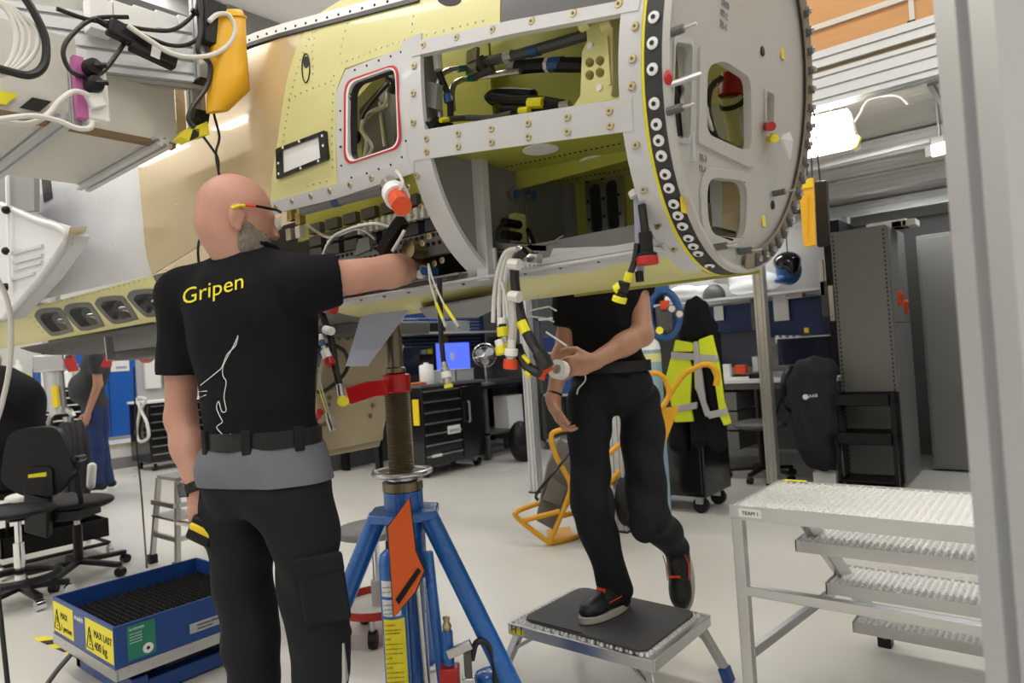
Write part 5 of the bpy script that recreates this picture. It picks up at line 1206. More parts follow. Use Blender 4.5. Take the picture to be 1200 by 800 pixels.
# ------------------------------------------------------------------ people
from mathutils.bvhtree import BVHTree
def K(p, k): return p[:6]+(k,) if len(p) < 7 else p
def lin(o, F, R, U): return lambda f, r, u: Vector(o)+Vector(F)*f+Vector(R)*r+Vector(U)*u
def head_prims(c, F, U, s=1.):
    F = Vector(F).normalized(); U = Vector(U); U = (U-F*U.dot(F)).normalized(); R = F.cross(U)
    L = lambda f, r, u: Vector(c)+(F*f+R*r+U*u)*s
    m = orient(F, U)
    E_ = lambda p, r, k=.02: K(EL(p, [q*s for q in r], m), k)
    pr = [E_(L(-.005, 0, .018), (.100, .078, .095)), E_(L(.03, 0, -.045), (.068, .062, .075), .03), E_(L(.058, 0, -.085), (.038, .042, .03), .03),
          E_(L(.085, 0, .012), (.02, .045, .012), .012), K(RC(L(.095, 0, .0), L(.113, 0, -.035), .009*s, .014*s), .01), E_(L(.100, 0, -.037), (.011, .019, .009), .008),
          E_(L(.088, 0, -.063), (.014, .026, .006), .006), E_(L(.087, 0, -.076), (.013, .022, .007), .006)]
    for sd in (-1, 1):
        pr += [E_(L(-.012, sd*.079, -.02), (.022, .008, .034), .004), E_(L(-.022, sd*.084, -.012), (.013, .008, .026), .003), E_(L(-.004, sd*.079, -.048), (.01, .007, .013), .003), E_(L(.072, sd*.03, -.008), (.012, .014, .011), .006)]
    return pr, L, F, R, U
def hand_prims(w, d, n, th, s=1., curl=(.5, .5, .5, .5), thumb=.5):
    """wrist, finger direction, palm normal (towards the palm side), thumb side direction"""
    w = Vector(w); d = Vector(d).normalized(); n = Vector(n); n = (n-d*n.dot(d)).normalized(); th = Vector(th); th = (th-d*th.dot(d)-n*th.dot(n)).normalized()
    m = orient(d, n)
    pr = [K(EL(w+d*.045*s, (.05*s, .042*s, .017*s), m), .012), K(RC(w-d*.01*s, w+d*.03*s, .026*s, .026*s), .015)]
    for i, (o, l, r) in enumerate(((.030, .078, .0095), (.010, .086, .0098), (-.010, .080, .0092), (-.029, .062, .0082))):
        a = w+d*.078*s+th*o*s; dirv = d; c = curl[i]
        segs = (.45, .32, .25); p = a; ang = c*.7
        for q, sg in enumerate(segs):
            ang_ = ang+q*c*1.0
            v = (d*math.cos(ang_)+n*math.sin(ang_)).normalized(); e = p+v*l*sg*s*1.05
            pr.append(K(RC(p, e, r*s*(1-.08*q), r*s*(.94-.1*q)), .004)); p = e
    a = w+d*.022*s+th*.028*s; v = (d*.55+th*.75+n*.3*thumb).normalized(); e = a+v*.042*s
    v2 = (d*.85+th*.35+n*.55*thumb).normalized(); e2 = e+v2*.032*s; e3 = e2+(v2+n*.25*thumb-th*.15).normalized()*.026*s
    pr += [K(RC(a, e, .016*s, .0125*s), .008), K(RC(e, e2, .0122*s, .0108*s), .004), K(RC(e2, e3, .0106*s, .0085*s), .004)]
    return pr
def folds(amp, sx=38, seed=0.):
    def f(X, Y, Z):
        return amp*(np.sin(sx*(.5*X+.4*Y+1.0*Z)+3*np.sin(9*X+7*Y+seed)+seed)*.55+np.sin(sx*.6*(X*1.2-Y*.9+.5*Z)+2.5*np.sin(11*Z+6*X)+seed*2)*.45)
    return f
def bvh_of(o):
    loc = root_loc(o); return BVHTree.FromPolygons([tuple(v.co+loc) for v in o.data.vertices], [tuple(p.vertices) for p in o.data.polygons])
def on_surface(bv, px, py, lift=.002):
    r = ray(px, py).normalized(); h = bv.ray_cast(EYE, r)
    return (h[0]-r*lift) if h[0] is not None else EYE+r*1.7
# ---- the bald mechanic
P1 = thing('person', 'bald bearded man in black polo shirt seen from behind, reaching into the fuselage', 'person', (-1.68, .93, 0))
LS, RS = W(213, 347, d=1.88), W(362, 331, d=1.70)
ux = (RS-LS).normalized(); ux.z = 0; ux.normalize(); ff = V(0, 0, 1).cross(ux); m1 = orient(ux, (0, 0, 1))
ch, be, pv = W(296, 385, d=1.80), W(302, 465, d=1.79), W(310, 552, d=1.78)
nb = W(291, 294, d=1.80)
LE, LW = W(212, 490, d=1.88), W(233, 580, d=1.80)
RE, RW = W(458, 318, d=1.80), W(484, 313, d=2.03)
hc = W(276, 252, d=1.78)
hF = V(.26, .95, -.16); hp, HL, hF, hR, hU = head_prims(hc, hF, (.02, -.05, 1), .93)
torso = [EL(ch, (.178, .112, .17), m1), EL(be, (.150, .104, .16), m1), EL(pv+V(0, 0, .05), (.155, .11, .13), m1), RC(LS+ux*.03, RS-ux*.03, .055, .055), RC(nb-V(0, 0, .05), LS+ux*.05+V(0, 0, .01), .05, .05), RC(nb-V(0, 0, .05), RS-ux*.05+V(0, 0, .01), .05, .05)]
lh = hand_prims(LW+V(0, 0, -.005), V(.10, .06, -1), ff*.9-ux*.2, ux*.6+ff*.9, 1.0, (1.05, 1.1, 1.1, 1.1), .9)
rh = hand_prims(RW, (RW-RE).normalized()+V(.1, 0, .05), V(0, 0, -1), -ux, .95, (.7, .8, .8, .9), .8)
body = [K(p, .02) for p in torso]+[K(RC(nb-V(0, 0, .06), hc-hU*.055-hF*.02, .062, .060), .02), K(RC(nb-V(0, 0, .03), hc-hU*.03-hF*.045, .05, .052), .02)]+hp
body += [K(RC(LS, LE, .046, .040), .02), K(RC(LE, LE.lerp(LW, .4), .040, .041), .02), K(RC(LE.lerp(LW, .35), LW, .041, .026), .02),
         K(RC(RS, RE, .048, .042), .02), K(RC(RE, RE.lerp(RW, .4), .041, .040), .02), K(RC(RE.lerp(RW, .35), RW, .040, .026), .02)]+lh+rh
sdf_obj('body', 'skin', P1, body, .0055, .02)
# beard, glasses, eyes
bp_ = [K(EL(HL(.043, s_*.035, -.082), (.047, .038, .052), orient(hF, hU)), .02) for s_ in (-1, 0, 1)]+[K(EL(HL(.018, s_*.058, -.06), (.024, .017, .05), orient(hF, hU)), .015) for s_ in (-1, 1)]+[K(EL(HL(.09, 0, -.052), (.012, .03, .008), orient(hF, hU)), .01)]
sdf_obj('beard', 'beard', P1, bp_, .006, .015, warp=lambda X, Y, Z: .0012*np.sin(420*X+90*Z)*np.sin(390*Y+200*Z))
gl = MB().tube([HL(-.03, .090, -.004), HL(-.012, .090, .008), HL(.008, .089, .013)], [.0055, .005, .0035], 6).build('temple_tip', 'yellow', P1); MB().tube([HL(.002, .0895, .012), HL(.03, .088, .017)], .004, 6).build('temple_joint', 'orangered', P1)
MB().tube([HL(.028, .088, .017), HL(.09, .075, .022), HL(.104, .068, .02)], .004, 6).build('glasses_temple', 'gloss_black', P1)
MB().tube([HL(.028, -.088, .017), HL(.09, -.075, .022), HL(.104, -.068, .02)], .004, 6).build('glasses_temple', 'gloss_black', P1)
rows = [[HL(.118-.55*r*r*3, r, u) for r in [-.068+.0136*i for i in range(11)]] for u in (.02, .0, -.02)]; MB().grid(rows).build('glasses_lens', 'glassy', P1, solid=.002)
for s_ in (-1, 1): e_ = MB().sph(HL(.074, s_*.031, -.006), .0125).build('eye', 'label_white', P1); MB().sph(HL(.083, s_*.031, -.006), .0055).build('iris', 'ink', e_)
# shirt with short sleeves
hemL, hemR = W(210, 437, d=1.88), W(394, 321, d=1.74)
sl = (LE-LS).normalized(); sr = (RE-RS).normalized()
shp = [K(EL(ch, (.195, .128, .185), m1), .05), K(EL(be, (.165, .117, .17), m1), .05), K(EL(ch-ff*.03+V(0, 0, .06), (.16, .10, .12), m1), .05), K(EL(pv+V(0, 0, .085), (.160, .115, .10), m1, cut=(pv+V(0, 0, .06), (0, 0, -1))), .02), K(RC(LS+ux*.03, RS-ux*.03, .068, .068), .03),
       K(RC(nb-V(0, 0, .045), LS+ux*.05+V(0, 0, .015), .058, .062), .03), K(RC(nb-V(0, 0, .045), RS-ux*.05+V(0, 0, .015), .058, .062), .03),
       K(RC(LS-sl*.0, LS+sl*.26, .070, .060, cut=(hemL, sl)), .03), K(RC(RS, RS+sr*.22, .070, .060, cut=(hemR, sr)), .03), K(RC(nb-V(0, 0, .06), nb+V(0, 0, -.002)+ff*.004, .07, .066, cut=(nb+V(0, 0, .012)-ff*.05, V(0, 0, 1)+ff*.25)), .02)]
shirt = sdf_obj('shirt', 'shirt', P1, shp, .0075, .03, warp=folds(.0055, 30, .6))
b = MB(); col_ = [nb+ff*.008+V(0, 0, .004)+(ux*math.cos(t)*.068+ff*math.sin(t)*.068)+V(0, 0, -.014*math.sin(t)) for t in [2*math.pi*i/28 for i in range(28)]]; b.tube(col_, .010, 8, True); b.build('collar', 'shirt', P1)
bv = bvh_of(shirt)
g = text('Gripen', 1, (0, 0, 0), (1, 0, 0), (0, 1, 0), 'inkyellow', 'back_lettering', P1, fit=1.0, depth=.0)
A0, A1 = Vector((214, 357)), Vector((285, 337)); upv = Vector((-.05, -1.0))
xs = [v.co.x+root_loc(P1).x for v in g.data.vertices]; x0_ = min(xs)
bm = bmesh.new(); bm.from_mesh(g.data); bmesh.ops.triangulate(bm, faces=bm.faces[:]); bmesh.ops.subdivide_edges(bm, edges=[e for e in bm.edges if e.calc_length() > .06], cuts=2); bm.to_mesh(g.data); bm.free()
for v in g.data.vertices:
    q = v.co+root_loc(P1); s_, t_ = (q.x-x0_), q.y; pp = A0+(A1-A0)*s_+Vector((t_*1.5, -t_*71.5))
    v.co = on_surface(bv, pp.x, pp.y, .0035)-root_loc(P1)
def shirt_line(pts, name='jet_outline', m='inkwhite', r=.0011):
    q = [p for p in spline([(x, y, 0) for x, y in pts], 4)]
    return MB().tube([on_surface(bv, p.x, p.y, .002) for p in q], r, 5).build(name, m, P1)
cvt = lambda l: [(x/4, 400+y/4) for x, y in l]
shirt_line([(279, 393), (276, 405)]+cvt([(1065, 60), (1040, 120), (1015, 145), (940, 205)])); shirt_line(cvt([(970, 232), (930, 235)])); shirt_line(cvt([(965, 250), (920, 270)]))
shirt_line([(279, 393)]+cvt([(1095, 20), (1048, 110), (1045, 160), (1060, 190), (1050, 260), (1060, 322), (1040, 328), (1025, 280), (1015, 310), (1030, 350), (1042, 378), (1015, 402), (1045, 440), (1040, 458)])); shirt_line(cvt([(1055, 455), (1080, 433), (1075, 455), (1060, 458)]))
# trousers, grey yoke, belt, pocket
LH, RH = W(272, 580, d=1.84), W(347, 575, d=1.72); LK, RK = W(296, 752, d=1.86), W(374, 745, d=1.74)
LA, RA = V(LK.x-.0, LK.y-.02, .10), V(RK.x+.01, RK.y-.02, .10)
trp = [K(EL(pv+V(0, 0, .03), (.168, .122, .11), m1, cut=(pv+V(0, 0, .085), (0, 0, 1))), .04), K(EL(pv-ff*.045-V(0, 0, .03)+ux*.06, (.09, .075, .10), m1), .04), K(EL(pv-ff*.045-V(0, 0, .03)-ux*.06, (.09, .075, .10), m1), .04),
       K(RC(LH, LK, .093, .072), .03), K(RC(LK, LA, .072, .062), .03), K(RC(RH, RK, .093, .072), .03), K(RC(RK, RA, .072, .062), .03)]
tro = sdf_obj('trousers', 'trouser', P1, trp, .0085, .03, warp=folds(.007, 36, 1.3))
vs, fs = sdf_mesh([(p[0], p[1], p[2]+.007, p[3], p[4], (pv+V(0, 0, .08), (0, 0, 1)), .04) if p[0] == 'e' else (p[0], p[1], p[2], p[3]+.007, p[4]+.007, None, .03) for p in trp], .0085, .03, warp=folds(.007, 36, 1.3))
b = MB(); b.v = [tuple(p) for p in vs]; b.f = [tuple(int(i) for i in f) for f in fs]; yo = b.build('grey_yoke', 'trgrey', P1, smooth=180)
bm = bmesh.new(); bm.from_mesh(yo.data); bmesh.ops.bisect_plane(bm, geom=bm.verts[:]+bm.edges[:]+bm.faces[:], plane_co=pv-root_loc(P1)+V(0, 0, .075), plane_no=(0, 0, 1), clear_outer=True); bmesh.ops.bisect_plane(bm, geom=bm.verts[:]+bm.edges[:]+bm.faces[:], plane_co=pv-root_loc(P1)+V(0, 0, -.02), plane_no=(0, 0, 1), clear_inner=True); bm.to_mesh(yo.data); bm.free()
def band(c, ru, rf, z0, z1, name, m, n=40):
    rows = [[c+ux*(ru+o)*math.cos(t)+ff*(rf+o)*math.sin(t)+V(0, 0, z) for t in [2*math.pi*i/n for i in range(n+1)]] for z, o in ((z0, -.008), (z0, 0), (z1, 0), (z1, -.008))]
    return MB().grid(rows).build(name, m, P1, smooth=50)
band(pv, .168, .122, .07, .112, 'belt', 'leather')
for t in (-2.1, -1.2, -.35):
    p = pv+ux*.171*math.cos(t)+ff*.126*math.sin(t)+V(0, 0, .09); nn = (ux*math.cos(t)/.17+ff*math.sin(t)/.12).normalized(); tt = nn.cross(V(0, 0, 1)); MB().obx(p, nn*.004, tt*.012, (0, 0, .03)).build('belt_loop', 'trouser', P1, bevel=.002)
th_ = (RK-RH).normalized(); pc = RH.lerp(RK, .62); rg = V(RT.x, RT.y, 0).normalized(); tow = V(rg.y, -rg.x, 0)
MB().obx(pc+rg*.05+tow*.062, (rg*.9+tow*-.3).normalized()*.055, (tow*.9+rg*.4).normalized()*.012, th_*.085).build('cargo_pocket', 'trouser', P1, bevel=.008)
MB().obx(pc+rg*.05+tow*.066-th_*.062, (rg*.9+tow*-.3).normalized()*.057, (tow*.9+rg*.4).normalized()*.012, th_*.024).build('pocket_flap', 'trouser', P1, bevel=.006)
pc2 = RK.lerp(RA, .12); MB().obx(pc2+rg*.066+tow*.02, rg*.006, tow*.014, (0, 0, .05)).build('reflective_strip', 'reflect', P1, bevel=.002)
for nm, A in (('L', LA), ('R', RA)):
    fwd = ff
    sdf_obj('shoe', 'leather', P1, [RC(A+V(0, 0, -.04), A+fwd*.12+V(0, 0, -.065), .05, .035), RC(A, A+V(0, 0, -.05), .05, .05)], .009, .03)
    MB().prism([A+V(0, 0, -.098)+fwd*(.05+.13*math.cos(t))+ux*.045*math.sin(t) for t in [2*math.pi*i/20 for i in range(20)]], (0, 0, .025)).build('sole', 'sole', P1)
# watch and tape measure
wt = LW+V(0, 0, .018); ax = (LE-LW).normalized(); MB().lathe([(.031, -.012), (.034, -.012), (.034, .012), (.031, .012)], wt, ax, 18).build('watch_strap', 'black', P1); MB().obx(wt-ux*.028-ff*.02, ux*.01+ff*.008, ff*.016-ux*.012, ax*.018).build('watch_case', 'gloss_black', P1, bevel=.004)
tc = W(237, 621, d=1.775); tm = thing('tape_measure', 'yellow and black tape measure held in the bald man\'s hand', 'tape measure', tc-V(0, 0, .03))
MB().obx(tc, (rg*.8+V(0, 0, -.45))*.036, tow*.016, (V(0, 0, 1)+rg*.45)*.03).build('case', 'black', tm, bevel=.008); MB().obx(tc+rg*.004+V(0, 0, .003)+tow*.002, (rg*.8+V(0, 0, -.45))*.037, tow*.0175, (V(0, 0, 1)+rg*.45)*.010).build('yellow_band', 'yellow', tm, bevel=.008)
MB().obx(tc-rg*.045+V(0, 0, .02), rg*.018+V(0, 0, -.004), tow*.01, V(0, 0, .004)).build('steel_hook', 'steel', tm)
# white rag in the right hand
rag = sdf_obj('cleaning_rag', 'label_white', None, [EL(W(490, 322, d=2.02)+V(.02*math.cos(i), .02*math.sin(2*i), .01*math.cos(3*i)), (.025, .02, .016)) for i in range(4)], .006, .02); tag(rag, 'crumpled white rag under the hand inside the avionics bay', 'rag')
# ---- second mechanic, standing on the step stool behind the fuselage
P2 = thing('person', 'man in black work clothes stepping on the stool, head hidden behind the fuselage', 'person', (-1.45, 2.26, .276))
f2 = (-rg*.55+tow*.83).normalized(); r2 = V(0, 0, 1).cross(f2)*-1            # his right-hand side
r2 = f2.cross(V(0, 0, 1)); m2 = orient(r2, (0, 0, 1))
pv2, be2, ch2, nb2 = W(715, 445, d=2.64), W(706, 395, d=2.63), W(700, 335, d=2.62), W(702, 272, d=2.64)
sR, sL = W(668, 305, d=2.60), W(742, 300, d=2.66)
eR, wR = W(664, 395, d=2.62), W(648, 468, d=2.54); eL, wL = W(752, 392, d=2.52), W(695, 424, d=2.40)
hc2 = nb2+V(-.0, .03, .16)
h2, HL2, a_, b_, c_ = head_prims(hc2, f2+V(0, 0, -.3), (0, 0, 1), 1.)
body2 = [EL(ch2, (.16, .10, .17), m2), EL(be2, (.14, .10, .14), m2), EL(pv2, (.14, .1, .10), m2), RC(sR, sL, .05, .05), RC(nb2-V(0, 0, .05), hc2-V(0, 0, .05), .058, .055)]+h2
body2 += [RC(sR, eR, .044, .038), RC(eR, eR.lerp(wR, .4), .037, .039), RC(eR.lerp(wR, .3), wR, .039, .026), RC(sL, eL, .046, .042), RC(eL, eL.lerp(wL, .4), .042, .041), RC(eL.lerp(wL, .3), wL, .041, .028)]
body2 += hand_prims(wR, V(.02, .0, -1)+rg*.15, rg*1.0, tow, .95, (.55, .6, .65, .7), .6)
body2 += hand_prims(wL, -rg*.95+V(0, 0, -.12)+tow*.1, V(0, 0, -.3)-tow*.0+awy*.9, V(0, 0, 1), 1.0, (.75, .8, .85, .9), .9)
sdf_obj('body', 'skin2', P2, [K(p, .02) for p in body2], .0055, .02)
sl2, sr2 = (eL-sL).normalized(), (eR-sR).normalized()
sdf_obj('shirt', 'shirt', P2, [K(EL(ch2, (.175, .115, .18), m2), .05), K(EL(be2, (.158, .118, .15), m2), .05), K(EL(pv2+V(0, 0, .04), (.15, .115, .10), m2), .03), K(RC(sR, sL, .066, .066), .03), K(RC(sL, sL+sl2*.22, .072, .062, cut=(W(737, 346, d=2.6), sl2)), .03), K(RC(sR, sR+sr2*.24, .066, .056, cut=(W(664, 383, d=2.6), sr2)), .03), K(RC(nb2-V(0, 0, .06), nb2-V(0, 0, .02), .07, .062), .03)], .009, .03, warp=folds(.004, 34, 2.))
hR, kR, aR = W(691, 470, d=2.62), W(691, 590, d=2.52), W(722, 690, d=2.62)
hL, kL, aL = W(750, 470, d=2.67), W(760, 603, d=2.50), W(792, 640, d=2.74)
t2 = [K(EL(pv2-V(0, 0, .02), (.16, .118, .12), m2, cut=(pv2+V(0, 0, .06), (0, 0, 1))), .04), K(RC(hR, kR, .084, .070), .02), K(RC(kR, aR, .070, .060), .02), K(RC(hL, kL, .084, .073), .02), K(RC(kL, aL, .075, .058), .02)]
sdf_obj('trousers', 'trouser', P2, t2, .0095, .03, warp=folds(.008, 34, 3.))
rows = [[pv2+r2*(.165+o)*math.cos(t)+f2*(.123+o)*math.sin(t)+V(0, 0, z) for t in [2*math.pi*i/36 for i in range(37)]] for z, o in ((.03, -.008), (.03, 0), (.07, 0), (.07, -.008))]
MB().grid(rows).build('belt', 'leather', P2, smooth=50)
kp = kL+f2*.055; sdf_obj('knee_pocket', 'trouser', P2, [EL(kp-V(0, 0, .02), (.055, .032, .07), m2)], .008, .02)
po = W(765, 520, d=2.60); pn = (rg*.75+tow*.6).normalized(); ps_ = pn.cross(V(0, 0, 1)); MB().obx(po, ps_*.05, pn*.014, (0, 0, .10)).build('thigh_pocket', 'trouser', P2, bevel=.008)
for dx in (-.012, .012): MB().obx(po+pn*.016+ps_*dx+V(0, 0, .05), ps_*.005, pn*.002, (0, 0, .028)).build('reflective_pen', 'label_white', P2)
def shoe(A, d, up, sd):
    d = d.normalized(); up = (up-d*up.dot(d)).normalized(); sd = d.cross(up); m_ = orient(d, up)
    sdf_obj('shoe', 'leather', P2, [K(EL(A+d*.135-up*.025, (.062, .045, .038), m_), .02), K(RC(A+d*.01-up*.02, A+d*.10-up*.02, .046, .040), .02), K(RC(A-d*.02+up*.03, A-d*.02-up*.03, .042, .042), .02), K(EL(A+d*.04, (.06, .036, .05), m_), .02)], .0065, .02)
    pts = [A-up*.062+d*(.07+.135*math.cos(t))+sd*(.051+.006*math.cos(t))*math.sin(t) for t in [2*math.pi*i/28 for i in range(28)]]
    MB().prism(pts, up*.026).build('sole', 'sole', P2, bevel=.006)
    for k_ in (.06, .085): MB().obx(A+d*k_+up*.026, sd*.02, d*.004, up*.012).build('lace', 'orangered', P2)
    for s_ in (-1, 1): MB().tube([A+sd*s_*.045+d*.0+up*.035, A+sd*s_*.047+d*.03+up*.0, A+sd*s_*.043+d*.09-up*.005], .002, 5).build('shoe_piping', 'orangered', P2)
sd_ = (-rg*.75+tow*.66).normalized()
shoe(V(aR.x, aR.y, .276+.062), sd_, V(0, 0, 1), None); shoe(W(793, 652, d=2.74), (-rg*.12+tow*.45+V(0, 0, -.85)), (tow*.85-rg*.5+V(0, 0, .3)), None)
MB().lathe([(.028, -.004), (.031, -.004), (.031, .004), (.028, .004)], wR+(eR-wR).normalized()*.02, (eR-wR), 16).build('wristband', 'black', P2)
MB().tube(spline([W(px, py, d=2.44) for px, py in ((684, 433), (686, 445), (678, 455), (676, 462))], 5), .003, 6).build('key_chain', 'steel', P2)
# roll of tape and red tape end in his hand
tr = thing('tape_roll', 'white tape roll with a red strip held in the hand', 'tape', W(655, 447, d=2.36)); c = W(655, 433, d=2.36); axr = (tow*.75-rg*.45+V(0, 0, .15)).normalized()
MB().lathe([(.016, -.018), (.034, -.018), (.034, .018), (.016, .018), (.016, -.018)], c, axr, 24).build('roll', 'label_white', tr)
MB().prism([W(px, py, d=2.33) for px, py in ((632, 432), (645, 427), (650, 432), (640, 438), (638, 446), (631, 444))], awy*.012).build('red_strip', 'orangered', tr, bevel=.002)
# ---- man in grey T-shirt far behind
P3 = thing('person', 'man in grey T-shirt and blue jeans standing with a hand in his pocket', 'person', (-8.95, 3.15, 0))
D3 = 8.05
def Q(px, py, dd=0): return W(px, py, d=D3+dd)
f3 = -rg*.9+tow*.3; f3.normalize(); r3 = f3.cross(V(0, 0, 1)); m3 = orient(r3, (0, 0, 1))
pel, bel, che, nk = Q(111, 480), Q(107, 455), Q(112, 430), Q(112, 408)
body3, HL3, *_ = head_prims(nk+V(0, 0, .2), f3, (0, 0, 1), 1.05)
el3, wr3 = Q(115, 450, -.2), Q(103, 484, -.22)
body3 += [RC(nk-V(0, 0, .08), nk+V(0, 0, .12), .065, .06), EL(che, (.17, .12, .2), m3), RC(Q(112, 420, -.18), el3, .055, .048), RC(el3, wr3, .047, .032), RC(Q(112, 420, .18), Q(112, 455, .2), .055, .048), RC(Q(112, 455, .2), Q(100, 480, .18), .047, .032)]
body3 += hand_prims(wr3, V(-.1, -.05, -1)+f3*.2, r3, f3, 1., (.2, .2, .2, .2), .3)
sdf_obj('body', 'skin2', P3, [K(p, .02) for p in body3], .009, .02)
sdf_obj('shirt', 'greyshirt', P3, [K(EL(che, (.20, .15, .24), m3), .06), K(EL(bel+f3*.05, (.19, .19, .20), m3), .06), K(EL(pel+V(0, 0, .08), (.17, .14, .15), m3), .05), K(RC(Q(112, 420, -.18), el3, .085, .07, cut=(Q(115, 438, -.2), (0, 0, -1))), .03), K(RC(Q(112, 420, .18), Q(112, 450, .2), .085, .07, cut=(Q(115, 438, .2), (0, 0, -1))), .03)], .016, .04, warp=folds(.006, 24, 1.))
k1, k2, an1, an2 = Q(112, 525, -.1), Q(118, 525, .1), Q(114, 562, -.1), Q(126, 564, .1)
sdf_obj('jeans', 'denim', P3, [K(EL(pel, (.17, .14, .13), m3), .05), K(RC(Q(108, 490, -.1), k1, .105, .085), .03), K(RC(k1, an1, .085, .075), .03), K(RC(Q(116, 490, .1), k2, .105, .085), .03), K(RC(k2, an2, .085, .075), .03)], .014, .03, warp=folds(.006, 24, 2.))
for A in (an1, an2):
    g_ = V(A.x, A.y, .05); sdf_obj('shoe', 'leather', P3, [RC(g_-f3*.04, g_+f3*.16, .055, .045)], .014, .02); MB().prism([V(A.x, A.y, 0)+f3*(.06+.16*math.cos(t))+r3*.055*math.sin(t) for t in [2*math.pi*i/16 for i in range(16)]], (0, 0, .025)).build('sole', 'label_white', P3)
# ---- seated man, only his back showing
P4 = thing('person', 'seated person in black shirt bending forward beside the office chair', 'person', (-6.1, 1.15, 0))
D4 = 5.6
def Q4(px, py, dd=0): return W(px, py, d=D4+dd)
sp0 = Q4(18, 515); sp1 = Q4(15, 470); sp2 = Q4(-2, 452); f4 = -rg; m4 = orient(tow, (0, 0, 1))
bd4, HL4, *_ = head_prims(Q4(-14, 425), f4+V(0, 0, -.3), (0, 0, 1), 1.); 
hp4 = V(sp0.x, sp0.y, .55)
bd4 += [RC(sp2, Q4(-10, 432), .07, .06), RC(sp1, sp0, .15, .15), RC(sp2+tow*.15, sp2-rg*.25+tow*.18-V(0, 0, .2), .06, .05), RC(sp2-rg*.25+tow*.18-V(0, 0, .2), sp2-rg*.5+tow*.1-V(0, 0, .2), .045, .035)]
bd4 += hand_prims(sp2-rg*.5+tow*.1-V(0, 0, .2), -rg, (0, 0, -1), -tow, 1.)
sdf_obj('body', 'skin2', P4, [K(p, .03) for p in bd4], .011, .03)
sdf_obj('shirt', 'shirt', P4, [K(RC(sp2, sp1, .17, .21), .1), K(RC(sp1, sp0, .21, .2), .1), K(RC(sp0, hp4, .2, .19), .1), K(RC(sp2+tow*.12, sp2-rg*.15+tow*.2-V(0, 0, .12), .09, .075), .04)], .015, .05, warp=folds(.006, 22, 2.))
sdf_obj('trousers', 'trouser', P4, [K(EL(hp4, (.2, .17, .13), m4), .05), K(RC(hp4+tow*.1, hp4+tow*.15-rg*.42, .1, .08), .04), K(RC(hp4+tow*.15-rg*.42, V(0, 0, .1)+(hp4+tow*.15-rg*.42)*1-V(0, 0, hp4.z), .075, .06), .03), K(RC(hp4-tow*.1, hp4-tow*.15-rg*.42, .1, .08), .04), K(RC(hp4-tow*.15-rg*.42, V(0, 0, .1)+(hp4-tow*.15-rg*.42)-V(0, 0, hp4.z), .075, .06), .03)], .016, .04)
for s_ in (-1, 1):
    A = hp4+tow*.15*s_-rg*.42; A = V(A.x, A.y, .045); sdf_obj('shoe', 'leather', P4, [RC(A, A-rg*.16, .05, .042)], .014, .02)
sg_ = thing('work_stool', 'round stool under the seated person in black', 'stool', V(hp4.x, hp4.y, 0)); MB().lathe([(.17, .38), (.18, .39), (.18, .43), (.15, .44)], V(hp4.x, hp4.y, 0), n=20).build('seat', 'black', sg_); MB().cyl(V(hp4.x, hp4.y, .02), V(hp4.x, hp4.y, .38), .025).build('column', 'chrome', sg_); MB().lathe([(.2, 0), (.2, .02), (.04, .05)], V(hp4.x, hp4.y, 0), n=20).build('base', 'black', sg_)
# ------------------------------------------------------------------ cable bundles hanging from the aircraft
def conn(pts_y, segs):
    """chain of short cylinders along a photo-traced line on plane y: (fraction start, fraction end, radius, material, name)"""
    (a, c, y) = pts_y; p, q = W(*a, y=y), W(*c, y=y)
    for s0, s1, r, m_, nm in segs: MB().cyl(p.lerp(q, s0), p.lerp(q, s1), r, n=14).build(nm, m_, AC, bevel=.0015)
yb_ = 1.28
for i, dx in enumerate((0, 6, 12)):
    hose('white_wire', 'cablew', PX(yb_+.006*i, (606+dx*.4, 291), (592+dx*.6, 296), (583+dx*.8, 320), (579+dx, 350), (578+dx*1.2, 378+i*4)), .0055)
hose('white_wire', 'cablew', PX(yb_, (588, 330), (594, 355), (596, 378), (597, 395)), .0045)
hose('wire_sleeve', 'alu', PX(1.30, (609, 292), (618, 297), (622, 302), (632, 303)), .014)
hose('black_harness', 'cableb', PX(1.265, (616, 294), (607, 303), (603, 320), (605, 345), (609, 366), (615, 384), (624, 402), (636, 420), (641, 430)), [.0115]*20+[.013]*20+[.018]*9)
hose('black_harness', 'cableb', PX(1.275, (606, 405), (612, 420), (620, 431), (632, 437)), .013)
hose('yellow_sleeve', 'capyellow', PX(1.262, (611, 377), (617, 390)), .0135); hose('yellow_sleeve', 'capyellow', PX(1.27, (613, 417), (621, 425)), .006); hose('yellow_sleeve', 'capyellow', PX(1.27, (617, 436), (622, 440)), .008)
hose('grey_sleeve', 'bulk', PX(1.255, (600, 344), (602, 375), (600, 400)), .011)
for py in (309, 347): hose('cable_tie', 'cablew', PX(1.25, (598, py), (609, py+1)), .0135)
conn(((588, 372), (590, 394), 1.265), ((0, .35, .012, 'label_white', 'connector'), (.35, .5, .009, 'ink', 'connector_ring'), (.5, 1, .015, 'capyellow', 'yellow_cap')))
conn(((585, 398), (589, 415), 1.26), ((0, .45, .012, 'label_white', 'connector'), (.45, 1, .015, 'capyellow', 'yellow_cap')))
conn(((592, 392), (595, 412), 1.275), ((0, .5, .012, 'alu', 'connector'), (.5, 1, .013, 'capyellow', 'yellow_cap')))
conn(((600, 398), (598, 432), 1.25), ((0, .3, .010, 'cablew', 'connector'), (.3, .55, .016, 'label_white', 'connector_collar'), (.55, .68, .013, 'steel', 'connector_ring'), (.68, 1, .0175, 'orangered', 'red_cap')))
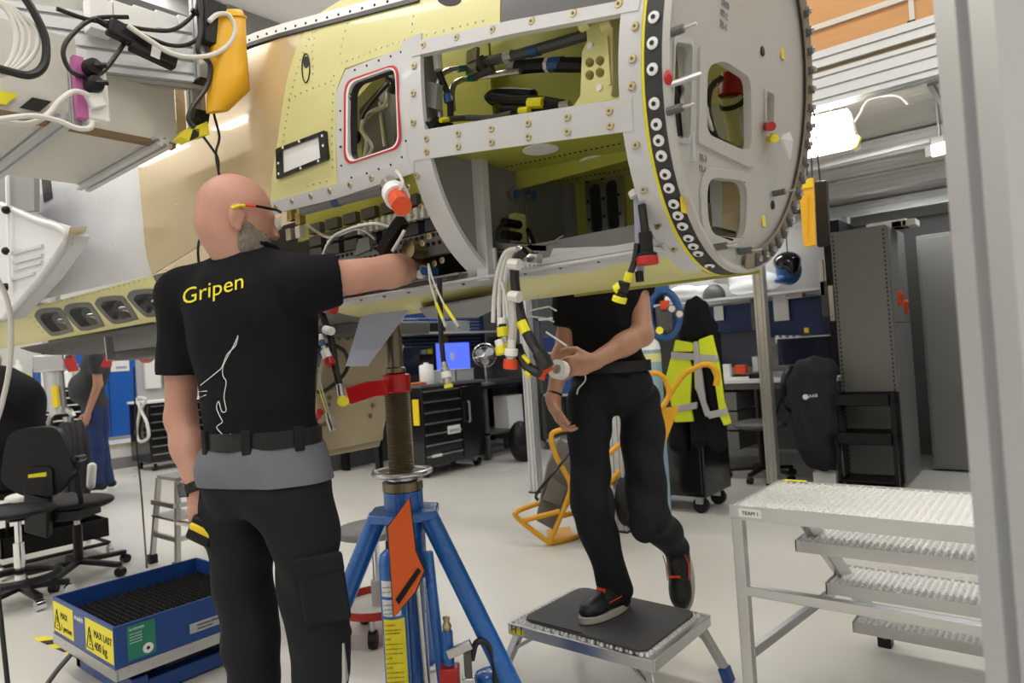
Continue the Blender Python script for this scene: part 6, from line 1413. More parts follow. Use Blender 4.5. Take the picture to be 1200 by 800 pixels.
for (a, c) in (((619, 364), (643, 359)), ((643, 359), (652, 364)), ((619, 370), (640, 373)), ((640, 373), (649, 377)), ((640, 389), (664, 405))):
    MB().cyl(W(*a, y=1.5 if a[1] < 380 else 1.32), W(*c, y=1.5 if a[1] < 380 else 1.32), .0025, n=6).build('cable_tie', 'cablew', AC)
# bundle under the nose, right
for i, dx in enumerate((0, 2.5, 5)): hose('clear_tube', 'lavender', PX(1.27, (744+dx*.4, 225), (746+dx, 255), (747+dx*1.2, 290), (749+dx*.6, 320)), .005)
hose('black_harness', 'cableb', PX(1.26, (752, 240), (755, 262), (757, 285)), .009)
conn(((756, 272), (759, 310), 1.255), ((0, .65, .014, 'black', 'connector'), (.65, .75, .021, 'black', 'connector_ring'), (.75, 1, .0225, 'red', 'red_cap')))
hose('black_harness', 'cableb', PX(1.25, (747, 285), (744, 305), (738, 322), (732, 334)), .007); hose('yellow_sleeve', 'capyellow', PX(1.248, (738, 319), (735, 330)), .009)
conn(((732, 330), (725, 354), 1.24), ((0, .5, .013, 'black', 'connector'), (.5, .7, .011, 'black', 'connector_ring'), (.72, 1, .0155, 'capyellow', 'yellow_cap')))
conn(((729, 335), (722, 340), 1.238), ((0, 1, .012, 'capyellow', 'yellow_cap'),)); hose('black_end', 'black', PX(1.265, (749, 318), (750, 330)), .009)
MB().cyl(W(742, 224, y=1.26), W(745, 230, y=1.26), .012).build('cable_tie', 'cablew', AC)
# yellow tipped wires and black lead in the middle
for pts in (((502, 309), (504, 330), (511, 355), (519, 374)), ((502, 309), (509, 332), (521, 358), (533, 376))):
    q = PX(1.27, *pts); hose('white_wire', 'cablew', q[:3], .0028); hose('yellow_wire', 'capyellow', q[2:], .0045); e = q[3]+(q[3]-q[2]).normalized()*.022; hose('wire_tip', 'alu', [q[3], e], .005)
hose('black_lead', 'cableb', PX(1.29, (515, 326), (516, 365), (517, 395), (520, 425)), .007)
conn(((520, 424), (526, 454), 1.285), ((0, .2, .009, 'steel', 'connector'), (.2, .38, .011, 'steel', 'connector_ring'), (.38, .62, .0135, 'label_white', 'connector_collar'), (.62, .88, .011, 'steel', 'connector_body'), (.88, 1, .0125, 'capyellow', 'yellow_cap')))
# bundle beside the bald man
y3 = 1.24
hose('black_harness', 'cableb', PX(y3, (370, 350), (380, 375), (388, 398), (393, 430), (398, 452)), .011); hose('black_harness', 'cableb', PX(y3+.02, (372, 365), (370, 385), (374, 400)), .008)
conn(((398, 450), (400, 464), y3), ((0, 1, .011, 'steel', 'connector'),))
c = W(402, 470, y=1.21); d_ = (EYE-c).normalized(); MB().cyl(c, c+d_*.02, .0165, n=20).build('yellow_cap', 'capyellow', AC); MB().cyl(c+d_*.02, c+d_*.021, .0125, n=20).build('cap_face', 'label_yellow', AC)
conn(((374, 360), (392, 362), y3-.01), ((0, .5, .014, 'label_white', 'connector'), (.5, .65, .012, 'black', 'connector_ring'), (.65, 1, .016, 'red', 'red_cap')))
conn(((371, 346), (378, 356), y3-.02), ((0, 1, .009, 'alu', 'clip'),)); conn(((381, 386), (389, 388), y3-.012), ((0, 1, .013, 'label_white', 'tie_ring'),))
conn(((374, 393), (388, 428), y3-.015), ((0, .18, .011, 'label_white', 'connector'), (.18, .35, .009, 'bagblue', 'connector_ring'), (.35, .5, .007, 'steel', 'connector_pin'), (.5, .78, .015, 'label_white', 'connector_collar'), (.78, 1, .0165, 'red', 'red_cap')))
hose('thin_wire', 'capyellow', PX(y3-.01, (374, 455), (379, 472), (385, 486)), .002); hose('thin_wire', 'alu', PX(y3-.012, (373, 430), (377, 455), (386, 484)), .0025); conn(((384, 483), (391, 504), y3-.012), ((0, .3, .008, 'steel', 'connector'), (.3, 1, .0115, 'steel', 'connector_body'))); conn(((376, 482), (366, 496), y3+.01), ((0, 1, .012, 'red', 'red_cap'),))
# dark rear belly and red cover under the hull
MB().bx(-4.85, -2.4, 1.75, 2.3, 1.40, 1.46).build('rear_belly', 'darkgrey', AC, bevel=.01)
c = W(168, 398, y=2.0); MB().prism([c+V(.16*math.cos(t), .0, .16*math.sin(t)) for t in [math.pi+math.pi*i/16 for i in range(17)]], (0, .03, 0)).build('red_intake_cover', 'red', AC)
# ------------------------------------------------------------------ second aircraft's main gear, far left
lg_ = thing('landing_gear', 'main landing gear leg with a big black tyre behind the office chair', 'landing gear', (-8.2, 2.7, 0))
DG = 7.15
G = lambda px, py, dd=0: W(px, py, d=DG+dd)
wc = G(86, 535); wc.z = .44; axw = (-rg*.8+tow*.6).normalized()
b = MB(); b.lathe([(.25, -.10), (.37, -.12), (.425, -.10), (.437, -.085), (.427, -.075), (.44, -.06), (.44, -.03), (.43, -.022), (.43, -.012), (.441, 0), (.43, .012), (.43, .022), (.44, .03), (.44, .06), (.427, .075), (.437, .085), (.425, .10), (.37, .12), (.25, .10)], wc, axw, 40); b.build('tyre', 'rubber', lg_, smooth=50)
MB().lathe([(.0, -.06), (.1, -.07), (.12, -.03), (.24, -.09), (.25, -.1), (.25, .1), (.0, .1)], wc, axw, 28).build('rim', 'alupaint', lg_)
top_ = G(62, 412)
MB().cyl(G(68, 485), G(60, 415), .075, n=14).build('strut', 'alupaint', lg_); MB().cyl(G(59, 482), G(54, 420), .04).build('side_strut', 'steel', lg_); MB().cyl(G(74, 482), G(68, 420), .04).build('side_strut', 'steel', lg_)
MB().bar(G(66, 477, -.1), G(64, 452, -.1), .05, .03, awy).build('yellow_strip', 'yellow', lg_); MB().obx(G(64, 425), rg*.17, awy*.1, (0, 0, .09)).build('gear_block', 'alu', lg_, bevel=.02)
MB().tube(spline([G(58, 498), G(60, 488), G(68, 481), G(80, 480), G(86, 488)], 5), .03, 8).build('fork', 'steel', lg_); MB().cyl(G(80, 488), wc, .05).build('axle_arm', 'steel', lg_); MB().cyl(top_, top_+V(0, 0, .75), .09).build('upper_strut', 'steel', lg_)
for i in range(5): MB().tube(spline([G(50+8*i, 410+3*(i % 3)), G(54+7*i, 425+4*(i % 2)), G(60+5*i, 418)], 5), .018, 6).build('brake_hose', ['cableb', 'red', 'cablew'][i % 3], lg_)
MB().bx(-8.6, -7.5, 2.1, 2.95, 1.98, 2.06).build('wing_panel', 'darkgrey', lg_, bevel=.02)
for (pp) in (((74, 421), (86, 418), (92, 434), (80, 436)), ((117, 430), (124, 416), (131, 418), (130, 430))):
    q = [W(*p, d=5.6) for p in pp]; t = thing('warning_pennant', 'dark red safety pennant hanging under the hull beside the grey T-shirt man', 'pennant', q[-1], 'red pennants'); MB().prism(q, awy*.01).build('cloth', 'red', t); MB().cyl(q[0], q[0]+V(0, 0, .35), .005).build('cord', 'cableb', t)
# ------------------------------------------------------------------ left wall: plinth, blue door, cabinets
struct(MB().bx(-12, -10.75, 2.2, 6.6, 0, .33).build('trim_1', 'label_white', smooth=0)); struct(MB().bx(-10.77, -10.72, 2.2, 6.6, .33, .36).build('trim_2', 'composite', smooth=0)); struct(MB().bx(-10.76, -10.74, 2.2, 6.6, 0, .16).build('trim_3', 'midgrey', smooth=0))
dr = MB().bx(-12, -11.94, 3.7, 4.72, .36, 2.4).build('door_1', 'doorblue', bevel=.005); struct(dr)
MB().bx(-11.94, -11.935, 4.30, 4.31, .38, 2.4).build('leaf_gap', 'ink', dr); MB().bx(-11.94, -11.93, 4.32, 4.62, 1.42, 1.62).build('paper_sign', 'label_white', dr); MB().bx(-11.93, -11.928, 4.42, 4.58, 1.46, 1.50).build('sign_print', 'lavender', dr)
MB().bx(-11.94, -11.90, 4.24, 4.28, 1.28, 1.42).build('handle', 'alu', dr); MB().bx(-11.96, -11.93, 3.7, 4.72, .34, .38).build('door_sill', 'steel', dr)
for i in range(4):
    t = tag(MB().bx(-11.98, -11.9, 4.85+.32*i, 5.1+.32*i, 1.1, 2.2).build('glazed_panel', ['label_white', 'midgrey', 'alupaint', 'label_white'][i], bevel=.01), ['white wall panel next to the blue door', 'grey glazed wall panel beyond the white one', 'aluminium wall panel further along', 'last white panel of the row'][i]+' on the left wall', 'panel')
def tool_cabinet(name, lab, x0, x1, y0, y1, h, n, hm, top='black', body='gloss_black', cols=1, base=.12):
    t = thing(name, lab, 'tool chest', ((x0+x1)/2, (y0+y1)/2, 0)); MB().bx(x0, x1, y0, y1, base, h).build('body', body, t, bevel=.006); MB().bx(x0-.015, x1+.015, y0-.015, y1+.015, h, h+.03).build('top', top, t, bevel=.004)
    for x in (x0+.08, x1-.08):
        for y in (y0+.08, y1-.08): k_ = MB().cyl((x, y-.02, .055), (x, y+.02, .055), .055, n=14).build('caster', 'black', t); MB().bx(x-.03, x+.03, y-.028, y+.028, .06, base).build('caster_fork', 'steel', k_)
    w = (y1-y0)/cols
    for c_ in range(cols):
        zz = base+.02; hh = (h-base-.04)/n
        for i in range(n): d_ = MB().bx(x1, x1+.012, y0+w*c_+.02, y0+w*(c_+1)-.02, zz+hh*i+.006, zz+hh*(i+1)-.006).build('drawer', body, t, bevel=.002); MB().bx(x1+.012, x1+.026, y0+w*c_+.03, y0+w*(c_+1)-.03, zz+hh*(i+1)-.03, zz+hh*(i+1)-.014).build('drawer_lip', hm, d_)
    return t
tl1 = tool_cabinet('tool_chest', 'black tool chest with silver drawer lips and a coiled white hose', -10.42, -9.8, 4.0, 4.95, .93, 7, 'alu', 'label_white', 'gloss_black')
q = [W(px, py, y=3.97) for px, py in ((161, 467), (164, 480), (160, 505), (164, 517), (174, 512), (172, 495), (166, 480), (171, 468))]; MB().tube(spline(q, 5, True), .022, 8, True).build('hung_hose', 'cablew', tl1)
tool_cabinet('tool_chest', 'wide tool chest with many silver drawers standing behind the landing gear', -11.5, -10.9, 2.3, 3.72, 1.22, 8, 'label_white', 'label_white', 'gloss_black', 2, .36)
for i, (px, m_, h_) in enumerate(((22, 'cablew', .4), (32, 'capyellow', .2), (44, 'bagblue', .36), (50, 'label_white', .42), (58, 'panelw', .3), (80, 'label_white', .25), (90, 'bulk', .3))):
    p = W(px, 445, x=-11.2); lab = ['pale hose reel', 'yellow spray can', 'blue bottle', 'tall white bottle', 'cream carton', 'short white carton', 'beige carton'][i]+' standing on the wide tool chest behind the landing gear'
    tag(MB().lathe([(.05, 0), (.055, .01), (.055, h_*.75), (.025, h_*.85), (.025, h_)], V(-11.2, p.y, 1.25), n=14).build('bottle' if i in (2, 3) else 'container', m_, smooth=40), lab, 'bottle' if i in (2, 3) else 'container')
# ------------------------------------------------------------------ office chair, stool, trolley, rod on the left
def star_base(t, c, r, m='black', n=5, a0=.3, hub=.10, wheel=.03, caster='black'):
    for i in range(n):
        a = a0+2*math.pi*i/n; e = c+V(r*math.cos(a), r*math.sin(a), 0)
        lg = MB().bar(c+V(0, 0, hub), e+V(0, 0, .075), .045, .03).build('base_arm', m, t, bevel=.006); p = e+V(0, 0, wheel); dr_ = V(-math.sin(a), math.cos(a), 0)
        MB().cyl(p-dr_*.022, p+dr_*.022, wheel, n=12).build('caster', caster, lg)
oc = thing('office_chair', 'black office chair with a yellow tag on its backrest', 'chair', (-5.15, 1.62, 0)); c = V(-5.15, 1.62, 0)
star_base(oc, c, .31, a0=.5); MB().cyl(c+V(0, 0, .08), c+V(0, 0, .34), .028).build('gas_column', 'black', oc); MB().cyl(c+V(0, 0, .3), c+V(0, 0, .42), .018).build('column_rod', 'steel', oc)
cb_ = -rg*.0+tow; # backrest faces away from the camera
sdf_obj('seat', 'rubber', oc, [EL(c+awy*.08-rg*.02+V(0, 0, .47), (.2, .2, .05))], .016, .02); MB().obx(c+V(0, 0, .42), rg*.09, awy*.12, (0, 0, .03)).build('seat_plate', 'black', oc)
bk = [W(px, py, d=4.3) for px, py in ((8, 515), (20, 504), (50, 500), (66, 503), (75, 518), (85, 545), (84, 556), (70, 574), (58, 582), (30, 582), (8, 570), (2, 560), (3, 540))]
b = MB(); b.prism(spline(bk, 3, True), awy*.05); b.build('backrest', 'black', oc, bevel=.015)
q = [W(px, py, d=4.285) for px, py in ((26, 552), (33, 547), (55, 546), (61, 550), (62, 580), (28, 580))]; MB().prism(q, awy*.02).build('back_plate', 'black', oc, bevel=.004)
MB().prism([W(px, py, d=4.28) for px, py in ((33, 556), (54, 553), (54, 558), (33, 560))], awy*.006).build('yellow_tag', 'label_yellow', oc)
MB().bar(W(45, 580, d=4.3), W(45, 625, d=4.4), .16, .05, awy).build('back_support', 'black', oc, bevel=.01)
ar = [W(90, 548, d=4.35), W(93, 575, d=4.4), W(94, 590, d=4.45), W(80, 598, d=4.5)]; MB().tube(spline(ar, 5), .016, 8).build('arm_support', 'black', oc); sdf_obj('arm_pad', 'black', oc, [RC(W(89, 538, d=4.3), W(98, 536, d=4.5), .022, .022)], .008, .01)
sdf_obj('lumbar_cushion', 'label_white', oc, [EL(W(22, 583, d=4.6), (.1, .08, .03))], .012, .02)
kn = W(88, 602, d=4.5); MB().cyl(W(70, 602, d=4.5), kn, .008).build('lever', 'black', oc); MB().cyl(kn, kn+rg*.03, .022).build('lever_knob', 'black', oc)
rs = thing('rolling_stool', 'black round rolling stool with chrome column standing before the office chair', 'stool', (-4.85, 1.22, 0)); c = V(-4.85, 1.22, 0)
sdf_obj('seat', 'rubber', rs, [EL(c+V(0, 0, .545), (.20, .20, .035))], .012, .02); MB().lathe([(.03, .52), (.05, .5), (.05, .49)], c, n=16).build('seat_hub', 'black', rs); MB().cyl(c+V(0, 0, .1), c+V(0, 0, .36), .028).build('chrome_column', 'chrome', rs); MB().cyl(c+V(0, 0, .34), c+V(0, 0, .52), .018).build('column_rod', 'chrome', rs)
star_base(rs, c, .24, a0=.1, caster='chrome'); MB().tube([c+V(.19*math.cos(t), .19*math.sin(t), .16) for t in [2*math.pi*i/30 for i in range(30)]], .022, 8, True).build('foot_ring', 'black', rs)
tc_ = thing('tool_trolley', 'low black tray trolley on wheels between chair and stool', 'trolley', (-5.75, 1.65, 0)); tx0, tx1, ty0, ty1 = -6.0, -5.55, 1.3, 1.95
b = MB(); b.bx(tx0, tx1, ty0, ty1, .14, .15); b.bx(tx0, tx1, ty0, ty0+.01, .14, .27); b.bx(tx0, tx1, ty1-.01, ty1, .14, .27); b.bx(tx0, tx0+.01, ty0, ty1, .14, .27); b.bx(tx1-.01, tx1, ty0, ty1, .14, .27); b.build('tray', 'black', tc_)
MB().tube([(tx0, ty0, .09), (tx1, ty0, .09), (tx1, ty1, .09), (tx0, ty1, .09)], .014, 8, True).build('base_frame', 'black', tc_)
for x in (tx0, tx1):
    for y in (ty0, ty1): MB().cyl((x, y-.015, .035), (x, y+.015, .035), .035).build('caster', 'chrome', tc_); MB().cyl((x, y, .05), (x, y, .09), .012).build('caster_stem', 'chrome', tc_)
for y in (ty0+.1, ty0+.16): MB().cyl((tx0+.2, y, .15), (tx0+.2, y, .43), .012).build('tray_post', 'black', tc_)
MB().bx(tx0+.05, tx1-.05, ty0+.05, ty1-.1, .43, .45).build('upper_plate', 'black', tc_)
hb_ = tag(MB().bx(-6.75, -6.25, .95, 1.2, 0, .62).build('yellow_crate', 'truckyellow', bevel=.01), 'orange yellow crate standing on the floor behind the office chair', 'crate')
pw = W(80, 560, d=4.9); tag(sdf_obj('paper_pack', 'label_white', None, [RC(V(-5.35, 1.78, .555), V(-5.37, 1.8, .68), .028, .03)], .012, .02), 'crumpled white paper pack standing on the office chair seat', 'paper')
rod_a, rod_b = W(-8, 640, d=2.6), W(15, 812, d=2.3); rod_b.z = .0; tag(MB().tube([rod_a, rod_b], .008, 8).build('stand_leg', 'black'), 'thin black stand leg slanting down beside the lift table', 'stand')
# aluminium step behind the bald man
sp2_ = thing('step_ladder', 'small aluminium step ladder with grey top behind the bald man', 'step ladder', (-4.8, 2.25, 0))
x0, x1, y0, y1 = -5.0, -4.62, 2.02, 2.42
for x, y in ((x0, y0), (x1, y0), (x1, y1), (x0, y1)): tp = V((x0+x1)/2+(x-(x0+x1)/2)*.75, (y0+y1)/2+(y-(y0+y1)/2)*.75, .58); lgx = MB().bar((x, y, .03), tp, .03, .03, (1, 0, 0)).build('leg', 'alu', sp2_); MB().bx(x-.025, x+.025, y-.025, y+.025, 0, .06).build('foot', 'black', lgx)
MB().bx(x0+.04, x1-.04, y0+.04, y1-.04, .575, .60).build('top', 'midgrey', sp2_, bevel=.005); MB().bx(x0+.02, x1-.02, y0-.0, y0+.2, .32, .335).build('tread', 'alu', sp2_)
for z in (.2, .42): k_ = 1-.25*z/.58; MB().bar((x0+.02, y0+.01, z), (x1-.02, y0+.01, z), .02, .03).build('cross_bar', 'alu', sp2_); MB().bar((x1-.015, y0+.03, z), (x1-.015, y1-.03, z), .02, .03).build('cross_bar', 'alu', sp2_)
# red tray stool behind the jack
c = V(-2.62, 2.06, 0); rd = thing('mechanic_stool', 'round mechanic stool with grey seat and red tray behind the jack', 'stool', c)
MB().lathe([(.17, .47), (.18, .475), (.18, .5), (.17, .505)], c, n=28).build('seat', 'midgrey', rd); MB().cyl(c+V(0, 0, .17), c+V(0, 0, .47), .019).build('column', 'chrome', rd); MB().cyl(c+V(0, 0, .12), c+V(0, 0, .25), .03).build('column_sleeve', 'reflect', rd)
b = MB(); b.lathe([(.0, .125), (.19, .125), (.2, .165), (.194, .165), (.185, .132), (.0, .132)], c, n=6 * 4); b.build('red_tray', 'red', rd, smooth=40)
MB().lathe([(.18, .1325), (.18, .134)], c, n=24).build('tray_liner', 'panelw', rd)
for i in range(5):
    a = .4+2*math.pi*i/5; e = c+V(.17*math.cos(a), .17*math.sin(a), .04); MB().cyl(e-V(-math.sin(a), math.cos(a), 0)*.018, e+V(-math.sin(a), math.cos(a), 0)*.018, .04, n=14).build('caster', 'black', rd); MB().cyl(e, e+V(0, 0, .09), .012).build('caster_stem', 'steel', rd)
# ------------------------------------------------------------------ bench row behind: tool chest, screens, fan
tl2 = tool_cabinet('tool_chest', 'large black tool chest with a row of drawers and a side door', -6.02, -5.45, 5.02, 6.0, .98, 7, 'steel', 'darkgrey', 'gloss_black', 1)
for ch_ in [o for o in bpy.data.objects if o.parent == tl2 and o.name.startswith('drawer')]:
    for o in [ch_]+[q for q in bpy.data.objects if q.parent == ch_]:
        for v in o.data.vertices: v.co.y = (v.co.y+.49)*.6-.49
MB().bx(-5.45, -5.43, 5.62, 5.98, .16, .95).build('side_door', 'gloss_black', tl2, bevel=.003); MB().tube([(-5.41, 5.7, .78), (-5.39, 5.7, .76), (-5.39, 5.7, .56), (-5.41, 5.7, .54)], .012, 8).build('door_handle', 'steel', tl2)
MB().bx(-5.424, -5.42, 5.36, 5.56, .44, .53).build('sticker', 'label_white', tl2); text('SERVICE', .05, (-5.418, 5.38, .46), (0, 1, 0), (0, 0, 1), 'ink', 'sticker_text', tl2, fit=.16); MB().bx(-5.424, -5.42, 5.1, 5.25, .22, .25).build('maker_plate', 'label_white', tl2)
MB().bx(-5.56, -5.47, 4.985, 5.0, .58, .86).build('yellow_pocket', 'yellow', tl2, bevel=.004)
tag(MB().lathe([(.075, 0), (.08, .01), (.08, .2), (.07, .215), (.03, .22), (.025, .24)], (-5.62, 5.28, 1.01), n=18).build('wipe_tub', 'label_white', smooth=40), 'white wipe tub standing on the large black tool chest', 'tub')
for (y0_, y1_, l) in ((5.42, 5.66, 'clear plastic bin with small parts on the large tool chest'), (5.68, 5.98, 'grey plastic bin next to the clear one on the large tool chest')):
    t = thing('parts_bin', l, 'bin', (-5.6, (y0_+y1_)/2, 1.01)); b = MB(); x0, x1 = -5.8, -5.55; b.bx(x0, x1, y0_, y1_, 1.01, 1.015)
    for q in ((x0, x0+.006, y0_, y1_), (x1-.006, x1, y0_, y1_), (x0, x1, y0_, y0_+.006), (x0, x1, y1_-.006, y1_)): b.bx(*q, 1.01, 1.14)
    b.build('bin_shell', 'reflect' if 'grey' in l else 'glassy', t); MB().bx(x0-.01, x1+.01, y0_-.005, y1_+.005, 1.14, 1.15).build('bin_rim', 'reflect', t)
t = thing('pliers', 'red and yellow handled pliers lying on the large tool chest', 'pliers', (-5.6, 5.1, 1.01)); MB().tube([(-5.6, 5.04, 1.025), (-5.55, 5.12, 1.03), (-5.56, 5.2, 1.025)], .012, 8).build('handle', 'orangered', t); MB().tube([(-5.64, 5.06, 1.025), (-5.6, 5.14, 1.03), (-5.62, 5.22, 1.025)], .012, 8).build('handle', 'yellow', t); MB().bx(-5.66, -5.6, 5.0, 5.07, 1.01, 1.03).build('jaw', 'steel', t)
dk = thing('workbench', 'dark workbench row with navy pegboard behind the large tool chest', 'workbench', (-6.7, 6.4, 0)); MB().bx(-7.05, -6.25, 5.05, 7.85, .9, .94).build('worktop', 'darkgrey', dk)
MB().bx(-7.1, -7.05, 4.8, 7.9, 0, 2.4).build('partition', 'darkgrey', dk); MB().bx(-7.05, -7.02, 4.85, 7.85, 1.42, 2.1).build('pegboard', 'navy', dk); MB().bx(-7.05, -6.6, 4.85, 7.85, 1.62, 1.65).build('shelf', 'bulk', dk)
b = MB()
for i in range(60):
    for j in range(9): b.bx(-7.02, -7.017, 4.9+.048*i, 4.912+.048*i, 1.46+.05*j, 1.472+.05*j)
b.build('peg_hole', 'inkwhite', dk, stuff=True)
for y in (5.1, 6.4, 7.8): MB().bx(-7.0, -6.9, y-.03, y+.03, 0, .9).build('leg', 'black', dk); MB().bx(-6.35, -6.28, y-.03, y+.03, 0, .9).build('leg', 'black', dk)
def mon_x(y, z, w, h, lab, scr, x=-6.5):
    t = thing('monitor', lab, 'monitor', (x, y, z)); MB().bx(x-.05, x, y-w/2, y+w/2, z+.16, z+.16+h).build('housing', 'black', t, bevel=.005); MB().bx(x, x+.003, y-w/2+.012, y+w/2-.012, z+.172, z+.148+h).build('screen', scr, t)
    MB().bx(x-.07, x-.04, y-.04, y+.04, z, z+.3).build('stand_neck', 'black', t); MB().bx(x-.15, x+.08, y-.13, y+.13, z, z+.015).build('stand_foot', 'black', t); return t
mon_x(5.72, .94, .58, .36, 'dark switched-off monitor behind the white wipe tub', 'screenoff'); mq = mon_x(6.62, .94, .66, .40, 'lit monitor with a blue desktop behind the parts bins', 'screen'); MB().bx(-6.497, -6.4955, 6.56, 6.63, 1.26, 1.36).build('screen_logo', 'inkwhite', mq)
for i, (y, m_, l) in enumerate(((5.75, 'panelw', 'beige multi-hole tag strip'), (6.95, 'truckyellow', 'orange plastic strip'))):
    tag(MB().bx(-6.99, -6.97, y-.06, y+.06, 1.30, 1.72).build('hanging_strip', m_, bevel=.004), l+' hanging on the navy pegboard', 'strip')
for i in range(5): tag(MB().bx(-6.95, -6.75, 4.95+.5*i, 5.25+.5*i, 1.65, 1.78+.03*(i % 3)).build('parts_box', ['black', 'darkgrey', 'bagblue', 'black', 'midgrey'][i], bevel=.01), ['flat black', 'dark grey', 'blue', 'tall black', 'mid grey'][i]+' parts box on the shelf over the navy pegboard', 'box')
for i in range(6): tag(MB().bx(-7.0, -6.9, 6.05+.12*i, 6.14+.12*i, 1.36, 1.42+.01*(i % 3)).build('small_bin', ['label_white', 'label_white', 'panelw', 'lavender', 'capyellow', 'capyellow'][i], bevel=.004), ['first white', 'second white', 'cream', 'lavender', 'yellow', 'last yellow'][i]+' small bin in the row under the pegboard over the blue screen', 'bin')
sd2 = thing('side_table', 'black side table carrying the desk fan', 'table', (-5.85, 6.65, 0)); MB().bx(-6.2, -5.6, 6.2, 7.25, .88, .92).build('table_top', 'gloss_black', sd2, bevel=.004)
for x in (-6.12, -5.68):
    for y in (6.28, 7.17): MB().bx(x-.03, x+.03, y-.03, y+.03, 0, .88).build('leg', 'darkgrey', sd2)
MB().bx(-6.15, -5.65, 6.25, 7.2, .3, .33).build('lower_shelf', 'darkgrey', sd2); tag(MB().bx(-5.95, -5.7, 6.75, 7.05, .33, .75).build('paper_stack', 'label_white', bevel=.004), 'white paper stack on the shelf under the fan table', 'paper')
fc = W(568, 416, x=-5.85); fn = thing('desk_fan', 'round grey desk fan with wire guard on the black side table', 'fan', (fc.x, fc.y, .92)); fd = (EYE-fc); fd.z = 0; fd.normalize(); fx = fd.cross(V(0, 0, 1))
R_ = .15
b = MB()
for r in (R_, R_*.72, R_*.45): b.tube([fc+fd*.05+fx*r*math.cos(t)+V(0, 0, r*math.sin(t)) for t in [2*math.pi*i/28 for i in range(28)]], .005 if r == R_ else .0018, 5, True)
for i in range(28): t = 2*math.pi*i/28; b.tube([fc+fd*.06, fc+fd*.05+fx*R_*math.cos(t)+V(0, 0, R_*math.sin(t))], .0013, 4)
b.build('wire_guard', 'chrome', fn)
for i in range(3):
    t = .5+2*math.pi*i/3; d1 = fx*math.cos(t)+V(0, 0, math.sin(t)); d2 = fx*-math.sin(t)+V(0, 0, math.cos(t)); MB().prism([fc+d1*(R_*.5+R_*.4*math.cos(a))+d2*R_*.33*math.sin(a)+fd*.012*math.sin(a) for a in [2*math.pi*k/16 for k in range(16)]], fd*.006).build('blade', 'reflect', fn)
MB().cyl(fc-fd*.08, fc+fd*.04, .04, n=18).build('motor', 'label_white', fn); MB().cyl(fc-fd*.04-V(0, 0, .04), V(fc.x, fc.y, .93)-fd*.04, .018).build('neck', 'chrome', fn); MB().lathe([(.11, 0), (.11, .015), (.04, .03)], V(fc.x, fc.y, .92)-fd*.03, n=20).build('foot', 'darkgrey', fn)
pk_ = sdf_obj('backpack', 'black', None, [EL((-5.2, 6.35, .24), (.14, .15, .24)), EL((-5.15, 6.4, .12), (.16, .17, .12))], .015, .05); tag(pk_, 'black backpack standing on the floor beside the large tool chest', 'bag')
hg = tag(MB().bx(-4.45, -4.1, 7.3, 7.9, 0, 2.2).build('locker', 'darkgrey', bevel=.01), 'dark grey locker standing behind the stepping man', 'locker')
wb2 = thing('storage_rack', 'dark storage rack with blue bins behind the stepping man', 'rack', (-4.6, 7.4, 0))
for z in (.1, .7, 1.25, 1.7): MB().bx(-5.5, -4.5, 7.2, 7.7, z, z+.03).build('rack_shelf', 'bulk', wb2)
for x in (-5.5, -4.55):
    for y in (7.2, 7.66): MB().bx(x, x+.04, y, y+.04, 0, 2.3).build('upright', 'darkgrey', wb2)
for i in range(8): k_ = i % 4; tag(MB().bx(-5.42+.22*k_, -5.24+.22*k_, 7.22, 7.6, (.73, 1.28)[i//4], (.73, 1.28)[i//4]+.2).build('storage_bin', ['navy', 'bagblue', 'black', 'navy'][k_], bevel=.01), ['navy', 'blue', 'black', 'dark navy'][k_]+' bin on the '+['lower', 'upper'][i//4]+' shelf of the dark storage rack', 'bin')
struct(MB().bx(-12, -3.7, 7.95, 7.99, 0, 2.4).build('trim_4', 'darkgrey', smooth=0)); struct(MB().bx(-3.7, 4, 7.95, 7.99, 0, 2.4).build('trim_5', 'cabgrey', smooth=0))
# ------------------------------------------------------------------ yellow cylinder trolley with gas bottle
ht = thing('cylinder_trolley', 'yellow tubular hand trolley with big wheels behind the stepping man', 'trolley', (-2.75, 3.75, 0))
DT = 4.5
T = lambda px, py, dd=0.: W(px, py, d=DT+dd)
def yt(pts, r=.017): MB().tube(spline(pts, 6), r, 10).build('tube_frame', 'truckyellow', ht)
yt([T(668, 502), T(655, 504), T(646, 511), T(652, 535), T(668, 566), T(664, 588), T(654, 612), T(644, 636)]); yt([T(644, 636), T(625, 622), T(606, 606), T(606, 599), T(630, 590, .15)]); yt([T(613, 610), T(632, 605), T(656, 599)])
yt([T(644, 636), T(672, 630, .1), T(700, 620, .3)]); yt([T(660, 604), T(690, 596, .1), T(706, 590, .3)]); yt([T(664, 590), T(705, 540, .05), T(745, 505), T(781, 470), T(781, 448), T(772, 438), T(762, 437)], .018); yt([T(700, 585, .25), T(750, 520, .2), T(795, 447, .1), T(815, 431, .05), T(830, 427), T(840, 437), T(839, 452)], .019)
MB().prism([T(774, 478), T(796, 476), T(778, 524), T(772, 526)], awy*.012).build('side_plate', 'truckyellow', ht); MB().prism([T(644, 637), T(672, 632, .15), T(668, 618, .3), T(640, 622, .3)], (0, 0, .01)).build('toe_plate', 'truckyellow', ht)
MB().prism([T(628, 610, .12), T(641, 545, .15), T(655, 512, .15), T(676, 530, .2), T(668, 590, .2), T(650, 622, .12)], awy*.05).build('grey_pad', 'cabgrey', ht, bevel=.01); MB().prism([T(636, 585, .1), T(646, 558, .1), T(664, 572, .12), T(656, 592, .1)], awy*.012).build('perforated_patch', 'mesh', ht)
